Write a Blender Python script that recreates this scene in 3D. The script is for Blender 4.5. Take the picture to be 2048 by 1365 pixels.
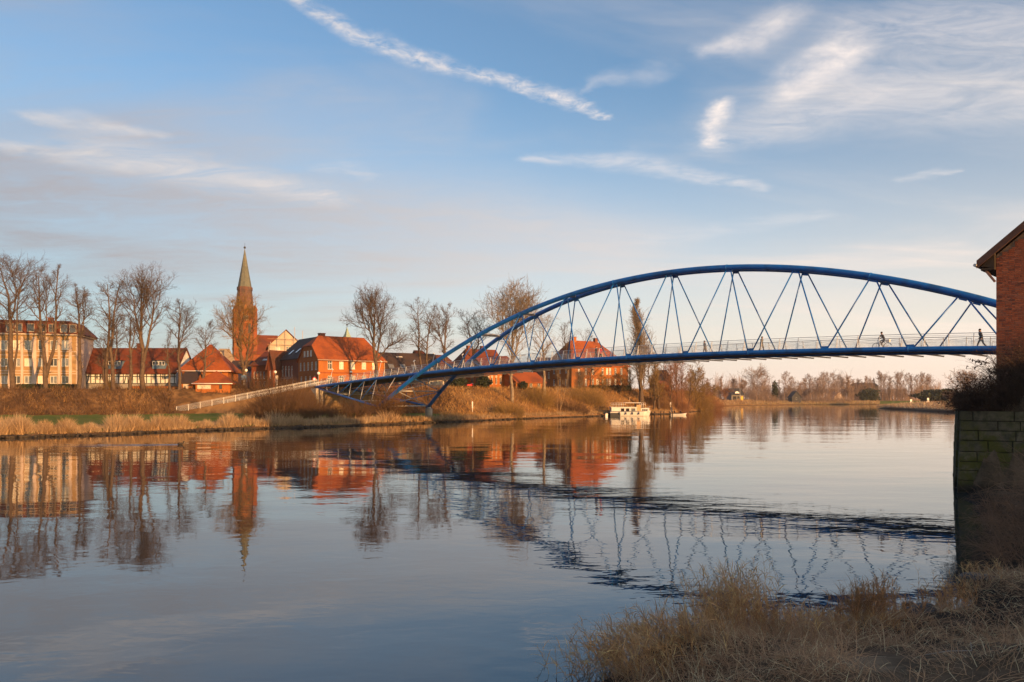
import bpy, bmesh, math, random
import numpy as np
from mathutils import Vector, Matrix

for o in list(bpy.data.objects):
    bpy.data.objects.remove(o)
SC = bpy.context.scene
COL = SC.collection
R = math.radians
PI = math.pi

# ------------------------------------------------------------------ camera
F, CX, HY, EYE = 1536.0, 1024.0, 797.0, 4.0      # focal length in photo pixels, horizon row, eye height above the water
cam_d = bpy.data.cameras.new('camera')
cam_d.sensor_width = 36.0
cam_d.lens = 36.0 * F / 2048.0
cam_d.shift_y = (HY - 682.5) / 2048.0
cam_d.clip_start = 0.1
cam_d.clip_end = 9000.0
cam = bpy.data.objects.new('camera', cam_d)
cam.location = (0, 0, EYE)
cam.rotation_euler = (R(90), 0, 0)
COL.objects.link(cam)
SC.camera = cam

# ------------------------------------------------------------------ light
SUN_AZ = math.atan2(0.64, -0.768)                  # clockwise from +Y
SUN_EL = R(8.0)
SUN_DIR = Vector((math.sin(SUN_AZ) * math.cos(SUN_EL), math.cos(SUN_AZ) * math.cos(SUN_EL), math.sin(SUN_EL)))
sun_d = bpy.data.lights.new('sun', 'SUN')
sun_d.energy = 5.0
sun_d.angle = R(0.6)
sun_d.color = (1.0, 0.51, 0.17)
sun = bpy.data.objects.new('sun', sun_d)
sun.rotation_euler = SUN_DIR.to_track_quat('Z', 'Y').to_euler()
sun.location = (60, -40, 60)
COL.objects.link(sun)

SC.view_settings.view_transform = 'Standard'
SC.view_settings.look = 'None'
SC.view_settings.gamma = 1.0
SC.view_settings.use_curve_mapping = False
SC.view_settings.exposure = 0.78
SC.cycles.max_bounces = 6
SC.cycles.diffuse_bounces = 2
SC.cycles.glossy_bounces = 3
SC.cycles.transparent_max_bounces = 8
SC.cycles.sample_clamp_indirect = 6.0

# ------------------------------------------------------------------ world: sky with cirrus
world = bpy.data.worlds.new('World')
SC.world = world
world.use_nodes = True
nt = world.node_tree
nt.nodes.clear()

class NG:
    """tiny helper to write node graphs as expressions"""
    def __init__(s, nt): s.nt = nt
    def node(s, t, **k):
        n = s.nt.nodes.new(t)
        for a, b in k.items(): setattr(n, a, b)
        return n
    def put(s, sock, v):
        if hasattr(v, 'default_value') or hasattr(v, 'is_output'): s.nt.links.new(v, sock)
        else: sock.default_value = v
    def m(s, op, a, b=None, c=None, clamp=False):
        n = s.node('ShaderNodeMath', operation=op, use_clamp=clamp)
        s.put(n.inputs[0], a)
        if b is not None: s.put(n.inputs[1], b)
        if c is not None: s.put(n.inputs[2], c)
        return n.outputs[0]
    def ramp(s, v, a, b, c=0.0, d=1.0, smooth=True):
        n = s.node('ShaderNodeMapRange')
        n.interpolation_type = 'SMOOTHSTEP' if smooth else 'LINEAR'
        n.clamp = True
        s.put(n.inputs['Value'], v)
        for k, x in (('From Min', a), ('From Max', b), ('To Min', c), ('To Max', d)): s.put(n.inputs[k], x)
        return n.outputs[0]
    def noise(s, vec, scale, detail=3, rough=0.5, dist=0.0, col=False):
        n = s.node('ShaderNodeTexNoise')
        if vec is not None: s.put(n.inputs['Vector'], vec)
        n.inputs['Scale'].default_value = scale
        n.inputs['Detail'].default_value = detail
        n.inputs['Roughness'].default_value = rough
        n.inputs['Distortion'].default_value = dist
        return n.outputs['Color'] if col else n.outputs[0]
    def xyz(s, x, y, z):
        n = s.node('ShaderNodeCombineXYZ')
        for i, v in enumerate((x, y, z)): s.put(n.inputs[i], v)
        return n.outputs[0]
    def mix(s, f, a, b):
        n = s.node('ShaderNodeMix', data_type='RGBA')
        s.put(n.inputs[0], f); s.put(n.inputs[6], a); s.put(n.inputs[7], b)
        return n.outputs[2]
    def mapping(s, vec, scale=(1, 1, 1), rot=(0, 0, 0), loc=(0, 0, 0)):
        n = s.node('ShaderNodeMapping')
        s.put(n.inputs['Vector'], vec)
        n.inputs['Scale'].default_value = scale
        n.inputs['Rotation'].default_value = rot
        n.inputs['Location'].default_value = loc
        return n.outputs[0]

g = NG(nt)
sky = g.node('ShaderNodeTexSky', sky_type='NISHITA')
sky.sun_disc = False
sky.sun_elevation = SUN_EL
sky.sun_rotation = SUN_AZ
sky.altitude = 30
sky.air_density = 1.0
sky.dust_density = 1.2
sky.ozone_density = 1.6
tc = g.node('ShaderNodeTexCoord')
sep = g.node('ShaderNodeSeparateXYZ')
nt.links.new(tc.outputs['Generated'], sep.inputs[0])
dx, dy, dz = sep.outputs
zc = g.m('MAXIMUM', dz, 0.0)
# the cloud sheet: a plane high above, seen in perspective
den = g.m('ADD', zc, 0.10)
U = g.m('DIVIDE', dx, den)
V = g.m('DIVIDE', dy, den)
P = g.xyz(U, V, 0.0)

def cloud_pt(px, py):
    a, c = (px - CX) / F, (HY - py) / F
    n = math.sqrt(a * a + 1 + c * c)
    d = max(c / n, 0) + 0.10
    return a / n / d, 1 / n / d

warp_n = g.node('ShaderNodeVectorMath', operation='MULTIPLY_ADD')
nt.links.new(g.noise(P, 3.6, 5, 0.68, col=True), warp_n.inputs[0])
warp_n.inputs[1].default_value = (0.16, 0.16, 0)
off_n = g.node('ShaderNodeVectorMath', operation='SUBTRACT')
nt.links.new(P, off_n.inputs[0]); off_n.inputs[1].default_value = (0.08, 0.08, 0)
nt.links.new(off_n.outputs[0], warp_n.inputs[2])
warp_s = g.node('ShaderNodeSeparateXYZ'); nt.links.new(warp_n.outputs[0], warp_s.inputs[0])
Pb = g.mapping(P, scale=(1.0, 2.2, 1), rot=(0, 0, R(-12)))
BREAK_S = g.ramp(g.noise(Pb, 4.2, 6, 0.68, 0.8), 0.24, 0.74)
BREAK = {'bank': g.m('ADD', g.m('MULTIPLY', BREAK_S, 0.35), 0.65), 'trail': g.ramp(g.noise(P, 17.0, 5, 0.7, 0.6), 0.28, 0.72), 'fine': g.m('ADD', g.m('MULTIPLY', g.ramp(g.noise(P, 9.0, 6, 0.62, 0.3), 0.25, 0.75), 0.7), 0.25), 'soft': BREAK_S}

def streak(pts, widths, amount, kind='soft'):
    """soft streak along a polyline in the cloud sheet"""
    out = None
    wx, wy = warp_s.outputs[0], warp_s.outputs[1]
    for i in range(len(pts) - 1):
        (ax, ay), (bx, by) = cloud_pt(*pts[i]), cloud_pt(*pts[i + 1])
        ex, ey = bx - ax, by - ay
        L2 = ex * ex + ey * ey
        qx, qy = g.m('SUBTRACT', wx, ax), g.m('SUBTRACT', wy, ay)
        t = g.m('DIVIDE', g.m('ADD', g.m('MULTIPLY', qx, ex), g.m('MULTIPLY', qy, ey)), L2, clamp=True)
        rx = g.m('SUBTRACT', qx, g.m('MULTIPLY', t, ex))
        ry = g.m('SUBTRACT', qy, g.m('MULTIPLY', t, ey))
        d = g.m('SQRT', g.m('ADD', g.m('MULTIPLY', rx, rx), g.m('MULTIPLY', ry, ry)))
        w = g.m('ADD', g.m('MULTIPLY', t, widths[i + 1] - widths[i]), widths[i])
        v = g.m('SUBTRACT', 1.0, g.m('DIVIDE', d, w), clamp=True)
        out = v if out is None else g.m('MAXIMUM', out, v)
    out = g.ramp(out, 0.0, 1.15)
    return g.m('MULTIPLY', g.m('MULTIPLY', out, BREAK[kind]), amount)

# broad veil of cirrus combed across the sheet
Pw = g.mapping(P, scale=(1.0, 2.3, 1), rot=(0, 0, R(-14)), loc=(3.1, 0.4, 0))
veil1 = g.ramp(g.noise(Pw, 0.55, 6, 0.55, 0.6), 0.42, 0.76)
Pf = g.mapping(P, scale=(1.1, 5.5, 1), rot=(0, 0, R(-10)), loc=(7.7, 2.0, 0))
veil2 = g.ramp(g.noise(Pf, 1.1, 7, 0.62, 0.9), 0.46, 0.80)
veil = g.m('ADD', g.m('MULTIPLY', veil1, 0.52), g.m('MULTIPLY', g.m('MULTIPLY', veil2, veil1), 0.55))
streaks = [
    streak([(560, -30), (700, 62), (850, 122), (1000, 160), (1120, 190), (1205, 232)], [.042, .054, .060, .050, .062, .03], .88, 'trail'),
    streak([(1165, 180), (1200, 155), (1290, 150)], [.02, .05, .09], .32, 'fine'),
    streak([(50, 232), (160, 248), (320, 276)], [.05, .10, .05], .85, 'fine'),
    streak([(20, 296), (200, 312), (420, 352), (640, 392)], [.10, .24, .22, .16], .85, 'soft'),
    streak([(100, 372), (500, 392), (900, 430), (1250, 480)], [.45, .70, .7, .5], .60, 'bank'),
    streak([(0, 470), (400, 490), (800, 520)], [1.7, 1.7, 1.3], .62, 'bank'),
    streak([(1410, 100), (1500, 78), (1560, 45)], [.06, .11, .09], .7, 'fine'),
    streak([(1425, 285), (1422, 245), (1440, 205)], [.06, .07, .05], 1.15, 'fine'),
    streak([(1590, 190), (1625, 150), (1690, 105)], [.09, .14, .10], 1.0, 'fine'),
    streak([(1430, 292), (1600, 235), (1800, 180), (2060, 190)], [.12, .28, .34, .36], .42, 'soft'),
    streak([(1700, 60), (1850, 40), (2080, 55)], [.12, .2, .2], .45, 'soft'),
    streak([(1060, 315), (1250, 322), (1400, 352), (1530, 375)], [.06, .11, .09, .05], .55, 'soft'),
    streak([(1800, 358), (1870, 348), (1920, 340)], [.04, .06, .03], .40, 'soft'),
    streak([(640, 335), (690, 328), (730, 350)], [.05, .08, .05], .32, 'soft'),
    streak([(1300, 480), (1500, 450), (1650, 430)], [.10, .16, .08], .22, 'soft'),
]
BANKS = (4, 5)
tot = veil
strk = None
for i_, s_ in enumerate(streaks):
    if i_ in BANKS: tot = g.m('ADD', tot, s_)
    else: strk = s_ if strk is None else g.m('ADD', strk, s_)
tot = g.m('MULTIPLY', g.m('MINIMUM', tot, 0.90), g.ramp(zc, 0.42, 0.75, 1.0, 0.45))
strk = g.m('MINIMUM', strk, 0.92)
# colours: low air turns pale and warm, more so away to the right
az = g.m('DIVIDE', dx, g.m('MAXIMUM', g.m('ABSOLUTE', dy), 0.05))
warm_side = g.ramp(az, -0.75, 0.60)
lowness = g.m('POWER', g.m('SUBTRACT', 1.0, g.m('DIVIDE', zc, 0.40), clamp=True), 1.7)
horizon_col = g.mix(warm_side, (0.245, 0.285, 0.33, 1), (0.73, 0.595, 0.51, 1))
SKY_STRENGTH = 0.115
skyc = g.node('ShaderNodeMix', data_type='RGBA', blend_type='MULTIPLY')
skyc.inputs[0].default_value = 1.0
nt.links.new(sky.outputs[0], skyc.inputs[6])
skyc.inputs[7].default_value = (0.88, 1.03, 1.17, 1)
def scaled(c, k):
    n = g.node('ShaderNodeVectorMath', operation='SCALE')
    nt.links.new(c, n.inputs[0]); n.inputs['Scale'].default_value = k
    return n.outputs[0]
sun_dot = g.m('ADD', g.m('MULTIPLY', dx, 0.64), g.m('MULTIPLY', dy, -0.768))
sun_side_sky = g.ramp(sun_dot, 0.0, 0.75)          # around the low sun the plain sky model shows its own glow
base = g.mix(g.m('MULTIPLY', g.m('MULTIPLY', lowness, 0.92), g.m('SUBTRACT', 1.0, g.m('MULTIPLY', sun_side_sky, 0.9))), skyc.outputs[2], scaled(horizon_col, 1.0 / SKY_STRENGTH))
cl_low = g.mix(warm_side, (0.225, 0.216, 0.224, 1), (0.66, 0.545, 0.47, 1))
cl_high = g.mix(warm_side, (0.265, 0.258, 0.278, 1), (0.50, 0.455, 0.43, 1))
cl = g.mix(g.ramp(zc, 0.05, 0.30), cl_low, cl_high)
cl = g.mix(sun_side_sky, cl, (2.6, 1.65, 1.0, 1))    # clouds near the sun are lit from behind, raised out of view to fill the foreground
cl_bright = g.mix(sun_side_sky, g.mix(warm_side, (0.44, 0.41, 0.40, 1), (0.68, 0.59, 0.535, 1)), (2.6, 1.7, 1.05, 1))
final = g.mix(strk, g.mix(tot, base, scaled(cl, 1.0 / SKY_STRENGTH)), scaled(cl_bright, 1.0 / SKY_STRENGTH))
bg = g.node('ShaderNodeBackground')
nt.links.new(final, bg.inputs[0])
bg.inputs[1].default_value = SKY_STRENGTH
wo = g.node('ShaderNodeOutputWorld')
nt.links.new(bg.outputs[0], wo.inputs[0])
world.cycles.sampling_method = 'MANUAL'
world.cycles.sample_map_resolution = 512
# ------------------------------------------------------------------ helpers
def pt(px, py, D):
    return Vector(((px - CX) / F * D, D, EYE + (HY - py) / F * D))
def zat(py, D):
    return EYE + (HY - py) / F * D

def tag(o, label=None, cat=None, group=None, kind=None):
    if label: o['label'] = label
    if cat: o['category'] = cat
    if group: o['group'] = group
    if kind: o['kind'] = kind
    return o

ROOTM = {}
def thing(name, label, cat, loc=(0, 0, 0), rz=0.0, group=None):
    o = bpy.data.objects.new(name, None)
    o.empty_display_size = 0.3
    o.location = loc
    o.rotation_euler = (0, 0, rz)
    COL.objects.link(o)
    ROOTM[o.name] = Matrix.Translation(Vector(loc)) @ Matrix.Rotation(rz, 4, 'Z')
    return tag(o, label, cat, group)

def link(name, me, mat, parent=None, loc=None, rot=None):
    o = bpy.data.objects.new(name, me)
    if mat is not None and not me.materials:
        for m_ in (mat if isinstance(mat, (list, tuple)) else [mat]): me.materials.append(m_)
    COL.objects.link(o)
    if parent is not None: o.parent = parent
    if loc is not None: o.location = loc
    if rot is not None: o.rotation_euler = rot
    return o

def np_mesh(name, V, Fq, smooth=False):
    """mesh from arrays; Fq: list of (n,k) index arrays"""
    me = bpy.data.meshes.new(name)
    V = np.asarray(V, dtype=np.float32)
    me.vertices.add(len(V)); me.vertices.foreach_set('co', V.ravel())
    if not isinstance(Fq, (list, tuple)): Fq = [Fq]
    loops = np.concatenate([f.ravel() for f in Fq]).astype(np.int32)
    tot = np.concatenate([np.full(len(f), f.shape[1], np.int32) for f in Fq])
    me.loops.add(len(loops)); me.loops.foreach_set('vertex_index', loops)
    me.polygons.add(len(tot))
    st = np.zeros(len(tot), np.int32); st[1:] = np.cumsum(tot)[:-1]
    me.polygons.foreach_set('loop_start', st)
    if smooth: me.polygons.foreach_set('use_smooth', np.ones(len(tot), bool))
    me.update(calc_edges=True)
    return me

def tubes(P, Rd, n=3):
    """P (B,S,3), Rd (B,S) -> vertices, quads"""
    P = np.asarray(P, float); Rd = np.asarray(Rd, float)
    B, S, _ = P.shape
    T = np.gradient(P, axis=1)
    T /= np.linalg.norm(T, axis=2, keepdims=True) + 1e-9
    m = np.abs(T[:, :, 2].mean(1)) < 0.9
    ref = np.where(m[:, None], np.array([0, 0, 1.0]), np.array([1.0, 0, 0]))
    Uv = np.cross(T, ref[:, None, :]); Uv /= np.linalg.norm(Uv, axis=2, keepdims=True) + 1e-9
    Wv = np.cross(T, Uv)
    a = np.arange(n) * 2 * PI / n
    V = P[:, :, None] + Rd[:, :, None, None] * (np.cos(a)[None, None, :, None] * Uv[:, :, None] + np.sin(a)[None, None, :, None] * Wv[:, :, None])
    idx = np.arange(B * S * n).reshape(B, S, n)
    i0, i1 = idx[:, :-1], idx[:, 1:]
    Q = np.stack([i0, np.roll(i0, -1, 2), np.roll(i1, -1, 2), i1], -1).reshape(-1, 4)
    return V.reshape(-1, 3), Q

def ribbons(P, Wd, side):
    """flat blades: P (B,S,3), Wd (B,S), side (B,3)"""
    B, S, _ = P.shape
    V = np.stack([P - side[:, None] * Wd[:, :, None], P + side[:, None] * Wd[:, :, None]], 2)
    idx = np.arange(B * S * 2).reshape(B, S, 2)
    Q = np.stack([idx[:, :-1, 0], idx[:, :-1, 1], idx[:, 1:, 1], idx[:, 1:, 0]], -1).reshape(-1, 4)
    return V.reshape(-1, 3), Q

def join_np(parts):
    Vs, Fs, off = [], {}, 0
    for V, Q in parts:
        if len(V) == 0: continue
        Vs.append(V); Fs.setdefault(Q.shape[1], []).append(Q + off); off += len(V)
    return np.concatenate(Vs), [np.concatenate(f) for f in Fs.values()]

class MB:
    """collects simple shapes into one mesh"""
    def __init__(s): s.v = []; s.f = []; s.sm = []
    def add(s, vs, fs, smooth=False):
        b = len(s.v)
        s.v += [tuple(v) for v in vs]
        s.f += [tuple(b + i for i in f) for f in fs]
        s.sm += [smooth] * len(fs)
        return s
    def box(s, a, b, M=None):
        x0, y0, z0 = a; x1, y1, z1 = b
        vs = [(x0, y0, z0), (x1, y0, z0), (x1, y1, z0), (x0, y1, z0), (x0, y0, z1), (x1, y0, z1), (x1, y1, z1), (x0, y1, z1)]
        if M is not None: vs = [M @ Vector(v) for v in vs]
        return s.add(vs, [(3, 2, 1, 0), (4, 5, 6, 7), (0, 1, 5, 4), (1, 2, 6, 5), (2, 3, 7, 6), (3, 0, 4, 7)])
    def cbox(s, c, size, M=None):
        c = Vector(c); h = Vector(size) / 2
        return s.box(c - h, c + h, M)
    def bar(s, p, q, w, h=None, up=(0, 0, 1)):
        """square bar from p to q"""
        h = h or w
        p, q = Vector(p), Vector(q); t = (q - p).normalized(); u = Vector(up)
        if abs(t.dot(u)) > .98: u = Vector((1, 0, 0))
        a = t.cross(u).normalized() * (w / 2); b = a.cross(t).normalized() * (h / 2)
        vs = [p - a - b, p + a - b, p + a + b, p - a + b, q - a - b, q + a - b, q + a + b, q - a + b]
        return s.add(vs, [(3, 2, 1, 0), (4, 5, 6, 7), (0, 1, 5, 4), (1, 2, 6, 5), (2, 3, 7, 6), (3, 0, 4, 7)])
    def tube(s, pts, r, n=8, caps=True):
        P = np.array([[tuple(p) for p in pts]]); S = P.shape[1]
        rr = np.full((1, S), r) if np.isscalar(r) else np.array([r], float)
        V, Q = tubes(P, rr, n)
        fs = [tuple(q) for q in Q.tolist()]
        b = len(s.v)
        s.add(V.tolist(), fs, True)
        if caps:
            s.f.append(tuple(b + i for i in range(n))[::-1]); s.sm.append(False)
            s.f.append(tuple(b + (S - 1) * n + i for i in range(n))); s.sm.append(False)
        return s
    def poly(s, vs): return s.add(vs, [tuple(range(len(vs)))])
    def prism(s, poly, d):
        """closed solid: polygon swept along vector d"""
        n = len(poly); d = Vector(d)
        vs = [Vector(p) for p in poly] + [Vector(p) + d for p in poly]
        fs = [tuple(range(n))[::-1], tuple(range(n, 2 * n))] + [(i, (i + 1) % n, n + (i + 1) % n, n + i) for i in range(n)]
        return s.add(vs, fs)
    def lathe(s, prof, c, n=12, smooth=True):
        vs, fs = [], []
        for r, z in prof:
            for k in range(n):
                a = 2 * PI * k / n
                vs.append((c[0] + r * math.cos(a), c[1] + r * math.sin(a), c[2] + z))
        for i in range(len(prof) - 1):
            for k in range(n):
                fs.append((i * n + k, i * n + (k + 1) % n, (i + 1) * n + (k + 1) % n, (i + 1) * n + k))
        fs.append(tuple(range(n))[::-1]); fs.append(tuple((len(prof) - 1) * n + k for k in range(n)))
        return s.add(vs, fs, smooth)
    def mesh(s, name):
        me = bpy.data.meshes.new(name)
        me.from_pydata(s.v, [], s.f)
        me.polygons.foreach_set('use_smooth', s.sm)
        me.update()
        return me
    def build(s, name, mat, parent=None, world=False, root=None):
        if world:
            Mi = ROOTM[(root or parent).name].inverted()
            s.v = [tuple(Mi @ Vector(v)) for v in s.v]
        return link(name, s.mesh(name), mat, parent)

def copy_part(o, parent, loc=None, rot=None):
    c = o.copy()
    COL.objects.link(c)
    c.parent = parent
    if loc is not None: c.location = loc
    if rot is not None: c.rotation_euler = rot
    return c
def copy_tree(o, loc, rz, label=None, scale=None):
    c = o.copy(); COL.objects.link(c)
    c.location = loc; c.rotation_euler = (0, 0, rz)
    if scale is not None: c.scale = scale
    if label: c['label'] = label
    for ch in [x for x in bpy.data.objects if x.parent == o]:
        k = ch.copy(); COL.objects.link(k); k.parent = c
    return c

# ------------------------------------------------------------------ materials
MATS = {}
def mat(name, c1, c2=None, scale=3.0, rough=0.8, bump=0.0, bscale=None, metal=0.0, spec=0.3, c3=None, big=0.15, stretch=(1, 1, 1), detail=4, coords='pos', sub=0.0):
    m = bpy.data.materials.new(name); m.use_nodes = True
    q = m.node_tree; q.nodes.clear(); n = NG(q)
    out = n.node('ShaderNodeOutputMaterial'); p = n.node('ShaderNodeBsdfPrincipled')
    q.links.new(p.outputs[0], out.inputs[0])
    p.inputs['Roughness'].default_value = rough
    p.inputs['Metallic'].default_value = metal
    p.inputs['Specular IOR Level'].default_value = spec
    if coords == 'pos': vec = n.node('ShaderNodeNewGeometry').outputs['Position']
    else: vec = n.node('ShaderNodeTexCoord').outputs['Object']
    if stretch != (1, 1, 1): vec = n.mapping(vec, scale=stretch)
    if c2 is None:
        p.inputs['Base Color'].default_value = (*c1, 1)
    else:
        f = n.ramp(n.noise(vec, scale, detail, 0.6), 0.32, 0.68)
        col = n.mix(f, (*c1, 1), (*c2, 1))
        if c3 is not None:
            f3 = n.ramp(n.noise(vec, scale * big, 3, 0.55), 0.48, 0.66)
            col = n.mix(f3, col, (*c3, 1))
        q.links.new(col, p.inputs['Base Color'])
    if bump:
        b = n.node('ShaderNodeBump'); b.inputs['Strength'].default_value = 1.0
        b.inputs['Distance'].default_value = bump
        q.links.new(n.noise(vec, bscale or scale * 2, 4, 0.6), b.inputs['Height'])
        q.links.new(b.outputs[0], p.inputs['Normal'])
    MATS[name] = m
    return m

def straw_mat(name, c1, c2, c3, scale=.8, trans=.45):
    """dry blades: every blade its own tone, some light passes through"""
    m = bpy.data.materials.new(name); m.use_nodes = True
    q = m.node_tree; q.nodes.clear(); n = NG(q)
    out = n.node('ShaderNodeOutputMaterial'); d = n.node('ShaderNodeBsdfDiffuse'); t = n.node('ShaderNodeBsdfTranslucent'); mx = n.node('ShaderNodeMixShader')
    geo = n.node('ShaderNodeNewGeometry')
    ri = geo.outputs['Random Per Island']
    col = n.mix(ri, (*c1, 1), (*c2, 1))
    col = n.mix(n.ramp(n.noise(geo.outputs['Position'], scale, 3, .6), .42, .68), col, (*c3, 1))
    col = n.mix(n.m('GREATER_THAN', n.m('FRACT', n.m('MULTIPLY', ri, 17.3)), .86), col, tuple(min(.8, k * 1.5) for k in c1) + (1,))
    q.links.new(col, d.inputs[0]); q.links.new(col, t.inputs[0])
    mx.inputs[0].default_value = trans
    q.links.new(d.outputs[0], mx.inputs[1]); q.links.new(t.outputs[0], mx.inputs[2]); q.links.new(mx.outputs[0], out.inputs[0])
    MATS[name] = m
    return m

def tile_mat(name, c1, c2, c3, row=0.35):
    """clay roof: courses that follow the slope's height, colour drifting from tile to tile"""
    m = bpy.data.materials.new(name); m.use_nodes = True
    q = m.node_tree; n = NG(q); p = q.nodes['Principled BSDF']
    p.inputs['Roughness'].default_value = 0.75; p.inputs['Specular IOR Level'].default_value = 0.25
    pos = n.node('ShaderNodeTexCoord').outputs['Object']
    f = n.ramp(n.noise(pos, 2.6, 5, 0.7), 0.3, 0.7)
    f2 = n.ramp(n.noise(pos, 0.35, 4, 0.6), 0.42, 0.7)
    col = n.mix(f2, n.mix(f, (*c1, 1), (*c2, 1)), (*c3, 1))
    q.links.new(col, p.inputs['Base Color'])
    s = n.node('ShaderNodeSeparateXYZ'); q.links.new(pos, s.inputs[0])
    saw = n.m('FRACT', n.m('DIVIDE', s.outputs[2], row * 0.6))
    b = n.node('ShaderNodeBump'); b.inputs['Distance'].default_value = 0.035
    q.links.new(saw, b.inputs['Height']); q.links.new(b.outputs[0], p.inputs['Normal'])
    MATS[name] = m
    return m

def brick_mat(name, c1, c2, c3, mortar):
    """brickwork too far off to tell bricks apart: course-wise mottling"""
    m = bpy.data.materials.new(name); m.use_nodes = True
    q = m.node_tree; n = NG(q); p = q.nodes['Principled BSDF']
    p.inputs['Roughness'].default_value = 0.85; p.inputs['Specular IOR Level'].default_value = 0.2
    pos = n.node('ShaderNodeTexCoord').outputs['Object']
    f = n.ramp(n.noise(n.mapping(pos, scale=(4, 4, 13)), 1.0, 2, 0.5), 0.35, 0.65)
    f2 = n.ramp(n.noise(pos, 0.5, 5, 0.6), 0.45, 0.72)
    col = n.mix(n.m('MULTIPLY', f2, 0.75), n.mix(f, (*c1, 1), (*c2, 1)), (*c3, 1))
    s = n.node('ShaderNodeSeparateXYZ'); q.links.new(pos, s.inputs[0])
    j = n.m('GREATER_THAN', n.m('FRACT', n.m('DIVIDE', s.outputs[2], 0.083)), 0.86)
    col = n.mix(n.m('MULTIPLY', j, 0.5), col, (*mortar, 1))
    q.links.new(col, p.inputs['Base Color'])
    MATS[name] = m
    return m

M = MATS
brick_mat('brick_red', (.27, .070, .022), (.20, .052, .018), (.14, .042, .019), (.20, .10, .055))
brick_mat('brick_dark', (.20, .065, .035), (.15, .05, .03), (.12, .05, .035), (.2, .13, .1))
brick_mat('brick_orange', (.37, .122, .024), (.295, .092, .020), (.23, .074, .022), (.28, .15, .07))
tile_mat('tile_red', (.175, .044, .018), (.13, .034, .015), (.10, .032, .017))
tile_mat('tile_brown', (.13, .045, .026), (.09, .034, .022), (.07, .034, .024))
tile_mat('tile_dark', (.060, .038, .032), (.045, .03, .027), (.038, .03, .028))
tile_mat('tile_orange', (.31, .078, .018), (.235, .060, .015), (.17, .046, .016))
mat('render_tan', (.33, .215, .105), (.27, .17, .08), .8, bump=.02, stretch=(.3, .3, 5))
mat('render_pale', (.52, .42, .37), (.44, .35, .30), .6)
mat('render_cream', (.46, .38, .30), (.38, .31, .24), .5)
mat('white_paint', (.78, .76, .72), (.68, .66, .62), 1.2, rough=.5)
mat('white_wall', (.74, .72, .68), (.62, .60, .56), .7, rough=.8)
mat('timber', (.045, .05, .05), (.03, .032, .032), 4)
mat('blue_board', (.10, .17, .26), (.08, .13, .2), 2)
mat('concrete', (.38, .34, .29), (.27, .24, .2), 1.2, c3=(.2, .19, .16), bump=.01)
mat('stone_base', (.30, .28, .25), (.22, .2, .18), 1.2)
mat('copper_green', (.125, .125, .095), (.09, .095, .078), .9, c3=(.15, .14, .10))
mat('copper_pale', (.26, .33, .27), (.2, .27, .22), 1.5)
mat('shingle_brown', (.13, .06, .038), (.1, .045, .03), 1.5, c3=(.08, .05, .04))
mat('slate', (.05, .05, .055), (.035, .035, .04), 2)
mat('dark_wood', (.05, .035, .025), (.03, .022, .016), 2)
mat('grey_wood', (.2, .18, .16), (.14, .13, .12), 2)
mat('blue_steel', (.006, .135, .47), (.006, .11, .39), .7, rough=.36, spec=.5, c3=(.010, .075, .235), big=.8, detail=6)
mat('beam_steel', (.045, .045, .05), (.03, .03, .034), .8, rough=.6)
mat('grey_steel', (.42, .43, .45), (.34, .35, .37), 1.0, rough=.42, metal=.55, spec=.5)
mat('galv', (.58, .58, .58), (.48, .48, .48), 2.0, rough=.5, metal=.25, spec=.5)
mat('deck_wood', (.10, .085, .07), (.07, .06, .05), 3)
mat('bark', (.115, .078, .052), (.075, .05, .034), 2.2, rough=.95, bump=.03, bscale=6)
mat('bark_pale', (.24, .19, .135), (.15, .115, .08), 2.0, rough=.95, bump=.02, bscale=5)
mat('twig', (.115, .080, .058), (.08, .055, .042), .4, rough=.95)
mat('twig_pale', (.22, .165, .11), (.16, .115, .075), .4, rough=.95)
mat('twig_red', (.25, .115, .06), (.17, .08, .045), .3, rough=.95)
mat('twig_olive', (.24, .145, .045), (.16, .10, .035), .3, rough=.95)
mat('twig_far', (.27, .185, .14), (.21, .145, .11), .1, rough=.95)  # lightened so part of the distance haze sits in the colour
mat('evergreen', (.022, .032, .015), (.035, .042, .018), 1.0, rough=.7)
mat('hedge_brown', (.05, .04, .02), (.035, .03, .016), 1.0)
straw_mat('straw', (.44, .30, .165), (.28, .175, .085), (.50, .37, .23), .35, .35)
straw_mat('straw_dull', (.66, .455, .285), (.29, .18, .105), (.46, .295, .175), 1.3)
straw_mat('slope_straw', (.40, .23, .085), (.25, .135, .05), (.46, .30, .13), .3, .3)
mat('bramble', (.12, .065, .033), (.08, .046, .025), .4, rough=.95, c3=(.17, .09, .038), big=.3)
mat('bramble_near', (.085, .052, .036), (.055, .036, .026), 1.5, rough=.95)
mat('dead_leaf', (.075, .038, .024), (.05, .028, .02), 3, rough=.85)
mat('boat_white', (.60, .57, .54), (.50, .47, .44), .8, rough=.4, spec=.5)
mat('boat_dark', (.02, .022, .025), None, rough=.5)
mat('tan_canvas', (.52, .33, .17), (.45, .28, .15), 2)
mat('rubber', (.015, .015, .016), None, rough=.8)
mat('cloth_dark', (.022, .022, .026), (.015, .015, .018), 5, coords='obj')
mat('cloth_blue', (.06, .075, .11), (.045, .055, .085), 5, coords='obj')
mat('cloth_olive', (.06, .055, .04), (.045, .04, .03), 5, coords='obj')
mat('cloth_red', (.42, .03, .05), (.36, .025, .04), 5, coords='obj')
mat('cloth_grey', (.13, .13, .14), (.1, .1, .11), 5, coords='obj')
mat('skin', (.48, .29, .21), None, rough=.6)
mat('hair', (.04, .025, .017), None, rough=.7)
mat('red_paint', (.55, .03, .03), None, rough=.4)
mat('yellow_paint', (.6, .36, .03), None, rough=.5)
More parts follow.
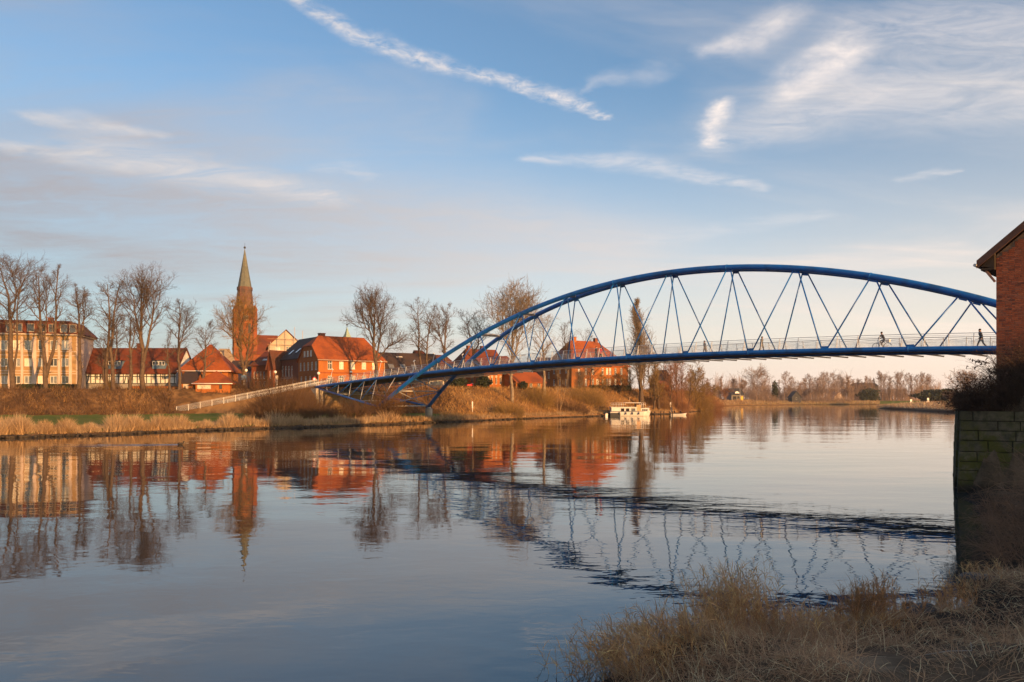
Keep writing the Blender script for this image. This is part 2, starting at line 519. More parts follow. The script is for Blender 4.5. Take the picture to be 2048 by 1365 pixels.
mat('mud', (.055, .042, .03), (.035, .027, .02), 1.4, rough=.9, bump=.03)
mat('wet_stone', (.045, .042, .038), (.03, .028, .025), 3, rough=.55, spec=.5)
mat('duck', (.05, .04, .03), (.03, .025, .02), 8, coords='obj')

def pane_mat(name, c1, c2, rough):
    m = mat(name, c1, c2, 1.1, rough=rough, spec=.9, coords='pos')
    return m
pane_mat('pane_dark', (.02, .02, .022), (.045, .042, .04), .05)
pane_mat('pane_light', (.62, .55, .44), (.48, .43, .36), .10)
pane_mat('pane_sky', (.10, .11, .12), (.2, .2, .2), .03)
# ------------------------------------------------------------------ water
def water_mat():
    m = bpy.data.materials.new('river_water'); m.use_nodes = True
    q = m.node_tree; q.nodes.clear(); n = NG(q)
    out = n.node('ShaderNodeOutputMaterial'); p = n.node('ShaderNodeBsdfPrincipled')
    q.links.new(p.outputs[0], out.inputs[0])
    p.inputs['Base Color'].default_value = (.018, .026, .030, 1)
    p.inputs['Roughness'].default_value = 0.015
    p.inputs['IOR'].default_value = 1.88
    p.inputs['Specular IOR Level'].default_value = 0.5
    pos = n.node('ShaderNodeNewGeometry').outputs['Position']
    patch = n.ramp(n.noise(n.mapping(pos, scale=(.5, 1.2, 1)), .045, 3, .6), .36, .68, .5, 1.0)
    a = n.noise(n.mapping(pos, scale=(.55, 1.0, 1), rot=(0, 0, R(12))), .95, 2, .5, .4)
    b = n.noise(n.mapping(pos, scale=(.6, 1.0, 1), rot=(0, 0, R(-18)), loc=(5, 2, 0)), 2.9, 2, .5, .5)
    c = n.noise(n.mapping(pos, scale=(.5, 1.0, 1), rot=(0, 0, R(30)), loc=(9, 4, 0)), .16, 2, .5)
    h = n.m('ADD', n.m('MULTIPLY', a, .020), n.m('MULTIPLY', b, .0075))
    h = n.m('ADD', n.m('MULTIPLY', h, patch), n.m('MULTIPLY', c, .11))
    bp = n.node('ShaderNodeBump'); bp.inputs['Strength'].default_value = 1.0
    bp.inputs['Distance'].default_value = 0.42
    q.links.new(h, bp.inputs['Height']); q.links.new(bp.outputs[0], p.inputs['Normal'])
    MATS['water'] = m
    return m
water_mat()
w = MB().poly([(-1500, -300, 0), (2200, -300, 0), (2200, 2500, 0), (-1500, 2500, 0)])
tag(w.build('river_water', M['water']), kind='structure')

# ------------------------------------------------------------------ ground: the far bank
#      px,  Dw,  Dfoot, zfoot, Dtop, ytop
FB = [(-900, 40, 92, 1.1, 100, 783), (-500, 52, 108, 1.1, 116, 782), (-200, 65, 120, 1.15, 128, 781), (0, 76.8, 129, 1.2, 137, 780.5),
      (100, 80, 131, 1.2, 139, 780), (200, 83, 134, 1.2, 141, 779.5), (300, 88.5, 137, 1.25, 144, 779), (400, 94.5, 140, 1.3, 148, 778), (500, 99, 142, 1.3, 150, 777),
      (600, 104, 141, 1.3, 151, 776.5), (700, 111, 141, 1.3, 151, 776), (800, 118, 142, 1.3, 153, 776), (860, 125, 143, 1.2, 155, 776), (900, 129, 143, 1.1, 158, 776.5),
      (950, 135, 146, .9, 162, 777), (1000, 142, 150, .8, 168, 777), (1050, 149, 156, .8, 174, 777), (1100, 157, 163, .8, 181, 778),
      (1200, 171, 177, .9, 196, 779), (1300, 186, 192, .9, 211, 780), (1340, 193, 199, .9, 218, 781), (1400, 240, 247, .8, 262, 786), (1428, 267, 272, .7, 288, 792),
      (1442, 384, 392, .7, 420, 800.5), (1480, 425, 432, .7, 450, 801.5), (1600, 470, 478, .6, 505, 802.5), (1750, 480, 488, .7, 515, 802), (1900, 500, 510, .8, 540, 802), (2300, 520, 530, .8, 570, 802), (2700, 540, 550, .8, 600, 802)]
FBA = np.array(FB, float)
def fb(px):
    return [np.interp(px, FBA[:, 0], FBA[:, k]) for k in range(1, 6)]
def fb_height(px, D):
    Dw, Df, zf, Dt, yt = fb(px)
    zt = zat(yt, Dt)
    lip = min(2.2, (Df - Dw) * .3)
    xs = [Dw - 6, Dw - .3, Dw + .15, Dw + lip, Df, Df + (Dt - Df) * .5, Dt - 1.0, Dt, Dt + 400, 4000]
    ys = [-2.2, -.25, .22, .62, zf, zf + (zt - zf) * .55, zt - .12, zt, zt, zt]
    return float(np.interp(D, xs, ys))
pxs = np.unique(np.concatenate([np.arange(-900, 1420, 12), np.arange(1420, 1450, 3), np.arange(1450, 2701, 40)]))
rng = np.random.default_rng(5)
rows = []
for px in pxs:
    Dw, Df, zf, Dt, yt = fb(px)
    j = rng.normal(0, .35) if px < 1440 else rng.normal(0, 1.5)
    Ds = np.concatenate([[Dw - 6, Dw - .8 + j, Dw + j, Dw + .25 + j, Dw + 1.1 + j, Dw + 2.4 + j], np.linspace(Dw + 4, Df, 8), np.linspace(Df, Dt, 9)[1:], Dt + np.array([2, 5, 10, 20, 40, 80, 160, 320, 700, 1200, 1900])])
    Ds = np.maximum.accumulate(Ds)
    row = []
    for i, D in enumerate(Ds):
        z = fb_height(px, D - (j if i < 6 else 0)) + (rng.normal(0, .07) if 4 < i < 22 else 0)
        row.append(((px - CX) / F * D, D, z))
    rows.append(row)
G = np.array(rows); nr, nc = G.shape[:2]
idx = np.arange(nr * nc).reshape(nr, nc)
Q = np.stack([idx[:-1, :-1], idx[1:, :-1], idx[1:, 1:], idx[:-1, 1:]], -1).reshape(-1, 4)

def ground_mat():
    m = bpy.data.materials.new('far_bank_ground'); m.use_nodes = True
    q = m.node_tree; n = NG(q); p = q.nodes['Principled BSDF']
    p.inputs['Roughness'].default_value = .95; p.inputs['Specular IOR Level'].default_value = .1
    geo = n.node('ShaderNodeNewGeometry'); pos = geo.outputs['Position']
    s = n.node('ShaderNodeSeparateXYZ'); q.links.new(pos, s.inputs[0])
    s2 = n.node('ShaderNodeSeparateXYZ'); q.links.new(geo.outputs['Normal'], s2.inputs[0])
    f = n.ramp(n.noise(pos, .9, 5, .65), .35, .65)
    brush = n.mix(f, (.14, .075, .032, 1), (.075, .045, .022, 1))
    brush = n.mix(n.ramp(n.noise(pos, .16, 4, .6), .46, .62), brush, (.26, .15, .065, 1))
    brush = n.mix(n.ramp(n.noise(pos, .33, 4, .7), .56, .7), brush, (.045, .03, .017, 1))
    grass = n.mix(n.ramp(n.noise(pos, .5, 4, .6), .35, .7), (.10, .15, .02, 1), (.17, .165, .04, 1))
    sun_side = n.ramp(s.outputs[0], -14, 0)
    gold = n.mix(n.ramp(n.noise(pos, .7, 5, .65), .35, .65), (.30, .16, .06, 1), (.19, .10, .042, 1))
    brush = n.mix(sun_side, brush, gold)  # brown brush to gold grass; also colours in left shade and right sunlight
    flat = n.ramp(s2.outputs[2], .965, .992)
    low = n.m('LESS_THAN', s.outputs[2], 2.2)
    col = n.mix(n.m('MULTIPLY', flat, low), brush, grass)
    wet = n.ramp(s.outputs[2], .12, .3, 1.0, 0.0)
    col = n.mix(wet, col, (.05, .038, .026, 1))
    q.links.new(col, p.inputs['Base Color'])
    b = n.node('ShaderNodeBump'); b.inputs['Distance'].default_value = .18
    q.links.new(n.noise(pos, 1.6, 5, .7), b.inputs['Height']); q.links.new(b.outputs[0], p.inputs['Normal'])
    MATS['far_ground'] = m
ground_mat()
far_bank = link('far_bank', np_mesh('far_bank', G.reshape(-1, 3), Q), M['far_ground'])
tag(far_bank, kind='structure')
def ground_far(x, y):
    return fb_height(CX + x / y * F, y)

# ------------------------------------------------------------------ ground: the near bank
NB = np.array([(-260, -190), (-60, -29), (-20, -9), (-6, -1), (.6, 7.6), (1.2, 10.6), (2.3, 12.2), (4.3, 13.3), (6.3, 13.5), (7.5, 14.1), (8.9, 15.4), (10.5, 17.3), (14.6, 24), (19.3, 32.4), (19.6, 33.3), (30, 46.5), (46, 66), (80, 108), (122, 212),
               (130, 246), (138, 279), (138, 292), (160, 320), (260, 400), (520, 520), (900, 560)], float)
def seg_dist(X, Y):
    best = np.full(X.shape, 1e9); inside = np.zeros(X.shape, bool)
    poly = np.vstack([NB, [(900, -400), (-260, -400)]])
    for i in range(len(NB) - 1):
        a, b = NB[i], NB[i + 1]; e = b - a
        t = np.clip(((X - a[0]) * e[0] + (Y - a[1]) * e[1]) / (e @ e), 0, 1)
        best = np.minimum(best, np.hypot(X - a[0] - t * e[0], Y - a[1] - t * e[1]))
    n_ = len(poly)
    for i in range(n_):
        a, b = poly[i], poly[(i + 1) % n_]
        c = ((a[1] > Y) != (b[1] > Y))
        xi = (b[0] - a[0]) * (Y - a[1]) / (b[1] - a[1] + 1e-12) + a[0]
        inside ^= c & (X < xi)
    return np.where(inside, best, -best)
def vnoise(X, Y, s, seed):
    r = np.random.default_rng(seed); T = r.random((64, 64))
    x, y = X / s, Y / s; ix, iy = np.floor(x).astype(int), np.floor(y).astype(int); fx, fy = x - ix, y - iy
    fx = fx * fx * (3 - 2 * fx); fy = fy * fy * (3 - 2 * fy)
    t = lambda a, b: T[a % 64, b % 64]
    return (t(ix, iy) * (1 - fx) + t(ix + 1, iy) * fx) * (1 - fy) + (t(ix, iy + 1) * (1 - fx) + t(ix + 1, iy + 1) * fx) * fy - .5
def near_height(X, Y):
    X = np.asarray(X, float); Y = np.asarray(Y, float)
    d = seg_dist(X, Y)
    nz = vnoise(X, Y, 1.7, 1) * .30 + vnoise(X, Y, .55, 2) * .13
    d2 = d + (vnoise(X, Y, 2.2, 3) * .9 + vnoise(X, Y, .8, 4) * .35) * np.clip(1.5 - np.abs(d) / 4, 0, 1) * (Y < 32)
    z = np.interp(d2, [-8, -.2, 0, .4, 1.5, 3.0, 6, 9, 16, 30, 60, 900], [-2.5, -.25, .02, .20, .36, .68, 1.4, 2.05, 2.8, 3.2, 3.2, 3.2])
    z = z + nz * np.clip(d2, 0, 1)
    # unseen ridge behind the camera, added to keep the foreground in shade
    shade_ridge = np.interp(d, [0, 20, 36, 48, 900], [0, 0, 7.6, 9.0, 9.0]) * np.interp(Y, [14, 30], [1, 0]) * np.interp(Y, [-20, -9], [.45, 1])
    z = np.maximum(z, np.where(d > 0, 3.0 + shade_ridge, -9) * (d > 18) + z * (d <= 18))
    # the filled quay behind the pier
    q = np.interp(Y + .53 * (X - 19.3), [32.6, 33.2, 70, 84], [0, 1, 1, 0]) 
    zq = np.interp(d, [0.25, .55, 1.2, 3.0, 6, 900], [-.6, 3.36, 3.42, 5.0, 5.9, 5.9])
    z = np.where(d > .2, z * (1 - q) + np.maximum(zq, z) * q, z)
    far = np.interp(Y, [80, 120], [0, 1])
    zf = np.interp(d, [-8, -.2, 0, .5, 3, 14, 30, 900], [-2.5, -.25, 0, .7, .9, 2.2, 3.1, 3.1])
    return z * (1 - far) + zf * far
xs = np.concatenate([np.arange(-150, -4, 6), np.arange(-4, 15, .19), np.arange(15, 32, .5), np.arange(32, 90, 2.5), np.arange(90, 900, 14)])
ys = np.concatenate([np.arange(-180, 3, 5), np.arange(3, 21, .19), np.arange(21, 50, .5), np.arange(50, 120, 3), np.arange(120, 620, 9)])
XX, YY = np.meshgrid(xs, ys, indexing='ij')
ZZ = near_height(XX, YY)
idx = np.arange(XX.size).reshape(XX.shape)
Q = np.stack([idx[:-1, :-1], idx[1:, :-1], idx[1:, 1:], idx[:-1, 1:]], -1).reshape(-1, 4)
keep = ZZ.ravel()[Q].max(1) > -1.2
def near_mat():
    m = bpy.data.materials.new('near_bank_ground'); m.use_nodes = True
    q = m.node_tree; n = NG(q); p = q.nodes['Principled BSDF']
    p.inputs['Roughness'].default_value = .95; p.inputs['Specular IOR Level'].default_value = .1
    pos = n.node('ShaderNodeNewGeometry').outputs['Position']
    s = n.node('ShaderNodeSeparateXYZ'); q.links.new(pos, s.inputs[0])
    f = n.ramp(n.noise(pos, 2.2, 6, .7), .35, .65)
    col = n.mix(f, (.15, .105, .066, 1), (.08, .058, .036, 1))
    col = n.mix(n.ramp(n.noise(pos, .5, 4, .6), .5, .68), col, (.24, .175, .11, 1))
    wet = n.ramp(s.outputs[2], .15, .5, 1.0, 0.0)
    col = n.mix(wet, col, (.022, .018, .014, 1))
    q.links.new(col, p.inputs['Base Color'])
    b = n.node('ShaderNodeBump'); b.inputs['Distance'].default_value = .04
    q.links.new(n.noise(pos, 9, 5, .7), b.inputs['Height']); q.links.new(b.outputs[0], p.inputs['Normal'])
    MATS['near_ground'] = m
near_mat()
near_bank = link('near_bank', np_mesh('near_bank', np.stack([XX, YY, ZZ], -1).reshape(-1, 3), Q[keep], True), M['near_ground'])
tag(near_bank, kind='structure')

# ------------------------------------------------------------------ thin evening haze over the valley
hz_ = MB().box((-3600, -420, -4.0), (4800, 3200, 72))
haze = hz_.build('haze', None)
hm = bpy.data.materials.new('haze'); hm.use_nodes = True
q = hm.node_tree; q.nodes.clear()
ho = q.nodes.new('ShaderNodeOutputMaterial'); hv = q.nodes.new('ShaderNodeVolumePrincipled')
hv.inputs['Color'].default_value = (.92, .90, .90, 1); hv.inputs['Density'].default_value = 0.00012; hv.inputs['Anisotropy'].default_value = 0.1
q.links.new(hv.outputs[0], ho.inputs['Volume'])
haze.data.materials.append(hm)
tag(haze, kind='stuff')
# ------------------------------------------------------------------ the footbridge
BP = Vector((-2.844, 108.288, 0)); BT = Vector((.71083, -.70337, 0)); BN = Vector((-.70337, -.71083, 0)); BL = 7.836; BW = 6.82
BA = math.atan2(BT.y, BT.x)
def g_z(s): return 8.456 + 2.971e-2 * s - 4.9604e-4 * s * s - 8.377e-7 * s ** 3
def a_z(s): return 18.9013 - 5.6567e-3 * (s - 27.301) ** 2 - 1.46358e-7 * (s - 27.301) ** 4
def a_e(z): return .28053 * (9 - z) + 6.79e-5 * (9 - z) ** 2
def girder(s, side, dz=0.0, inn=0.0):
    """side 0 near, 1 far; inn = distance inwards from the girder axis"""
    return BP + BT * s + (BN * (-inn) if side == 0 else BN * (-(BW - inn))) + Vector((0, 0, g_z(s) + dz))
def arch(s, side):
    z = a_z(s); e = a_e(z)
    return BP + BT * s + (BN * e if side == 0 else BN * (-(BW + e))) + Vector((0, 0, z))
def s_of(px):
    d = 1511.94 * .0705 / (px - CX + 1552.286)
    return (Vector(((px - CX) * d, F * d, 0)) - BP).dot(BT)

br = thing('footbridge', 'blue steel arched footbridge spanning the river from bank to bank', 'bridge', loc=(BP.x, BP.y, 0), rz=BA)
S0, S1 = -46.6, 74.0
BLUE, GREY, GALV = M['blue_steel'], M['grey_steel'], M['galv']
for side in (0, 1):
    MB().tube([arch(s, side) for s in np.linspace(-25.0, 75.0, 81)], .31, 14).build('arch', BLUE, br, True)
    MB().tube([girder(s, side) for s in np.linspace(S0, S1, 61)], .235, 12).build('girder', BLUE, br, True)
# deck
dk = MB()
ss = np.linspace(S0, S1, 62)
for a, b in zip(ss[:-1], ss[1:]):
    p = [girder(a, 0, .10, .15), girder(b, 0, .10, .15), girder(b, 1, .10, .15), girder(a, 1, .10, .15)]
    q = [v - Vector((0, 0, .14)) for v in p]
    dk.add(p + q, [(0, 1, 2, 3), (7, 6, 5, 4), (1, 0, 4, 5), (3, 2, 6, 7)])
dk.build('deck', M['deck_wood'], br, True)
# kerb strips along the deck edges
for side in (0, 1):
    k_ = MB()
    for a, b in zip(ss[:-1], ss[1:]):
        k_.bar(girder(a, side, .17, .32), girder(b, side, .17, .32), .06, .12)
    k_.build('deck_kerb', GREY, br, True)
# cross beams below the deck: one mesh, many copies
cb = MB().prism([(-.07, .2, -.06), (.07, .2, -.06), (.045, .2, -.20), (-.045, .2, -.20)], (0, BW - .4, 0))
cbm = cb.mesh('cross_beam')
cbm.materials.append(M['beam_steel'])
def local(s, side, dz=0.0, inn=0.0):
    return ROOTM[br.name].inverted() @ girder(s, side, dz, inn)
n_bay = int((S1 - S0) / (BL / 4))
SB = [S0 + .6 + i * BL / 4 for i in range(n_bay + 1) if S0 + .6 + i * BL / 4 < S1]
for s in SB:
    link('cross_beam', cbm, None, br, loc=local(s, 1, 0, 0))
# hangers: V pairs from each arch node to the girder
for side in (0, 1):
    for k in range(-2, 10):
        st = (k + .5) * BL
        for sg in (-1, 1):
            sb = (k + (0 if sg < 0 else 1)) * BL
            if sb < -1.2 * BL or sb > S1 - .5: continue
            top = arch(st + sg * .16, side); bot = girder(sb - sg * .24, side, .1)
            if top.z - bot.z < .35: continue
            MB().tube([bot, top], .074, 7).build('hanger', BLUE, br, True)
# gusset plates where the hangers meet the tubes
gus = MB().box((-.34, -.012, 0), (.34, .012, .26)).mesh('gusset_plate'); gus.materials.append(BLUE)
for side in (0, 1):
    for k in range(-1, 10):
        if k * BL < S1 - .5:
            o = link('gusset_plate', gus, None, br, loc=ROOTM[br.name].inverted() @ girder(k * BL, side, .18))
    for k in range(-2, 9):
        q_ = arch((k + .5) * BL, side); sl_ = math.atan((a_z((k + .5) * BL + .5) - a_z((k + .5) * BL - .5)))
        link('gusset_plate', gus, None, br, loc=ROOTM[br.name].inverted() @ (q_ + Vector((0, 0, -.52))), rot=(0, -sl_, 0))
    # site joints: flanged collars on the arch and girder
    for s in np.arange(-12, 72, 15.672):
        a_, b_ = arch(s - .06, side), arch(s + .06, side)
        MB().tube([a_, b_], .345, 14).build('flange', BLUE, br, True)
        MB().tube([girder(s + 4 - .05, side), girder(s + 4 + .05, side)], .262, 12).build('flange', BLUE, br, True)
# curved braces between the arches
for k in range(-1, 9):
    st = (k + .5) * BL
    a, b = arch(st, 0), arch(st, 1)
    ax = (b - a); t = ax.normalized(); along = (arch(st + .5, 0) - arch(st - .5, 0)).normalized()
    up = along.cross(t).normalized()
    if up.z < 0: up = -up
    m_ = MB(); N = 8; vs = []; fs = []
    for i in range(N + 1):
        u = i / N; c = a + ax * u + up * (.10 * math.sin(PI * u)); wd = .16 + .22 * math.sin(PI * u); th = .07
        vs += [c - along * wd - up * th, c + along * wd - up * th, c + along * wd + up * th, c - along * wd + up * th]
    for i in range(N):
        for q in range(4): fs.append((i * 4 + q, i * 4 + (q + 1) % 4, i * 4 + 4 + (q + 1) % 4, i * 4 + 4 + q))
    m_.add(vs, fs).build('arch_brace', GREY, br, True)
# railings lean inwards with the arches
LEAN = .28; RH = 1.30
pm = MB(); h0 = .075; h1 = .038
pm.add([(-h0, -.022, 0), (h0, -.022, 0), (h0, .022, 0), (-h0, .022, 0), (RH * LEAN - h1, -.018, RH), (RH * LEAN + h1, -.018, RH), (RH * LEAN + h1, .018, RH), (RH * LEAN - h1, .018, RH)],
       [(3, 2, 1, 0), (4, 5, 6, 7), (0, 1, 5, 4), (1, 2, 6, 5), (2, 3, 7, 6), (3, 0, 4, 7)])
pmm = pm.mesh('railing_post'); pmm.materials.append(GALV)
panel = []
bay = BL / 4
hz = np.linspace(.14, .86, 9); vx = np.linspace(.12, bay - .12, 16)
Pp = np.array([[(z * LEAN, .12, z), (z * LEAN, bay - .12, z)] for z in hz] + [[(.14 * LEAN, v, .14), (.86 * LEAN, v, .86)] for v in vx])
Rr = np.full(Pp.shape[:2], .0055); Rr[0] = Rr[8] = .017; Rr[9] = Rr[-1] = .017
pV, pQ = tubes(Pp, Rr, 3)
panm = np_mesh('mesh_panel', pV, pQ); panm.materials.append(GALV)
base_inn = .34
for side in (0, 1):
    for i, s in enumerate(SB):
        # local x of the bridge runs along BT; lateral direction inwards is +y for the far... both are set by rotation
        rz = PI / 2 if side == 0 else -PI / 2
        lc = local(s, side, .10, base_inn)
        slope = math.atan((g_z(s + bay) - g_z(s)) / bay)
        link('railing_post', pmm, None, br, loc=lc, rot=(0, 0, rz if side == 0 else rz))
        if i < len(SB) - 1:
            if side == 0: o = link('mesh_panel', panm, None, br, loc=local(s + bay, side, .10, base_inn), rot=(slope, 0, PI / 2))
            else: o = link('mesh_panel', panm, None, br, loc=lc, rot=(slope, 0, -PI / 2))
    for hgt, rad, nm in ((RH, .028, 'handrail'), (1.12, .014, 'guard_rail'), (.98, .014, 'guard_rail')):
        MB().tube([girder(s, side, .10 + hgt, base_inn + hgt * LEAN) for s in np.linspace(SB[0], SB[-1], 61)], rad, 6).build(nm, GALV, br, True)
# tall leaning lamp posts on the approach span
for px, side in ((655, 0), (690, 1), (752, 0), (772, 1), (858, 0), (868, 1)):
    s = s_of(px); b0 = girder(s, side, .1, base_inn - .05); hgt = 2.75
    inward = BN * (-1 if side == 0 else 1)
    tp = b0 + inward * (LEAN * hgt) + Vector((0, 0, hgt))
    lp = MB().tube([b0, tp], [.05, .035], 6).build('lamp_post', GALV, br, True)
    hd = MB().bar(tp - inward * .22 + Vector((0, 0, .20)), tp + inward * .12 - Vector((0, 0, .05)), .16, .10)
    h_ = hd.build('lamp_head', M['white_paint'], lp, True, root=br)
# the approach span: a truss that drops to the feet of the arches
SF = -24.6
def foot(side): return arch(SF, side)
def chord(s, side):
    u = (s - S0) / (SF - S0); a = girder(S0 + .3, side, -.25)
    f = foot(side)
    return a + (f - a) * u
for side in (0, 1):
    MB().tube([chord(S0 + .3, side), foot(side)], .17, 10).build('bottom_chord', BLUE, br, True)
    prev = None
    for i, u in enumerate((.16, .34, .52, .70, .86)):
        s = S0 + (SF - S0) * u
        a, b = girder(s, side, -.1), chord(s + .5, side)
        MB().tube([a, b], .06, 6).build('truss_post', GREY, br, True)
        if prev is not None: MB().tube([girder(s, side, -.1), chord(prev + .5, side)], .05, 6).build('truss_diagonal', BLUE, br, True)
        prev = s
    # posts between the leg of the arch and the deck
    for s in (-19.5, -15.5):
        MB().tube([girder(s - 3.0, side, -.1), chord(SF - .2 + (s + 19.5) * 0, side) if s < -18 else arch(s - 3.2, side)], .05, 6).build('truss_post', GREY, br, True)
for u in (.34, .70):
    s = S0 + (SF - S0) * u
    MB().tube([chord(s, 0), chord(s, 1)], .06, 6).build('cross_tie', GREY, br, True)
MB().tube([foot(0) + Vector((0, 0, .1)), foot(1) + Vector((0, 0, .1))], .085, 8).build('cross_tie', GALV, br, True)
MB().tube([arch(-20.6, 0), arch(-20.6, 1)], .085, 8).build('cross_tie', GREY, br, True)
MB().tube([arch(-20.6, 0), foot(1)], .06, 6).build('wind_brace', GREY, br, True)
MB().tube([foot(0), arch(-20.6, 1)], .06, 6).build('wind_brace', BLUE, br, True)
MB().tube([arch(-17.2, 0), arch(-20.6, 1)], .06, 6).build('wind_brace', BLUE, br, True)
MB().tube([arch(-20.6, 0), arch(-17.2, 1)], .06, 6).build('wind_brace', GREY, br, True)
for side in (0, 1):
    f = foot(side)
    p = MB().lathe([(.62, -2.6), (.62, -.42), (.56, -.36)], (f.x, f.y, f.z), 16).build('pier', M['concrete'], br, True)
    MB().lathe([(.36, -.36), (.36, -.18), (.28, -.05)], (f.x, f.y, f.z), 12).build('bearing', GREY, p, True, root=br)
    # right-hand end legs down to the quay
    MB().tube([arch(74.5, side), arch(77.0, side)], .31, 12).build('arch_foot', BLUE, br, True)
for side in (0, 1):
    c = girder(S0 + .3, side, -.3); i_ = ROOTM[br.name].inverted() @ c
    MB().box((i_.x - .85, i_.y - .75, .3), (i_.x + .85, i_.y + .75, i_.z)).build('abutment', M['concrete'], br)
cA, cB = girder(S0 + .3, 0, -.45), girder(S0 + .3, 1, -.45)
MB().bar(cA, cB, .9, .5).build('abutment_beam', M['concrete'], br, True)

# ------------------------------------------------------------------ the ramp on the far bank
def rp(px, D, z): return Vector(((px - CX) / F * D, D, z))
RA, RB_ = rp(634, 141.5, zat(771.5, 141.5)), rp(353, 139.5, zat(826, 139.5))
rampm = MB(); N = 24
back = Vector((.35, 1.0, 0)).normalized() * 4.2
top = [RA.lerp(RB_, i / N) for i in range(N + 1)]
for a, b in zip(top[:-1], top[1:]):
    lo = lambda p, e: Vector((p.x, p.y - (p.z - .9) * .9 * e, .7))
    rampm.add([a, b, b + back, a + back, lo(a, 1), lo(b, 1)], [(0, 1, 2, 3), (4, 5, 1, 0)])
ramp = rampm.build('ramp', M['far_ground'])
tag(ramp, kind='structure')
rail = thing('ramp_railing', 'white mesh railing stepping down the grassy ramp to the riverside lawn', 'railing', loc=tuple(RB_))
NP = 12
dirr = (RA - RB_) / NP
rl = dirr.length; az_ = math.atan2(dirr.y, dirr.x); el_ = math.atan2(dirr.z, math.hypot(dirr.x, dirr.y))
postm = MB().box((-.035, -.035, -.1), (.035, .035, 1.15)).mesh('railing_post'); postm.materials.append(M['white_paint'])
vv = [[(x, 0, .12), (x, 0, .95)] for x in np.linspace(.08, rl - .08, 16)] + [[(.05, 0, z), (rl - .05, 0, z)] for z in np.linspace(.12, .95, 7)]
V_, Q_ = tubes(np.array(vv), np.full((len(vv), 2), .013), 3)
rpm = np_mesh('mesh_panel', V_, Q_); rpm.materials.append(M['galv'])
for i in range(NP + 1):
    link('railing_post', postm, None, rail, loc=tuple(dirr * i))
    if i < NP:
        link('mesh_panel', rpm, None, rail, loc=tuple(dirr * i), rot=(0, -el_, az_))
for h in (1.12, .98):
    MB().tube([RB_ + Vector((0, 0, h)), RA + Vector((0, 0, h))], .03, 6).build('handrail', M['white_paint'], rail, True)
# back railing of the ramp
rail2 = copy_tree(rail, tuple(RB_ + back), 0, 'white mesh railing on the land side of the grassy ramp behind the front one')
# ------------------------------------------------------------------ buildings
WIN = {}
def window_mesh(w, h, style):
    key = (round(w / .06), round(h / .06), style)
    if key in WIN: return WIN[key]
    f = .075 if style not in ('heavy', 'heavy1') else .14
    b = MB(); d = .06
    b.box((-w / 2, -d / 2, 0), (w / 2, d / 2, f)).box((-w / 2, -d / 2, h - f), (w / 2, d / 2, h))
    b.box((-w / 2, -d / 2 + .002, f), (-w / 2 + f, d / 2 - .002, h - f)).box((w / 2 - f, -d / 2 + .002, f), (w / 2, d / 2 - .002, h - f))
    if style in ('cross', 'heavy'):
        b.box((-f * .4, -d / 2 + .004, f), (f * .4, d / 2 - .004, h - f))
        b.box((-w / 2 + f, -d / 2 + .006, h * .66), (w / 2 - f, d / 2 - .006, h * .66 + f * .8))
    elif style == 'mid':
        b.box((-f * .4, -d / 2 + .004, f), (f * .4, d / 2 - .004, h - f))
    me = b.mesh('window')
    pane = MB().poly([(-w / 2 + f, .01, f), (w / 2 - f, .01, f), (w / 2 - f, .01, h - f), (-w / 2 + f, .01, h - f)]).mesh('pane')
    sill = MB().box((-w / 2 - .08, -.20, -.09), (w / 2 + .08, -.02, 0)).mesh('sill')
    WIN[key] = (me, {}, pane, sill)
    return WIN[key]

def colored(me, m):
    c = me.copy(); c.materials.clear(); c.materials.append(m); return c
def add_window(root, loc, rz, w, h, style='cross', frame='white_paint', pane='pane_dark', sill=True):
    me, cache, pm_, sm_ = window_mesh(w, h, style)
    for key, src in (('f' + frame, me), ('p' + pane, pm_), ('s', sm_)):
        if key not in cache:
            cache[key] = colored(src, M[frame] if key[0] == 'f' else M[pane] if key[0] == 'p' else M['stone_base'])
    wn = link('window', cache['f' + frame], None, root, loc=loc, rot=(0, 0, rz))
    link('pane', cache['p' + pane], None, wn)
    if sill: link('sill', cache['s'], None, wn)
    return wn

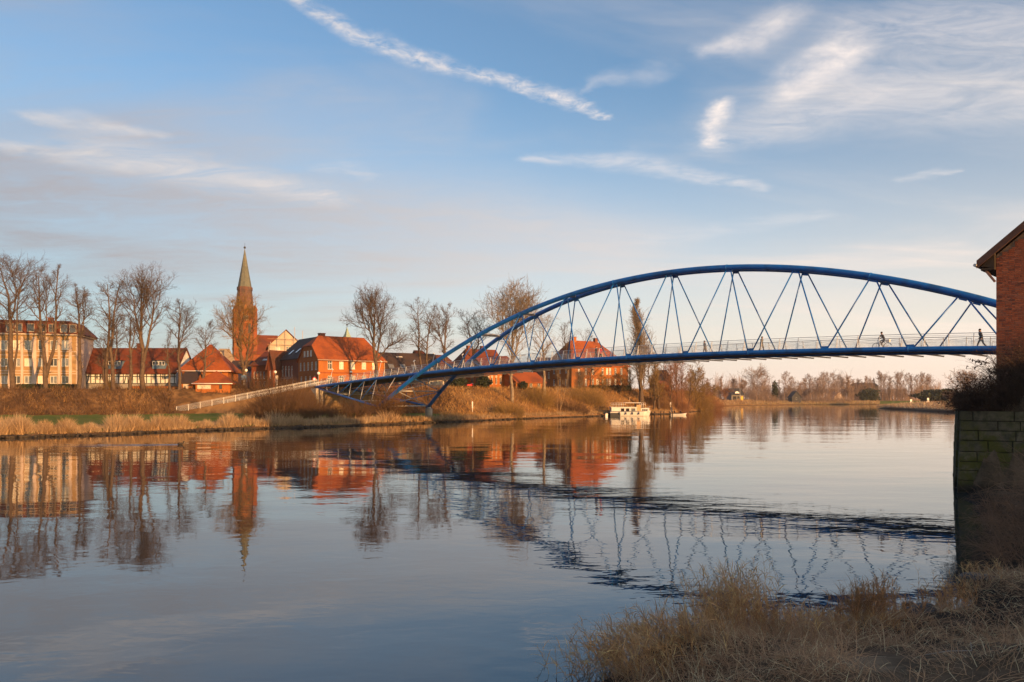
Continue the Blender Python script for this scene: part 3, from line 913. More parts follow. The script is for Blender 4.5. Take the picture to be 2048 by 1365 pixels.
class House:
    def __init__(s, name, label, cat, px0, px1, D, a, yb, corner='L', depth=10.0, group=None, z0=None):
        """front wall seen between photo columns px0 and px1; D is the distance of the left (or right) corner"""
        a = R(a); s.a = a
        u0, u1 = (px0 - CX) / F, (px1 - CX) / F
        c, n = math.cos(a), math.sin(a)
        if corner == 'L':
            X, Y = u0 * D, D
            s.W = (u1 * Y - X) / (c - u1 * n)
        else:
            X1, Y1 = u1 * D, D
            s.W = (X1 - u0 * Y1) / (c - u0 * n)
            X, Y = X1 - s.W * c, Y1 - s.W * n
        s.X, s.Y = X, Y
        s.z0 = zat(yb, D) if z0 is None else z0
        s.D = depth
        s.root = thing(name, label, cat, loc=(X, Y, s.z0), rz=a, group=group)
        s.o = {'front': []}; s.c, s.n = c, n
        s.faces = {'front': ((0, 0), (1, 0), s.W), 'left': ((0, depth), (0, -1), depth), 'right': ((s.W, 0), (0, 1), depth), 'back': ((s.W, depth), (-1, 0), s.W)}
        s.holes = {k: [] for k in s.faces}
    def wpt(s, face, x):
        o, d, _ = s.faces[face]
        lx, ly = o[0] + d[0] * x, o[1] + d[1] * x
        return s.X + lx * s.c - ly * s.n, s.Y + lx * s.n + ly * s.c
    def xpx(s, face, px):
        (x0, y0), (x1, y1) = s.wpt(face, 0), s.wpt(face, 1)
        dx_, dy_ = x1 - x0, y1 - y0; u = (px - CX) / F
        return (u * y0 - x0) / (dx_ - u * dy_)
    def z(s, face, x, py):
        return zat(py, s.wpt(face, x)[1]) - s.z0
    def win(s, face, pxc, yt, yb, wpx, style='cross', frame='white_paint', pane='pane_dark', sill=True, depth=.12):
        x0, x1 = s.xpx(face, pxc - wpx / 2), s.xpx(face, pxc + wpx / 2)
        xc = (x0 + x1) / 2; w = abs(x1 - x0)
        z0, z1 = s.z(face, xc, yb), s.z(face, xc, yt)
        z1 = min(z1, s.Hw - .15); z0 = max(z0, .1)
        if z1 - z0 < .3 or xc - w / 2 < .1 or xc + w / 2 > s.faces[face][2] - .1: return
        s.wwin(face, xc, z0, w, z1 - z0, style, frame, pane, sill, depth)
    def wwin(s, face, xc, z0, w, h, style='cross', frame='white_paint', pane='pane_dark', sill=True, depth=.12, hole=True):
        if hole: s.holes[face].append((xc - w / 2, z0, xc + w / 2, z0 + h))
        o, d, _ = s.faces[face]
        inn = (-d[1], d[0])
        loc = (o[0] + d[0] * xc + inn[0] * depth, o[1] + d[1] * xc + inn[1] * depth, z0)
        return add_window(s.root, loc, math.atan2(d[1], d[0]), w, h, style, frame, pane, sill)
    def build_walls(s, material, name='wall', H=None, top=None):
        H = H or s.Hw
        b = MB()
        for face, (o, d, L) in s.faces.items():
            hs = s.holes[face]; inn = (-d[1], d[0])
            P3 = lambda x, z, e=0.0: (o[0] + d[0] * x + inn[0] * e, o[1] + d[1] * x + inn[1] * e, z)
            xs_ = sorted({0, L, *[h[0] for h in hs], *[h[2] for h in hs]}); zs_ = sorted({-1.5, H, *[h[1] for h in hs], *[h[3] for h in hs]})
            for i in range(len(xs_) - 1):
                for j in range(len(zs_) - 1):
                    cx_, cz_ = (xs_[i] + xs_[i + 1]) / 2, (zs_[j] + zs_[j + 1]) / 2
                    if any(h[0] < cx_ < h[2] and h[1] < cz_ < h[3] for h in hs): continue
                    b.poly([P3(xs_[i], zs_[j]), P3(xs_[i + 1], zs_[j]), P3(xs_[i + 1], zs_[j + 1]), P3(xs_[i], zs_[j + 1])])
            for (x0, z0, x1, z1) in hs:
                e = .18
                for p, q in (((x0, z0), (x1, z0)), ((x1, z0), (x1, z1)), ((x1, z1), (x0, z1)), ((x0, z1), (x0, z0))):
                    b.poly([P3(*p), P3(*q), P3(*q, e), P3(*p, e)])
                b.poly([P3(x0, z0, e), P3(x1, z0, e), P3(x1, z1, e), P3(x0, z1, e)])
        s.gables(b)
        return b.build(name, material, s.root)
    def gables(s, b):
        if s.kind == 'x':
            for x, zc in ((0, s.zl), (s.W, s.zr)):
                if zc <= s.Hw + .05: continue
                t = (zc - s.Hw) / (s.Hr - s.Hw) * s.D / 2
                pts = [(x, 0, s.Hw), (x, s.D, s.Hw), (x, s.D - t, zc), (x, t, zc)]
                if abs(s.D - 2 * t) < .05: pts = pts[:3]
                b.poly(pts)
        elif s.kind == 'y':
            for y in (0, s.D): b.poly([(0, y, s.Hw), (s.W, y, s.Hw), (s.W / 2, y, s.Hr)])
    def shape(s, Hw, Hr, kind='x', hl=None, hr=None, zl=None, zr=None, over=.45, og=.3):
        s.Hw, s.Hr, s.kind, s.over, s.og = Hw, Hr, kind, over, og
        s.hl, s.hr = (-og if hl is None else hl), (-og if hr is None else hr)
        s.zl = Hr if zl is None else zl; s.zr = Hr if zr is None else zr
        return s
    def shape_px(s, y_eave, y_ridge, kind='x', **k):
        Hw = s.z('front', 0, y_eave)
        xm, ym = s.wpt('front', s.W * .5)
        yb_ = ym + s.c * s.D / 2
        Hr = zat(y_ridge, yb_) - s.z0
        return s.shape(Hw, Hr, kind, **k)
    def build_roof(s, material, gutter=None, thick=.22, name='roof'):
        W, D, Hw, Hr, o, og = s.W, s.D, s.Hw, s.Hr, s.over, s.og
        polys = []
        if s.kind == 'x':
            sl = (Hr - Hw) / (D / 2); ze = Hw - o * sl
            yc = lambda z: (z - Hw) / sl
            zl, zr = max(s.zl, ze), max(s.zr, ze)
            if s.zl <= Hw: zl = ze
            if s.zr <= Hw: zr = ze
            xl = -og if s.zl > Hw else -o; xr = W + og if s.zr > Hw else W + o
            A = []
            for sg in (0, 1):
                Yp = (lambda y: y) if sg == 0 else (lambda y: D - y)
                pts = [(xl, Yp(-o), ze), (xr, Yp(-o), ze)]
                if zr > ze + .02 and zr < Hr - .02: pts.append((xr, Yp(yc(zr)), zr))
                pts += [(min(W - s.hr, xr), D / 2, Hr), (max(s.hl, xl), D / 2, Hr)]
                if zl > ze + .02 and zl < Hr - .02: pts.append((xl, Yp(yc(zl)), zl))
                polys.append(pts if sg == 0 else pts[::-1])
            if zl < Hr - .02: polys.append([(xl, yc(zl), zl), (s.hl, D / 2, Hr), (xl, D - yc(zl), zl)])
            if zr < Hr - .02: polys.append([(xr, D - yc(zr), zr), (W - s.hr, D / 2, Hr), (xr, yc(zr), zr)])
        elif s.kind == 'y':
            sl = (Hr - Hw) / (W / 2); ze = Hw - o * sl
            polys = [[(-o, D + og, ze), (-o, -og, ze), (W / 2, -og, Hr), (W / 2, D + og, Hr)], [(W + o, -og, ze), (W + o, D + og, ze), (W / 2, D + og, Hr), (W / 2, -og, Hr)]]
        elif s.kind == 'flat':
            polys = [[(-o, -o, Hw), (W + o, -o, Hw), (W + o, D + o, Hw), (-o, D + o, Hw)]]
        b = MB(); up = .06
        for p in polys: b.prism([(x, y, z - thick + up) for x, y, z in p], (0, 0, thick))
        r = b.build(name, material, s.root)
        if gutter and s.kind == 'x':
            g_ = MB().tube([(-o - .02, -o - .07, ze + .02), (W + o + .02, -o - .07, ze + .02)], .085, 6)
            g_.build('gutter', M[gutter], s.root)
        s.roof = r
        return r
    def chimney(s, fx, fy, h=1.6, w=.75, material='brick_dark', base=None):
        x, y = s.W * fx, s.D * fy
        zt = s.Hr + h
        b = MB().box((x - w / 2, y - w / 2, (base if base is not None else s.Hw + (s.Hr - s.Hw) * .4)), (x + w / 2, y + w / 2, zt)).box((x - w / 2 - .08, y - w / 2 - .08, zt), (x + w / 2 + .08, y + w / 2 + .08, zt + .15))
        o = b.build('chimney', M[material], s.roof)
        return o
    def skylight(s, fx, fz, w=.9, h=1.2, pane='pane_light'):
        """roof window on the front slope"""
        sl = math.atan2(s.Hr - s.Hw, s.D / 2)
        x = s.W * fx; y = s.D / 2 * fz; z = s.Hw + (s.Hr - s.Hw) * fz
        b = MB().box((-w / 2, -h / 2, 0), (w / 2, h / 2, .12))
        o = link('skylight', b.mesh('skylight'), M['dark_wood'], s.root, loc=(x, y, z + .05), rot=(sl, 0, 0))
        link('pane', MB().poly([(-w / 2 + .06, -h / 2 + .06, .125), (w / 2 - .06, -h / 2 + .06, .125), (w / 2 - .06, h / 2 - .06, .125), (-w / 2 + .06, h / 2 - .06, .125)]).mesh('pane'), M[pane], o)

rnd = random.Random(3)
def panes(i): return rnd.choice(['pane_light', 'pane_light', 'pane_sky', 'pane_dark'])

# -- pale office block at the left edge
h = House('office_block', 'tan four storey block with pale pilasters and rust red attic at the left edge', 'building', -150, 152, 152, 14, 777, 'R', 11.5)
h.shape(h.z('front', h.W, 672), h.z('front', h.W, 645), 'none')
WX = [-128, -108, -84, -62, -40, -16, 8, 33, 56, 83, 107, 130]
for i, px in enumerate(WX):
    for j, (yt, yb) in enumerate(((681, 700), (717, 733), (752, 767.5))):
        h.win('front', px, yt, yb, 15, 'mid' if j else 'mid', pane=['pane_sky', 'pane_dark', 'pane_sky', 'pane_light'][(i * 5 + j * 3) % 4], depth=.14)
h.holes['right'] = []
h.build_walls(M['render_tan'])
pil = MB()
for px, wpx in ((-140, 5), (-118, 5), (-96, 8), (-73, 5), (-51, 5), (-28, 8), (-4, 5), (20, 5), (44.5, 5), (69, 8.5), (94.5, 5), (118.5, 5), (141, 6)):
    x0, x1 = h.xpx('front', px - wpx / 2), h.xpx('front', px + wpx / 2)
    pm_ = MB().box((x0, -.16, -1), (x1, .02, h.Hw - .35))
    pm_.build('pilaster', M['render_pale'], h.root)
for y in (704, 743, 712, 748):
    z = h.z('front', h.W, y)
    MB().box((.02, -.07, z - .07), (h.W - .02, .02, z + .07)).build('string_course', M['render_pale'], h.root)
MB().box((h.W + .004, -.01, -1), (h.W + .16, h.D + .01, h.Hw - .02)).build('end_wall', M['render_pale'], h.root)
MB().box((-.5, -.55, h.Hw), (h.W + .75, h.D + .5, h.Hw + .28)).build('cornice', M['render_cream'], h.root)
zt = h.Hr; zb_ = h.Hw + .28
mb = MB(); x0, x1, y0, y1 = -.4, h.W + 1.15, -.1, h.D + .4
mb.add([(x0, y0, zb_), (x1, y0, zb_), (x1, y1, zb_), (x0, y1, zb_), (x0 + .3, y0 + .45, zt), (x1 - 2.3, y0 + .45, zt), (x1 - 2.3, y1 - 1, zt), (x0 + .3, y1 - 1, zt)],
       [(0, 1, 5, 4), (1, 2, 6, 5), (2, 3, 7, 6), (3, 0, 4, 7), (4, 5, 6, 7)])
roof = mb.build('mansard_roof', M['tile_red'], h.root); h.roof = roof
MB().box((-.5, .2, zt), (h.W - 1.2, h.D - .8, zt + .22)).build('roof_edge', M['tile_red'], h.root)
for px in (-130, -105, -82, -55, -30, -8, 20, 38, 62, 86, 105, 128, 146):
    x = h.xpx('front', px)
    add_window(h.root, (x, -.16, zb_ + .3), 0, 1.3, zt - zb_ - .75, 'heavy1' if px != 105 else 'mid', 'render_cream', 'pane_dark', False)
h.Hr = zt
h.chimney(.76, .5, 1.2, .9, base=zt - .5)

# -- half-timbered house
h = House('timbered_house', 'long half timbered house with white panels and rust red roof behind the bare limes', 'house', 160, 352, 158, 0, 773, 'L', 9.5)
h.shape_px(741, 697, over=.6)
for px, w_ in ((192, 8), (203, 7), (281, 7.5), (307.5, 7.5), (326, 7.5)):
    h.win('front', px, 747, 759, w_, 'cross', pane='pane_dark', depth=.05)
h.build_walls(M['white_wall'])
h.build_roof(M['tile_red'])
z1, z0 = h.Hw - .12, h.z('front', 0, 767.5)
zm = (z1 * .55 + z0 * .45)
def beam(x0, za, x1, zb2, w=.17): MB().bar((x0, -.012, za), (x1, -.012, zb2), .06, w, up=(0, 0, 1)).build('timber_beam', M['timber'], h.root) if abs(x1 - x0) > .1 else MB().box((x0 - w / 2, -.045, min(za, zb2)), (x0 + w / 2, .018, max(za, zb2))).build('timber_beam', M['timber'], h.root)
xe = [h.xpx('front', p) for p in np.arange(163, 352, 9.3)]
for z in (z1, zm, z0): MB().box((.02, -.035, z - .085), (h.W - .02, .02, z + .085)).build('timber_beam', M['timber'], h.root)
for x in xe: beam(x, z0 + .1, x, z1 - .1)
for i in (1, 6, 9): MB().prism([(xe[i] + .1, -.03, z0 + .1), (xe[i] + .3, -.03, z0 + .1), (xe[i + 1] - .1, -.03, z1 - .1), (xe[i + 1] - .3, -.03, z1 - .1)], (0, .045, 0)).build('timber_brace', M['timber'], h.root)
MB().box((-.05, -.08, -1.5), (h.W + .05, .0, z0 - .1)).build('plinth', M['stone_base'], h.root)
for px0, px1 in ((216, 241), (304, 330)):
    x0, x1 = h.xpx('front', px0), h.xpx('front', px1)
    zb_, zt_ = h.z('front', 0, 738), h.z('front', 0, 722)
    d_ = MB().box((x0, .1, zb_), (x1, 4.2, zt_)).build('dormer', M['blue_board'], h.root)
    MB().box((x0 - .15, -.05, zt_), (x1 + .15, 4.3, zt_ + .12)).build('dormer_roof', M['slate'], d_)
    n_ = 4
    for i in range(n_):
        add_window(h.root, (x0 + (x1 - x0) * (i + .5) / n_, .06, zb_ + (zt_ - zb_) * .45), 0, (x1 - x0) / n_ - .08, (zt_ - zb_) * .5, 'single', 'white_paint', 'pane_dark', False)
h.chimney(.5, .5, .9)
h2 = House('timbered_annex', 'lower rust roofed annex between the tan block and the half timbered house', 'house', 128, 166, 160, 0, 773, 'L', 8)
h2.shape_px(741, 704); h2.build_walls(M['white_wall']); h2.build_roof(M['tile_red'])

# -- brick garden wall in front
gw = House('garden_wall', 'low orange brick garden wall in front of the half timbered house', 'wall', 262, 357, 150.5, 0, 779.5, 'L', .35)
gw.shape(gw.z('front', 0, 773.5), 0, 'none'); gw.build_walls(M['brick_orange'])
MB().box((-.05, -.05, gw.Hw), (gw.W + .05, .4, gw.Hw + .1)).build('coping', M['brick_dark'], gw.root)

# -- small hip-roofed brick house and its front extension
h = House('hip_roofed_house', 'small orange brick house under a steep pyramid shaped red tile roof', 'house', 364, 456, 152, 8, 779, 'L', 9.6)
h.shape_px(735, 690, hl=4.1, hr=4.2, zl=0, zr=0, over=.75)
h.win('front', 380, 744, 755, 7, 'cross'); h.win('front', 440, 744, 755, 7, 'cross')
h.build_walls(M['brick_orange']); h.build_roof(M['tile_orange'], 'white_paint'); h.chimney(.72, .62, -1.2, .6, 'render_cream')
h = House('brick_extension', 'low orange brick outbuilding with hipped tile roof in front of the pyramid roofed house', 'house', 391, 460, 146, 8, 779.5, 'L', 6.5)
h.shape_px(764, 743, hl=3.0, hr=3.1, zl=0, zr=0, over=.55)
h.win('front', 408, 767.5, 779, 28, 'mid', 'render_cream', 'pane_light', False, .08)
h.win('front', 441, 768, 779, 6, 'single', 'dark_wood', 'pane_dark', False)
h.build_walls(M['brick_orange']); h.build_roof(M['tile_orange'], 'white_paint')
h = House('brick_garage', 'orange brick garage with dark roof and a pale door left of the hipped outbuilding', 'garage', 363, 389, 147, 8, 779.5, 'L', 7.0)
h.shape_px(764.5, 744, over=.3)
h.win('front', 371.5, 768, 779.5, 11, 'single', 'render_cream', 'pane_light', False, .06)
h.build_walls(M['brick_orange']); h.build_roof(M['tile_dark'])

# -- the church
CD = 300.0; CA = R(24)
cx_, cy_ = (489.5 - CX) / F * CD, CD
ch = thing('church', 'red brick church tower with tall octagonal green copper spire', 'church', loc=(cx_, cy_, 6.2), rz=CA)
T = 7.0; hT = T / 2
zc_ = lambda y: zat(y, CD) - 6.2
zw = zc_(634)
b = MB().box((-hT, -hT, 0), (hT, hT, zw))
b.build('tower', M['brick_red'], ch)
for r_ in range(4):
    MM = Matrix.Rotation(r_ * PI / 2, 4, 'Z')
    gm = MB()
    gp = [(-hT + .9, -hT - .15, zw), (hT - .9, -hT - .15, zw), (0, -hT - .15, zc_(611))]
    gm.prism([MM @ Vector(p) for p in gp], MM @ Vector((0, 2.6, 0)))
    gm.build('tower_gable', M['brick_orange'], ch)
    # corner turret with its own small gable
    tq = MM @ Vector((-hT, -hT, 0))
    tb = MB().box((tq.x - .75, tq.y - .75, zc_(690) - 8), (tq.x + .75, tq.y + .75, zc_(622)))
    tb.lathe([(1.05, zc_(622)), (.05, zc_(611))], (tq.x, tq.y, 0), 4, False)
    tb.build('corner_turret', M['brick_red'], ch)
    # belfry openings
    for dx_ in (-1.5, 1.5):
        ob = MB(); w2 = .55; zb2, zt2 = zc_(668), zc_(652)
        pts = [(dx_ - w2, -hT - .012, zb2), (dx_ + w2, -hT - .012, zb2), (dx_ + w2, -hT - .012, zt2), (dx_, -hT - .012, zt2 + 1.1), (dx_ - w2, -hT - .012, zt2)]
        ob.prism([MM @ Vector(p) for p in pts], MM @ Vector((0, .05, 0)))
        ob.build('belfry_louvre', M['slate'], ch)
    fr = MB()
    for zz in (zc_(648), zc_(676)):
        fr.prism([MM @ Vector(p) for p in ((-hT - .08, -hT - .1, zz), (hT + .08, -hT - .1, zz), (hT + .08, -hT + .1, zz), (-hT - .08, -hT + .1, zz))], (0, 0, .35))
    fr.build('string_course', M['brick_orange'], ch)
    ck = MB()
    ck.prism([MM @ Vector((1.15 * math.cos(t), -hT - .22, zc_(637) + 1.15 * math.sin(t))) for t in np.linspace(0, 2 * PI, 21)[:-1]], MM @ Vector((0, .1, 0)))
    c_ = ck.build('clock_face', M['slate'], ch)
    rm = MB()
    for i in range(20):
        t0, t1 = 2 * PI * i / 20, 2 * PI * (i + 1) / 20
        rm.bar(MM @ Vector((1.05 * math.cos(t0), -hT - .25, zc_(637) + 1.05 * math.sin(t0))), MM @ Vector((1.05 * math.cos(t1), -hT - .25, zc_(637) + 1.05 * math.sin(t1))), .16, .1)
    rm.bar(MM @ Vector((0, -hT - .27, zc_(637))), MM @ Vector((.5, -hT - .27, zc_(637) + .55)), .12, .08).bar(MM @ Vector((0, -hT - .27, zc_(637))), MM @ Vector((-.25, -hT - .27, zc_(637) + .85)), .1, .08)
    rm.build('clock_dial', M['tan_canvas'], c_)
MB().lathe([(3.7, zw), (3.4, zc_(618)), (2.72, zc_(582))], (0, 0, 0), 8, False).build('spire_skirt', M['shingle_brown'], ch)
MB().lathe([(2.95, zc_(582)), (2.95, zc_(575)), (2.62, zc_(575))], (0, 0, 0), 8, False).build('spire_gallery', M['shingle_brown'], ch)
sp = MB().lathe([(2.62, zc_(575)), (1.35, zc_(538)), (.10, zc_(499))], (0, 0, 0), 8, False).build('spire', M['copper_green'], ch)
for t in range(8):
    an = t * PI / 4 + PI / 8
    MB().cbox((2.45 * math.cos(an), 2.45 * math.sin(an), zc_(577.5)), (.5, .5, .9)).build('lucarne', M['slate'], sp)
MB().lathe([(.02, 0), (.35, .15), (.45, .45), (.35, .8), (.02, .95)], (0, 0, zc_(498)), 10).tube([(0, 0, zc_(499)), (0, 0, zc_(486))], .05, 5).build('finial', M['slate'], sp)
nv = House('church_nave', 'dark red church nave roof to the right of the brick tower', 'church', 496, 556, 296, 20, 777, 'L', 14)
nv.shape_px(706, 671, over=.4)
nv.build_walls(M['brick_red']); nv.build_roof(M['tile_red'])

# -- houses around the church
h = House('tan_roofed_house', 'house with a sandy tiled roof left of the church tower', 'house', 414, 470, 226, 25, 776, 'L', 12)
h.shape_px(724, 698, hl=4, hr=1, zl=0); h.build_walls(M['render_cream'])
h.build_roof(mat('roof_sand', (.34, .25, .15), (.26, .19, .12), 1.2))
h = House('glazed_shed', 'low dark house with bluish boarding beside the tree before the church', 'house', 459, 502, 186, 5, 775, 'L', 8)
h.shape_px(738, 722)
for px in (466, 474, 482, 491): h.win('front', px, 742, 764, 6, 'mid', 'blue_board', 'pane_sky', False)
h.build_walls(M['blue_board']); h.build_roof(M['tile_dark'])
h = House('scaffolded_house', 'cream gabled house with scaffolding poles in front of its gable', 'house', 537, 607, 232, 18, 776, 'L', 16)
h.shape_px(691, 664, 'y', over=.7, og=.5)
h.win('front', 556, 694, 708, 9, 'cross', pane='pane_light'); h.win('front', 577, 694, 706, 9, 'cross', pane='pane_dark')
h.build_walls(M['render_cream']); h.build_roof(M['tile_red'])
for i, fx in enumerate((.06, .27, .5, .74, .97)):
    MB().tube([(h.W * fx, -1.0, 0), (h.W * fx, -1.0, h.Hw + [1.0, 2.8, 4.4, 5.6, 4.6][i])], .085, 6).build('scaffold_pole', M['render_cream'], h.root)
for zf in (-5.5, -2.6, .2, 1.9): MB().bar((-.3, -.9, h.Hw + zf), (h.W + .3, -.9, h.Hw + zf), .5, .06).build('scaffold_board', M['tan_canvas'], h.root)
h = House('brick_row_house', 'dark red brick terrace with two roof windows behind the tree at the ramp', 'house', 503, 537, 176, -22, 776, 'R', 10)
h.shape_px(729, 704)
for px in (509, 515, 521.5, 528): h.win('front', px, 744, 758, 3.6, 'single', pane='pane_sky')
for px in (511, 520, 529): h.win('front', px, 763, 772, 3.6, 'single', pane='pane_dark')
h.build_walls(M['brick_red']); h.build_roof(M['tile_red'])
h.skylight(.55, .3, 1.3, .9, 'pane_light'); h.skylight(.8, .3, 1.3, .9, 'pane_light')
h = House('narrow_gable_house', 'narrow brick gable squeezed between the terrace and the school', 'house', 535, 546, 172, -35, 776, 'R', 9)
h.shape_px(727, 703, 'y'); h.win('front', 540.5, 742, 757, 3, 'single', pane='pane_sky')
h.build_walls(M['brick_red']); h.build_roof(M['tile_brown'])
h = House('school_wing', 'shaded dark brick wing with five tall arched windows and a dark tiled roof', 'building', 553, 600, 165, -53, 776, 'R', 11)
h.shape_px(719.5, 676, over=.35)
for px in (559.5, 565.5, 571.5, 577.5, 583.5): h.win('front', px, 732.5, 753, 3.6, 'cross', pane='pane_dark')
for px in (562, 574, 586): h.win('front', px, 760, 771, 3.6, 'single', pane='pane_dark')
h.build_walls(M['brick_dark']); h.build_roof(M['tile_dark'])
h.skylight(.38, .28, 1.1, 1.6, 'pane_light'); h.skylight(.62, .33, 1.1, 1.6, 'pane_light'); h.chimney(.9, .5, .5, 1.2)
zs = h.z('front', h.W * .5, 755)
MB().box((h.W * .03, -.12, zs - .35), (h.W * .72, .0, zs)).build('sill_band', M['stone_base'], h.root)

# -- main brick house by the bridge
h = House('brick_house', 'two storey orange brick house with half hipped roof beside the bridge abutment', 'house', 637, 770, 156, 37, 777, 'L', 10.8)
h.shape_px(717, 674.5, hl=2.2, hr=2.3, zl=None, zr=0, over=.35, og=.25)
h.zl = h.z('left', 5, 693)
for px in (660, 683, 705.7, 728): h.win('front', px, 721.5, 739, 8.8, 'cross', pane='pane_light' if px != 660 else 'pane_dark')
h.win('front', 748.5, 722.5, 739.5, 8.4, 'cross', pane='pane_light')
for px in (660, 683, 706.5, 728, 748): h.win('front', px, 752, 769, 8.6, 'cross', pane='pane_dark' if px in (660, 683) else 'pane_sky')
L_ = h.D
for i in range(5): h.wwin('left', 1.2 + i * 2.05, h.Hw - 2.3, .95, 1.7, 'cross', pane='pane_sky')
for i in range(4): h.wwin('left', 1.6 + i * 2.4, h.Hw - 5.2, .95, 1.7, 'cross', pane='pane_dark')
for i in range(3): h.wwin('left', 3.6 + i * 1.7, h.Hw + .55, .75, 1.2, 'mid', pane='pane_dark', hole=False, depth=-.05)
h.build_walls(M['brick_orange']); h.build_roof(M['tile_orange'], 'render_cream')
MB().box((-.04, -.09, h.Hw - 3.0), (h.W + .04, .0, h.Hw - 2.75)).build('string_course', M['brick_red'], h.root)
MB().tube([(h.W - .2, -.12, 0), (h.W - .2, -.12, h.Hw)], .07, 6).build('downpipe', M['render_cream'], h.root)
MB().cbox((h.W * .47, -.1, h.Hw - 2.6), (.5, .2, .35)).build('wall_lamp', M['white_paint'], h.root)

# -- copper turret peeping over its roof
tr = pt(694, 676, 262)
t_ = thing('copper_turret', 'small pale green copper turret peeping over the brick house roof', 'turret', loc=(tr.x, tr.y, 6))
zz = lambda y: zat(y, 262) - 6
MB().box((-1.3, -1.3, 0), (1.3, 1.3, zz(676))).build('turret_base', M['render_cream'], t_)
MB().lathe([(1.65, zz(677)), (.75, zz(667)), (.08, zz(655))], (0, 0, 0), 4, False).build('turret_roof', M['copper_pale'], t_)
MB().tube([(0, 0, zz(656)), (0, 0, zz(641))], .06, 5).cbox((0, 0, zz(650)), (.7, .1, .35)).build('weather_vane', M['slate'], t_)

# -- houses seen through the bridge
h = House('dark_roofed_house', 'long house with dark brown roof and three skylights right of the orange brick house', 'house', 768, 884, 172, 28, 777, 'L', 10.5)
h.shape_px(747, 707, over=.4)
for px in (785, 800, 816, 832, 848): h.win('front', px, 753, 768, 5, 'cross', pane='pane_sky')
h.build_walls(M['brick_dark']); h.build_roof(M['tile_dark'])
for fx in (.16, .36, .55): h.skylight(fx, .32, 1.4, 1.5, 'pane_sky')
h.skylight(.36, .78, 1.6, .5, 'pane_light')
h = House('red_gabled_house', 'house with red brown gable roof behind the two bare trees left of the arch', 'house', 846, 880, 188, 34, 777, 'L', 9)
h.shape_px(738, 702, hr=2.5, zr=0); h.build_walls(M['brick_red']); h.build_roof(M['tile_red'])
h = House('small_brown_house', 'small brown roofed house behind the left springing of the arch', 'house', 884, 922, 190, 34, 777, 'L', 9)
h.shape_px(738, 711, hr=2.0, zr=0); h.build_walls(M['brick_red']); h.build_roof(M['tile_brown'])
h = House('cream_riverside_house', 'low cream walled house under the left end of the bridge deck', 'house', 852, 910, 168, 30, 777, 'L', 7)
h.shape_px(756, 741)
for px in (862, 876, 890, 902): h.win('front', px, 760, 770, 5, 'mid', pane='pane_dark')
h.build_walls(M['render_cream']); h.build_roof(M['tile_brown'])
h = House('red_roofed_house', 'broad house with red brown roof and two chimneys behind the left arch', 'house', 930, 1012, 206, 32, 777, 'L', 12)
h.shape_px(738, 699, hl=3.5, zl=0, over=.4)
for px in (944, 958, 972): h.win('front', px, 745, 760, 5, 'cross', pane='pane_dark')
h.build_walls(M['brick_red']); h.build_roof(M['tile_red']); h.chimney(.34, .5, .8, 1.0); h.chimney(.68, .5, .8, 1.0)
h = House('brick_hall', 'low orange brick hall with pale arched window heads under the bridge deck', 'building', 968, 1034, 180, 36, 777, 'L', 9)
h.shape_px(735, 712, over=.35)
for px in (977, 984, 992.5, 1001, 1018.5):
    h.win('front', px, 755, 769, 3.4, 'single', pane='pane_dark', sill=False)
    x = h.xpx('front', px); z = h.z('front', x, 754.5)
    MB().prism([(x - .28 + .0, -.04, z - .1), (x + .28, -.04, z - .1), (x + .28, -.04, z + .2), (x + .14, -.04, z + .36), (x - .14, -.04, z + .36), (x - .28, -.04, z + .2)], (0, .045, 0)).build('window_head', M['render_cream'], h.root)
h.build_walls(M['brick_orange']); h.build_roof(M['tile_red'])
h = House('orange_cottage', 'low orange cottage with tiled roof between tree trunks below the bridge deck', 'house', 1032, 1090, 179, 34, 778, 'L', 8)
h.shape_px(763, 745, over=.45)
for px in (1044, 1062, 1078): h.win('front', px, 766.5, 775, 6, 'mid', pane='pane_dark')
h.build_walls(M['brick_orange']); h.build_roof(M['tile_orange'])
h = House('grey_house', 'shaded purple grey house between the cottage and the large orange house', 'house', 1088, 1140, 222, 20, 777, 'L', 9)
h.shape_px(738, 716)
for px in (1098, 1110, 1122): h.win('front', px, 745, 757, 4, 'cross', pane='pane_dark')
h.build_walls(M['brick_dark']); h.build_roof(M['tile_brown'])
h = House('large_orange_house', 'large two storey orange brick house with bright red hipped roof behind the bridge', 'house', 1143, 1257, 214, 33, 778.5, 'L', 13)
h.shape_px(727, 683, hl=4.5, hr=6.5, zl=0, zr=0, over=.5)
for px in (1158, 1172, 1186, 1205.5, 1214.5, 1220.5, 1231, 1243):
    h.win('front', px, 736.5, 750, 4.2, 'cross', pane=panes(0)); 
for px in (1158, 1172, 1186, 1205.5, 1214.5, 1220.5, 1231, 1243):
    h.win('front', px, 758, 772.5, 4.2, 'cross', pane=panes(0))
h.wwin('front', h.xpx('front', 1195.5), .3, 1.0, 2.6, 'single', 'white_paint', 'pane_light', False)
for i in range(4):
    h.wwin('left', 1.8 + i * 2.9, h.Hw - 2.7, .9, 1.8, 'cross', pane='pane_dark'); h.wwin('left', 1.8 + i * 2.9, 1.0, .9, 1.8, 'cross', pane='pane_dark')
h.build_walls(M['brick_orange']); h.build_roof(M['tile_orange']); h.chimney(.28, .5, .9, 1.0, 'brick_orange'); h.chimney(.66, .5, .9, 1.0)
MB().tube([(h.W - .2, -.12, 0), (h.W - .2, -.12, h.Hw)], .12, 6).build('downpipe', M['white_paint'], h.root)
h = House('slate_house', 'dark slate house half hidden in the red brown trees', 'house', 1322, 1342, 245, 15, 783, 'L', 8)
h.shape_px(760, 741, 'y'); h.win('front', 1332, 764, 772, 4, 'cross'); h.build_walls(M['slate']); h.build_roof(M['slate'])
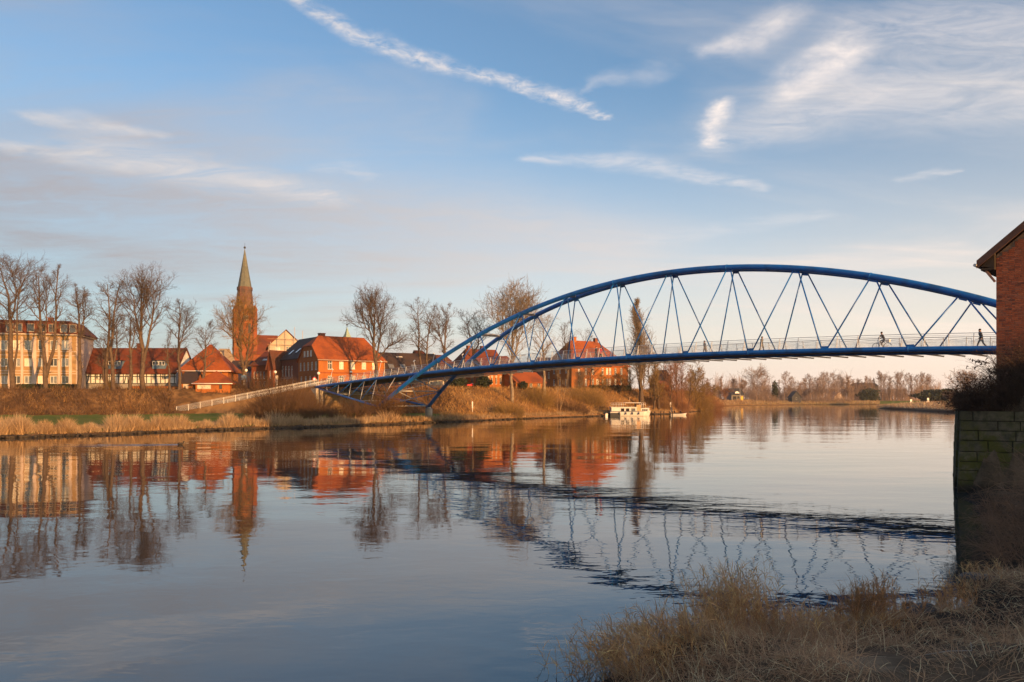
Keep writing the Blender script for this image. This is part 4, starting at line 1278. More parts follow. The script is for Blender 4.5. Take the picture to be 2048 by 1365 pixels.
h = House('orange_shed', 'small orange shed at the foot of the red brown trees', 'shed', 1322, 1337, 232, 25, 786, 'L', 5)
h.shape_px(768, 762); h.win('front', 1328, 772, 780, 4, 'single'); h.build_walls(M['brick_orange']); h.build_roof(M['tile_red'])

# -- small buildings around the river bend
h = House('boathouse', 'black roofed boathouse with a pale half round sign on the far bend', 'boathouse', 1463, 1487, 448, 5, 801.5, 'L', 9)
h.shape_px(788, 777.5, over=.8)
h.win('front', 1469, 793, 801, 7, 'single', 'grey_wood', 'pane_dark', False); h.win('front', 1477, 793, 801, 5, 'single', 'grey_wood', 'pane_dark', False)
h.build_walls(M['grey_wood']); h.build_roof(M['slate'])
x = h.W * .42; sg = MB()
sg.prism([(x + 1.3 * math.cos(t), -.9, h.Hw + .2 + 1.2 * math.sin(t)) for t in np.linspace(0, PI, 12)], (0, .25, 0)); sg.build('half_round_sign', M['white_paint'], h.root)
MB().box((h.W * .78, -.12, .0), (h.W - .3, -.02, h.Hw * .6)).build('yellow_door', M['yellow_paint'], h.root)
MB().tube([(h.W * .6, -2, 0), (h.W * .6, -2, 7)], .06, 5).build('flag_pole', M['white_paint'], h.root)
h = House('blue_cabin', 'dark slate cabin among the trees on the far bend', 'cabin', 1584, 1602, 478, 0, 803, 'L', 7)
h.shape_px(794, 783, 'y'); h.win('front', 1593, 795, 800, 3, 'single', sill=False); h.build_walls(M['slate']); h.build_roof(M['slate'])
h = House('white_gabled_house', 'small white gabled house showing through the trees on the far bend', 'house', 1668, 1690, 540, 10, 802, 'L', 9)
h.shape_px(795, 784.5, 'y'); h.win('front', 1676, 796.5, 800, 2.5, 'single', sill=False); h.win('front', 1683, 796.5, 800, 2.5, 'single', sill=False)
h.build_walls(M['render_pale']); h.build_roof(M['render_pale'])
h = House('grey_hall', 'long grey hall behind the poplars on the far bend', 'building', 1714, 1757, 600, 0, 802, 'L', 14)
h.shape_px(772, 766)
for px in (1722, 1734, 1746): h.win('front', px, 780, 790, 5, 'mid', sill=False)
h.build_walls(M['slate']); h.build_roof(M['slate'])

# -- stone retaining wall below the approach span
rw = House('retaining_wall', 'ochre stone retaining wall behind the lower truss of the bridge', 'wall', 650, 772, 141.3, 4, 826, 'L', 1.2)
rw.shape(rw.z('front', 0, 786), 0, 'none')
rw.build_walls(mat('ochre_stone', (.30, .20, .09), (.21, .14, .07), .9, c3=(.14, .1, .06), bump=.03))
MB().box((-.1, -.12, rw.Hw), (rw.W + .1, 1.3, rw.Hw + .2)).build('coping', M['concrete'], rw.root)
# ------------------------------------------------------------------ growing things: branches as tapered tubes
def norm(v): return v / (np.linalg.norm(v, axis=-1, keepdims=True) + 1e-9)
def shoots(rg, P0, Dv, L, r0, r1, seg, up=0.0, wob=.15, droop=0.0):
    """polylines starting at P0 along Dv, length L; up bends them skywards, droop towards the ground near the tip"""
    B = len(P0); P = np.zeros((B, seg + 1, 3)); P[:, 0] = P0; d = norm(np.array(Dv, float))
    for i in range(seg):
        k = (i + 1) / seg
        d = d + rg.normal(0, wob, (B, 3)); d[:, 2] += up * (1 - .3 * k) - droop * k
        d = norm(d); P[:, i + 1] = P[:, i] + d * (np.asarray(L)[:, None] / seg)
    t = np.linspace(0, 1, seg + 1)[None]
    Rr = np.asarray(r0)[:, None] * (1 - t) + np.asarray(r1)[:, None] * t if not np.isscalar(r0) else np.full((B, seg + 1), 1.0) * (r0 * (1 - t) + r1 * t)
    return P, Rr
def sprout(rg, P, Rd, n, t0, t1, ang, Lf, rk, r_end, seg, up=0.0, wob=.15, droop=0.0, rmax=9, flat=0.0):
    """n children on each parent polyline"""
    B, S, _ = P.shape
    t = t0 + (t1 - t0) * (np.arange(n)[None] + rg.random((B, n))) / n
    f = t * (S - 1); i = np.minimum(f.astype(int), S - 2); w = (f - i)[..., None]
    bi = np.arange(B)[:, None]
    base = P[bi, i] * (1 - w) + P[bi, i + 1] * w
    T = norm(P[bi, i + 1] - P[bi, i])
    rp_ = Rd[bi, i] * (1 - w[..., 0]) + Rd[bi, i + 1] * w[..., 0]
    az = (np.arange(n)[None] * 2.4 + rg.random((B, 1)) * 6.28 + rg.normal(0, .5, (B, n)))
    ref = np.where(np.abs(T[..., 2:]) < .9, np.array([0, 0, 1.0]), np.array([1.0, 0, 0]))
    u = norm(np.cross(T, ref)); v = np.cross(T, u)
    perp = u * np.cos(az)[..., None] + v * np.sin(az)[..., None]
    a = rg.uniform(*ang, (B, n))[..., None]
    d = T * np.cos(a) + perp * np.sin(a)
    L = Lf(t, B, n)
    r0 = np.minimum(rp_ * rk, rmax)
    return shoots(rg, base.reshape(-1, 3), d.reshape(-1, 3), L.reshape(-1), r0.reshape(-1), np.minimum(r0.reshape(-1) * .6, r_end), seg, up, wob, droop)

def place_mesh(name, V, Q, origin, material, parent=None, smooth=True):
    return link(name, np_mesh(name, V - np.asarray(origin)[None], Q, smooth), material, parent)

# ------------------------------------------------------------------ the brick warehouse on the near quay
wa = R(-45)
WC = Vector((22.7, 36.0, 0)); wt = Vector((math.cos(wa), math.sin(wa), 0)); wb = Vector((-math.sin(wa), math.cos(wa), 0))
wh = thing('brick_warehouse', 'red brick warehouse gable with overhanging roof at the right edge', 'building', loc=(WC.x, WC.y, 5.6), rz=wa)
WW, WD, WH = 13.0, 14.0, 4.4
RS = .83                                          # roof slope
zr = lambda x: 5.43 + RS * min(x, WW - x)          # top of the roof above the base
b = MB()
gable = [(0, 0, -2.4), (WW, 0, -2.4), (WW, 0, 5.1), (WW / 2, 0, 5.1 + RS * WW / 2), (0, 0, 5.1)]
b.prism(gable, (0, WD, 0))
mortar = mat('mortar', (.21, .145, .105), (.155, .11, .08), 3)
b.build('wall', mortar, wh)
brick_mat('brick_wall_far', (.33, .10, .05), (.27, .082, .043), (.21, .068, .038), (.25, .17, .12))
MB().box((-.012, .3, -2.4), (.0, WD, 5.0)).build('side_wall', M['brick_wall_far'], wh)
MB().prism([(3.4, -.011, -2.4), (WW, -.011, -2.4), (WW, -.011, 5.0), (WW / 2, -.011, 5.0 + RS * WW / 2), (3.4, -.011, 5.0 + RS * 3.4)], (0, .01, 0)).build('gable_wall', M['brick_wall_far'], wh)
bcol = [(.36, .098, .045), (.30, .080, .039), (.41, .120, .055), (.24, .070, .040), (.33, .110, .062), (.18, .060, .040)]
bms = []
for i, c in enumerate(bcol):
    bm_ = mat('brick_tone', c, tuple(k * .8 for k in c), 14, rough=.85, bump=.003)
    hm = []
    for ln in (.238, .113):
        j = [rnd.uniform(-.003, .003) for _ in range(4)]
        mb_ = MB().add([(0, 0, 0), (ln, 0, 0), (ln, .03, 0), (0, .03, 0), (.003, -.012 + j[0], .003), (ln - .003, -.012 + j[1], .003), (ln, .03, .071), (0, .03, .071), (.003, -.012 + j[2], .068), (ln - .003, -.012 + j[3], .068), (ln, 0, .071), (0, 0, .071)],
                        [(4, 5, 9, 8), (0, 1, 5, 4), (8, 9, 10, 11), (0, 4, 8, 11), (1, 10, 9, 5), (11, 10, 6, 7), (0, 3, 2, 1)])
        me = mb_.mesh('brick'); me.materials.append(bm_); hm.append(me)
    bms.append(hm)
cells = []
for r_ in range(-4, 120):
    z = r_ * .083; x = 0.0
    head = (r_ % 2 == 0)
    seq = 0
    while x < 3.4:
        hd = (seq == 0 and head) or (rnd.random() < .12)
        ln = .113 if hd else .238
        if z + .08 < 5.06 + RS * x: cells.append((x, z, hd))
        x += ln + .012; seq += 1
def cell_rank(c):
    p = WC + wt * c[0]
    px = CX + F * p.x / p.y
    return (px > 2052, c[1] < -.1, c[0])
cells.sort(key=cell_rank)
rest = MB()
for k, (x, z, hd) in enumerate(cells):
    tone = rnd.choices(range(6), [5, 5, 3, 3, 3, 1])[0]
    if k < 300:
        link('brick', bms[tone][1 if hd else 0], None, wh, loc=(x, -.004 + rnd.uniform(-.003, .003), z))
    else:
        ln = .113 if hd else .238
        rest.box((x, -.014 + rnd.uniform(-.003, .003), z), (x + ln, .02, z + .071))
tag(rest.build('brickwork', M['brick_wall_far'], wh), kind='stuff')
# roof with deep eaves, barge board, soffit and brace
ro = MB(); ov, og_, th = .68, .35, .20
for sx in (0, 1):
    X = (lambda x: x) if sx == 0 else (lambda x: WW - x)
    pr = [(X(-ov), -og_, 5.43 - RS * ov - th), (X(WW / 2), -og_, 5.43 + RS * WW / 2 - th), (X(WW / 2), -og_, 5.43 + RS * WW / 2), (X(-ov), -og_, 5.43 - RS * ov)]
    ro.prism(pr, (0, WD + .7, 0))
roof = ro.build('roof', mat('roof_old', (.085, .04, .03), (.06, .032, .026), 2.5, bump=.03, bscale=5), wh)
bb = MB()
for sx in (0, 1):
    X = (lambda x: x) if sx == 0 else (lambda x: WW - x)
    bb.prism([(X(-ov - .04), -og_ - .05, 5.43 - RS * ov - .34), (X(WW / 2), -og_ - .05, 5.43 + RS * WW / 2 - .34), (X(WW / 2), -og_ - .05, 5.43 + RS * WW / 2 + .03), (X(-ov - .04), -og_ - .05, 5.43 - RS * ov + .03)], (0, .05, 0))
bb.build('barge_board', mat('barge_brown', (.10, .05, .04), (.07, .037, .03), 3), roof)
MB().box((-ov + .1, -.25, 4.42), (-.015, WD, 4.52)).build('soffit', M['dark_wood'], wh)
MB().prism([(-.02, -.02, 4.52), (-.02, -.02, 5.36), (-ov + .12, -.02, 4.6)], (0, -.2, 0)).build('soffit', M['dark_wood'], wh)
MB().tube([(-ov - .1, -.45, 4.68), (-ov - .1, WD, 4.68)], .075, 8).build('gutter', M['grey_steel'], wh)
for y in (-.12, 4, 8, 12):
    MB().bar((-.02, y, 3.85), (-ov + .25, y, 4.45), .09, .10).build('eave_brace', mat('brace_wood', (.24, .13, .1), (.18, .1, .08), 4) if y < 0 else M['brace_wood'], wh)

# ------------------------------------------------------------------ the old stone quay in front of it
qt = Vector((.872, -.49, 0)).normalized(); qb = Vector((-qt.y, qt.x, 0))
QA = Vector((19.32, 32.95, 0))
qw = thing('stone_quay', 'mossy sandstone quay wall of large blocks standing in the water', 'wall', loc=tuple(QA), rz=math.atan2(qt.y, qt.x))
bt = .055                                          # batter
core = MB(); QL, QD = 7.5, 9.0
core.add([(-.15, -.22, -1.2), (QL, -.22, -1.2), (QL, QD, -1.2), (-.15, QD, -1.2), (.05, .04, 3.42), (QL, .04, 3.42), (QL, QD, 3.42), (.05, QD, 3.42)],
         [(3, 2, 1, 0), (4, 5, 6, 7), (0, 1, 5, 4), (1, 2, 6, 5), (2, 3, 7, 6), (3, 0, 4, 7)])
core.build('wall_core', mat('quay_joint', (.035, .032, .022), (.022, .02, .015), 3), qw)
def stone_mat():
    m = bpy.data.materials.new('quay_stone'); m.use_nodes = True
    q = m.node_tree; n = NG(q); p = q.nodes['Principled BSDF']
    p.inputs['Roughness'].default_value = .9; p.inputs['Specular IOR Level'].default_value = .2
    pos = n.node('ShaderNodeNewGeometry').outputs['Position']
    oi = n.node('ShaderNodeObjectInfo')
    s = n.node('ShaderNodeSeparateXYZ'); q.links.new(pos, s.inputs[0])
    a = n.mix(oi.outputs['Random'], (.085, .072, .046, 1), (.16, .135, .09, 1))
    a = n.mix(n.ramp(n.noise(pos, 3.5, 5, .65), .35, .7), a, (.055, .05, .032, 1))
    moss = n.mix(n.noise(pos, 6, 3, .6), (.05, .055, .010, 1), (.105, .095, .018, 1))
    mf = n.m('MULTIPLY', n.ramp(n.noise(pos, 1.1, 5, .7), .42, .62), n.ramp(s.outputs[2], 3.3, 2.4, .25, .9))
    col = n.mix(mf, a, moss)
    col = n.mix(n.ramp(s.outputs[2], .15, .55, .85, 0.0), col, (.02, .018, .013, 1))
    q.links.new(col, p.inputs['Base Color'])
    b = n.node('ShaderNodeBump'); b.inputs['Distance'].default_value = .02
    q.links.new(n.noise(pos, 14, 5, .7), b.inputs['Height']); q.links.new(b.outputs[0], p.inputs['Normal'])
    MATS['quay_stone'] = m
stone_mat()
rows_z = [3.46, 3.03, 2.62, 2.20, 1.72, 1.30, .92, .50, .05, -.4, -.9]
for r_ in range(len(rows_z) - 1):
    zt_, zb_ = rows_z[r_] - .012, rows_z[r_ + 1] + .012
    x = -.02 - (.0 if r_ else .04)
    k = 0
    while x < QL:
        ln = rnd.uniform(.75, 1.5) if k or r_ % 2 else rnd.uniform(.4, .6)
        x1 = min(x + ln, QL)
        e = rnd.uniform(-.022, .022); c = .018
        fy = lambda z, e=e: -(3.46 - z) * bt - .045 + e
        fx = lambda z: -(3.46 - z) * bt * .75 - .03 if k == 0 else 0
        g_ = .014; dpt = .5 if k else .9
        xa = x + g_ if k else x
        vs = [(xa + fx(zb_), dpt, zb_), (x1 - g_, dpt, zb_), (x1 - g_, dpt, zt_), (xa + fx(zt_), dpt, zt_),
              (xa + fx(zb_), fy(zb_) + c, zb_), (x1 - g_, fy(zb_) + c, zb_), (x1 - g_, fy(zt_) + c, zt_), (xa + fx(zt_), fy(zt_) + c, zt_),
              (xa + fx(zb_) + c, fy(zb_), zb_ + c), (x1 - g_ - c, fy(zb_), zb_ + c), (x1 - g_ - c, fy(zt_), zt_ - c), (xa + fx(zt_) + c, fy(zt_), zt_ - c)]
        m_ = MB().add(vs, [(0, 1, 2, 3), (8, 9, 10, 11), (4, 5, 9, 8), (5, 6, 10, 9), (6, 7, 11, 10), (7, 4, 8, 11), (3, 2, 6, 7), (0, 4, 5, 1), (1, 5, 6, 2), (0, 3, 7, 4)])
        m_.build('stone', M['quay_stone'], qw)
        x = x1; k += 1
# side face of the quay along the river: coursed blocks, joined
sd = MB()
for r_ in range(len(rows_z) - 1):
    y = .95 + (.4 if r_ % 2 else 0)
    while y < QD:
        ln = rnd.uniform(.8, 1.5); zt_, zb_ = rows_z[r_] - .012, rows_z[r_ + 1] + .012
        o_ = rnd.uniform(-.02, .02)
        sd.box((-.16 + o_ - (3.46 - zb_) * .03, y + .014, zb_), (.3, min(y + ln, QD) - .014, zt_)); y += ln
tag(sd.build('side_stones', M['quay_stone'], qw), kind='stuff')

# ------------------------------------------------------------------ brambles on the quay
rg = np.random.default_rng(21)
def cane_mass(name, label, cat, pts, dirs, lens, r0, material, n1, l1, n2=0, l2=.2, droop=.25, up=.05, wob=.12, seg=5, sides=3, origin=None, rend=.002, leaf=None, nleaf=0, leafsize=.05, ang1=(.3, 1.0), s1=3, s2=1):
    """a many-stemmed shrub: stems, side twigs, optional dead leaves"""
    origin = np.array(origin if origin is not None else [pts[:, 0].mean(), pts[:, 1].mean(), pts[:, 2].min()])
    root = thing(name, label, cat, loc=tuple(origin))
    P, Rd = shoots(rg, pts, dirs, lens, r0, r0 * .35, seg, up, wob, droop)
    parts = [tubes(P, Rd, sides)]
    o = place_mesh('stems', *join_np(parts), origin, material, root)
    if n1:
        P1, R1 = sprout(rg, P, Rd, n1, .2, 1, ang1, lambda t, B, n: l1 * rg.uniform(.4, 1.2, (B, n)), .6, rend, s1, up, wob * 1.4, droop * .5)
        prt = [tubes(P1, R1, 3)]
        if n2:
            P2, R2 = sprout(rg, P1, R1, n2, .2, 1, (.3, 1.0), lambda t, B, n: l2 * rg.uniform(.4, 1.2, (B, n)), .7, rend, s2, 0, .2)
            prt.append(tubes(P2, R2, 3))
        V, Q = join_np(prt)
        place_mesh('twigs', V, Q, origin, material, root)
        if leaf:
            src = P2 if n2 else P1
            flatp = src.reshape(-1, 3); pick = flatp[rg.integers(0, len(flatp), nleaf)]
            leaf_quads(pick, leafsize, M[leaf], root, origin)
    return root
def leaf_quads(c, size, material, root, origin, name='leaves'):
    n = len(c); a = norm(rg.normal(0, 1, (n, 3))); b = norm(np.cross(a, rg.normal(0, 1, (n, 3))))
    s = size * rg.uniform(.6, 1.3, (n, 1)); nn = np.cross(a, b)
    V = np.stack([c - a * s, c + b * s * .45 + nn * s * .15, c + a * s, c - b * s * .45 + nn * s * .15], 1).reshape(-1, 3)
    Q = np.arange(n * 4).reshape(n, 4)
    tag(place_mesh(name, V, Q, origin, material, root, False), kind='stuff')

N = 2000
u = np.where(rg.random(N) < .5, rg.random(N) * .35, rg.random(N)); v = rg.random(N) ** 1.3
bx = QA.x + qt.x * (.05 + 7.0 * u) + qb.x * (.12 + 4.5 * v); by = QA.y + qt.y * (.05 + 7.0 * u) + qb.y * (.12 + 4.5 * v)
bz = np.maximum(3.38, near_height(bx, by)) - .05
hgt = 1.25 + 1.7 * np.clip(u * 3.2, 0, 1) * (1 - .55 * v)
dirs = np.stack([rg.normal(-.35, .45, N), rg.normal(-.25, .4, N), np.ones(N)], 1)
cane_mass('bramble_shrub', 'dense dark leafless bramble thicket on top of the stone quay below the warehouse', 'shrub', np.stack([bx, by, bz], 1), dirs, hgt * rg.uniform(.6, 1.15, N), .009, M['bramble_near'], 4, .5, 2, .22, droop=.32, up=.06, wob=.16, leaf='dead_leaf', nleaf=3200, leafsize=.055, rend=.003)
# ivy-like growth up the wall foot
N = 420
u = rg.random(N)
bx = WC.x + wt.x * (.1 + 4 * u) - wb.x * .35; by = WC.y + wt.y * (.1 + 4 * u) - wb.y * .35
bz = 5.0 + 0 * u
dirs = np.stack([rg.normal(-.15, .4, N), rg.normal(-.1, .25, N), np.ones(N)], 1)
cane_mass('wall_shrub', 'dark shrub with clinging dead leaves against the foot of the warehouse gable', 'shrub', np.stack([bx, by, bz], 1), dirs, (.45 + .95 * u) * rg.uniform(.6, 1.2, N), .008, M['bramble_near'], 5, .35, 2, .15, droop=.2, wob=.15, leaf='dead_leaf', nleaf=3600, leafsize=.06)
p0 = np.array([[22.35, 35.9, 5.62]] * 4); 
cane_mass('leafy_spray', 'thin spray of dead leaves poking left below the bridge end', 'twig', p0, np.array([[-1, -.1, .15], [-1, -.3, .3], [-.9, 0, .05], [-1, 0, .22]]), np.array([1.15, .9, .8, .7]), .009, M['bramble_near'], 7, .16, 0, droop=.08, up=0, leaf='dead_leaf', nleaf=110, leafsize=.06)
# bare twiggy shrubs on the bank in front of the quay
N = 190
u = rg.random(N); by = rg.uniform(16.8, 25.5, N)
bx = .612 * by + .15 + 3.0 * u
bz = np.maximum(near_height(bx, by), .05) - .05
dirs = np.stack([rg.normal(-.62, .38, N), rg.normal(-.35, .35, N), np.ones(N) * .85], 1)
cane_mass('twiggy_shrub', 'bare brown twiggy shrub arching over the water in front of the stone quay', 'shrub', np.stack([bx, by, bz], 1), dirs, rg.uniform(.8, 1.9, N) * (.62 + .95 * u) * np.interp(by, [16.8, 19, 25], [.5, .8, 1.25]), .014, mat('twig_brown', (.24, .15, .095), (.15, .095, .06), 1.5), 8, .62, 3, .32, droop=.30, up=.04, wob=.1, seg=6, rend=.005)
N = 160
u = rg.random(N)
bx = 12.6 + 3.8 * u; by = 17.6 + 3.0 * u + rg.normal(0, .35, N); bz = near_height(bx, by) - .05
dirs = np.stack([rg.normal(-.3, .4, N), rg.normal(-.2, .35, N), np.ones(N)], 1)
cane_mass('bank_shrub', 'small bare shrub among dry grass at the right edge of the bank', 'shrub', np.stack([bx, by, bz], 1), dirs, rg.uniform(.5, 1.25, N), .006, M['twig_brown'], 6, .32, 3, .16, droop=.2, wob=.14, rend=.002)
# ------------------------------------------------------------------ trees
def plen(P): return np.linalg.norm(np.diff(P, axis=1), axis=2).sum(1)
def resample(pts, n):
    pts = np.array(pts, float); d = np.r_[0, np.cumsum(np.linalg.norm(np.diff(pts, axis=0), axis=1))]
    t = np.linspace(0, d[-1], n); return np.stack([np.interp(t, d, pts[:, k]) for k in range(3)], 1)
OVAL = lambda t: .35 + .75 * np.sin(PI * np.clip(t * .92 + .08, 0, 1)) ** .8
ROUND = lambda t: .55 + .6 * np.sin(PI * np.clip(t * .8 + .15, 0, 1))
LOW = lambda t: 1.15 - .75 * t
COLUMN = lambda t: .9 - .35 * t
def tree(name, label, px, yb, yt, D, wpx, stems=None, r=None, tb=.30, n=(13, 8, 5, 3), prof=OVAL, ang=(.5, .95), up=.10, bark='bark', twig='twig', seed=0, group=None, fuzz=22, tw=.0125, cat='tree', lead=1.0, lean=0.0, kr=.62, wob=.13):
    rg = np.random.default_rng(1000 + seed)
    s = D / F; zb = zat(yb, D) - .25; H = (yb - yt) * s; w = wpx * s * (.84 if name == 'lime_tree' else 1)
    x0 = (px - CX) * s
    r = r or max(.12, H * .0155)
    root = thing(name, label, cat, loc=(x0, D, zb), group=group)
    S = 9
    if stems is None:
        ts = np.linspace(0, 1, S)
        wand = np.cumsum(rg.normal(0, .011 * H, (S, 2)), 0); wand[0] = 0
        P0 = np.stack([wand[:, 0] + lean * H * ts, wand[:, 1], ts * H * .93 * lead], 1)[None]
        R0 = (r * (1 - ts) ** .9 + .03 * r)[None]
        R0[0, 0] *= 1.25
    else:
        Ps, Rs = [], []
        for st in stems:
            pp = [((q[0] - px) * s, (q[2] if len(q) > 2 else 0) + rg.normal(0, .15) * (i > 0), (yb - q[1]) * s) for i, q in enumerate(st['p'])]
            Pq = resample(pp, S); Pq[1:-1, :2] += rg.normal(0, .006 * H, (S - 2, 2))
            Ps.append(Pq); ra, rb = st.get('r', (r, .04)); Rs.append(np.linspace(ra, rb, S))
        P0, R0 = np.array(Ps), np.array(Rs)
    Hn = P0[:, -1, 2].max()
    def L1(t, B, n_):
        z = np.stack([np.interp(t[b] * (S - 1), np.arange(S), P0[b, :, 2]) for b in range(B)]) / Hn
        zz = np.clip((z - tb) / (1 - tb), 0, 1)
        return w * 1.2 * prof(zz) * rg.uniform(.7, 1.15, (B, n_))
    P1, R1 = sprout(rg, P0, R0, n[0], tb, .99, ang, L1, kr, .03, 6, up, wob, 0, rmax=r * .34)
    l1 = plen(P1)
    P2, R2 = sprout(rg, P1, R1, n[1], .18, 1, (.35, .95), lambda t, B, m: l1[:, None] * (.62 - .30 * t) * rg.uniform(.6, 1.25, (B, m)), .62, .02, 4, up * .8, wob * 1.15)
    l2 = plen(P2)
    P3, R3 = sprout(rg, P2, R2, n[2], .15, 1, (.3, .95), lambda t, B, m: np.maximum(l2[:, None] * .56 * rg.uniform(.5, 1.3, (B, m)), .35), .62, tw, 2, up * .6, wob * 1.3)
    R3 = np.maximum(R3, tw)
    # keep the whole crown inside the height and spread it is meant to have
    zmax = np.percentile(P3[:, -1, 2], 99.3); kz = float(np.clip(H / zmax, .72, 1.12))
    xs_ = np.percentile(np.abs(P3[:, -1, 0]), 96); kx = float(np.clip(wpx * s / xs_, .82, 1.15))
    kk = np.array([kx, kx, kz]); P0, P1, P2, P3 = P0 * kk, P1 * kk, P2 * kk, P3 * kk
    o = [0, 0, 0]
    V, Q = join_np([tubes(P0, R0, 7), tubes(P1, R1, 5)])
    place_mesh('trunk', V, Q, o, M[bark], root)
    parts = [tubes(P2, R2, 3), tubes(P3, R3, 3)]
    if n[3]:
        l3 = plen(P3)
        P4, R4 = sprout(rg, P3, R3, n[3], .15, 1, (.3, 1.0), lambda t, B, m: np.clip(l3[:, None] * .6 * rg.uniform(.5, 1.3, (B, m)), .3, 1.4), .7, tw * .8, 1, up * .4, wob)
        R4 = np.maximum(R4, tw * .75)
        parts.append(tubes(P4, R4, 3))
    if fuzz:
        Pf, Rf = sprout(rg, P0, R0, fuzz, .12, .9, (.8, 1.4), lambda t, B, m: rg.uniform(.6, 2.2, (B, m)) * min(1, H / 24), .2, tw, 3, .12, .15)
        Pg, Rg_ = sprout(rg, Pf, Rf, 4, .2, 1, (.3, .9), lambda t, B, m: rg.uniform(.3, .9, (B, m)), .6, tw * .8, 1, .1, .15)
        parts += [tubes(Pf, np.maximum(Rf, tw), 3), tubes(Pg, np.maximum(Rg_, tw * .75), 3)]
    V, Q = join_np(parts)
    place_mesh('crown', V, Q, o, M[twig], root)
    return root

def S_(r0, r1, *p): return {'p': p, 'r': (r0 * .62, r1)}
# the row of old limes on the left embankment
tree('lime_tree', 'tall bare lime with two leaning stems at the far left edge', 26, 778, 505, 141, 62, [S_(.85, .05, (26, 778), (24, 720), (20, 640), (16, 580), (4, 500)), S_(.34, .05, (27, 740), (33, 690), (34, 600), (44, 540), (52, 512)), S_(.3, .05, (21, 640), (28, 590), (27, 540), (20, 508))], tb=.40, n=(11, 8, 5, 2), seed=1)
tree('lime_tree', 'bare lime forking low into a wide V of two stems before the tan block', 92, 779, 528, 139, 36, [S_(.72, .05, (92, 779), (91, 748), (86, 700), (80, 640), (77, 590), (72, 540)), S_(.55, .05, (92, 752), (98, 735), (112, 690), (117, 640), (118, 590), (122, 528)), S_(.22, .04, (86, 690), (92, 640), (95, 600), (92, 560))], tb=.42, n=(11, 8, 5, 2), seed=2)
tree('lime_tree', 'slim bare lime standing before the right corner of the tan block', 157, 777, 565, 140, 30, [S_(.66, .05, (157, 777), (158, 740), (160, 690), (160, 640), (157, 600), (150, 566)), S_(.3, .04, (160, 690), (165, 640), (168, 600), (166, 575))], tb=.45, n=(11, 7, 5, 3), seed=3, fuzz=36)
tree('lime_tree', 'bare twin stemmed lime with shaggy trunk shoots in front of the half timbered house', 220, 778, 558, 141, 36, [S_(.6, .05, (215, 778), (213, 740), (217, 680), (219, 630), (216, 590), (214, 560)), S_(.66, .05, (226, 778), (224, 740), (222, 690), (224, 640), (230, 590), (236, 558)), S_(.32, .04, (210, 778), (209, 720), (209, 680)), S_(.25, .04, (228, 720), (232, 680), (230, 640))], tb=.35, n=(10, 7, 5, 3), seed=4, fuzz=40)
tree('lime_tree', 'thin crooked lime just left of the tallest bare lime', 260, 779, 628, 142, 20, [S_(.55, .05, (260, 779), (262, 740), (263, 700), (259, 665), (262, 630)), S_(.2, .04, (263, 700), (270, 670), (272, 640))], tb=.4, n=(8, 6, 5, 2), seed=5, fuzz=34)
tree('lime_tree', 'tallest broad crowned bare lime behind the low brick garden wall', 287, 779, 528, 143, 58, [S_(.80, .06, (287, 779), (286, 740), (285, 700), (281, 650), (282, 590), (280, 530)), S_(.5, .05, (287, 712), (296, 675), (303, 640), (312, 590), (318, 555)), S_(.42, .05, (283, 680), (276, 640), (268, 600), (262, 560), (250, 545)), S_(.3, .05, (282, 600), (292, 570), (296, 540))], tb=.42, n=(11, 8, 5, 2), prof=ROUND, seed=6)
tree('lime_tree', 'slender bare lime with a thin straight trunk left of the pyramid roofed house', 340, 779, 655, 144, 16, tb=.35, n=(9, 6, 4, 2), seed=7, r=.22)
tree('lime_tree', 'medium bare lime with oval crown overlapping the pyramid roofed house', 358, 780, 598, 146, 34, [S_(.55, .05, (358, 780), (360, 740), (357, 700), (358, 650), (360, 602)), S_(.22, .04, (358, 700), (366, 665), (371, 625))], tb=.36, n=(11, 7, 5, 3), seed=8)
tree('lime_tree', 'small round crowned bare tree in front of the pyramid roofed house', 402, 780, 638, 147, 30, tb=.34, n=(12, 7, 5, 3), prof=ROUND, seed=9, r=.32)
tree('lime_tree', 'bare ivy tangled tree with spreading limbs in front of the church tower', 489, 781, 585, 152, 46, [S_(.70, .08, (489, 781), (487, 740), (480, 690), (478, 640), (472, 600)), S_(.45, .05, (488, 745), (496, 700), (503, 650), (512, 610)), S_(.4, .05, (481, 690), (464, 650), (450, 620)), S_(.3, .05, (478, 650), (486, 610), (488, 585))], tb=.25, n=(10, 7, 6, 3), prof=ROUND, seed=10, fuzz=60, twig='twig_olive')
tree('lime_tree', 'large spreading bare tree at the right corner of the brick house', 752, 778, 568, 152, 50, [S_(.72, .06, (753, 778), (751, 730), (749, 690), (748, 640), (750, 600), (749, 570)), S_(.40, .05, (752, 710), (760, 670), (764, 640), (770, 605)), S_(.36, .05, (750, 680), (738, 650), (722, 628), (706, 620)), S_(.3, .05, (755, 710), (772, 690), (790, 675), (798, 668)), S_(.3, .05, (749, 650), (738, 615), (733, 585))], tb=.42, n=(11, 8, 5, 2), prof=ROUND, seed=11)
tree('lime_tree', 'tall bare tree with two stems behind the bridge approach railing', 845, 777, 595, 160, 38, [S_(.5, .05, (845, 777), (843, 730), (839, 690), (840, 640), (838, 597)), S_(.42, .05, (852, 777), (852, 740), (852, 690), (858, 640), (862, 612))], tb=.35, n=(11, 7, 5, 3), seed=12)
tree('lime_tree', 'bare tree with forked crown just left of the rising arch', 890, 777, 605, 163, 32, [S_(.5, .05, (890, 777), (892, 730), (891, 690), (893, 640), (895, 606)), S_(.35, .05, (891, 700), (880, 670), (875, 640))], tb=.35, n=(11, 7, 5, 3), seed=13)
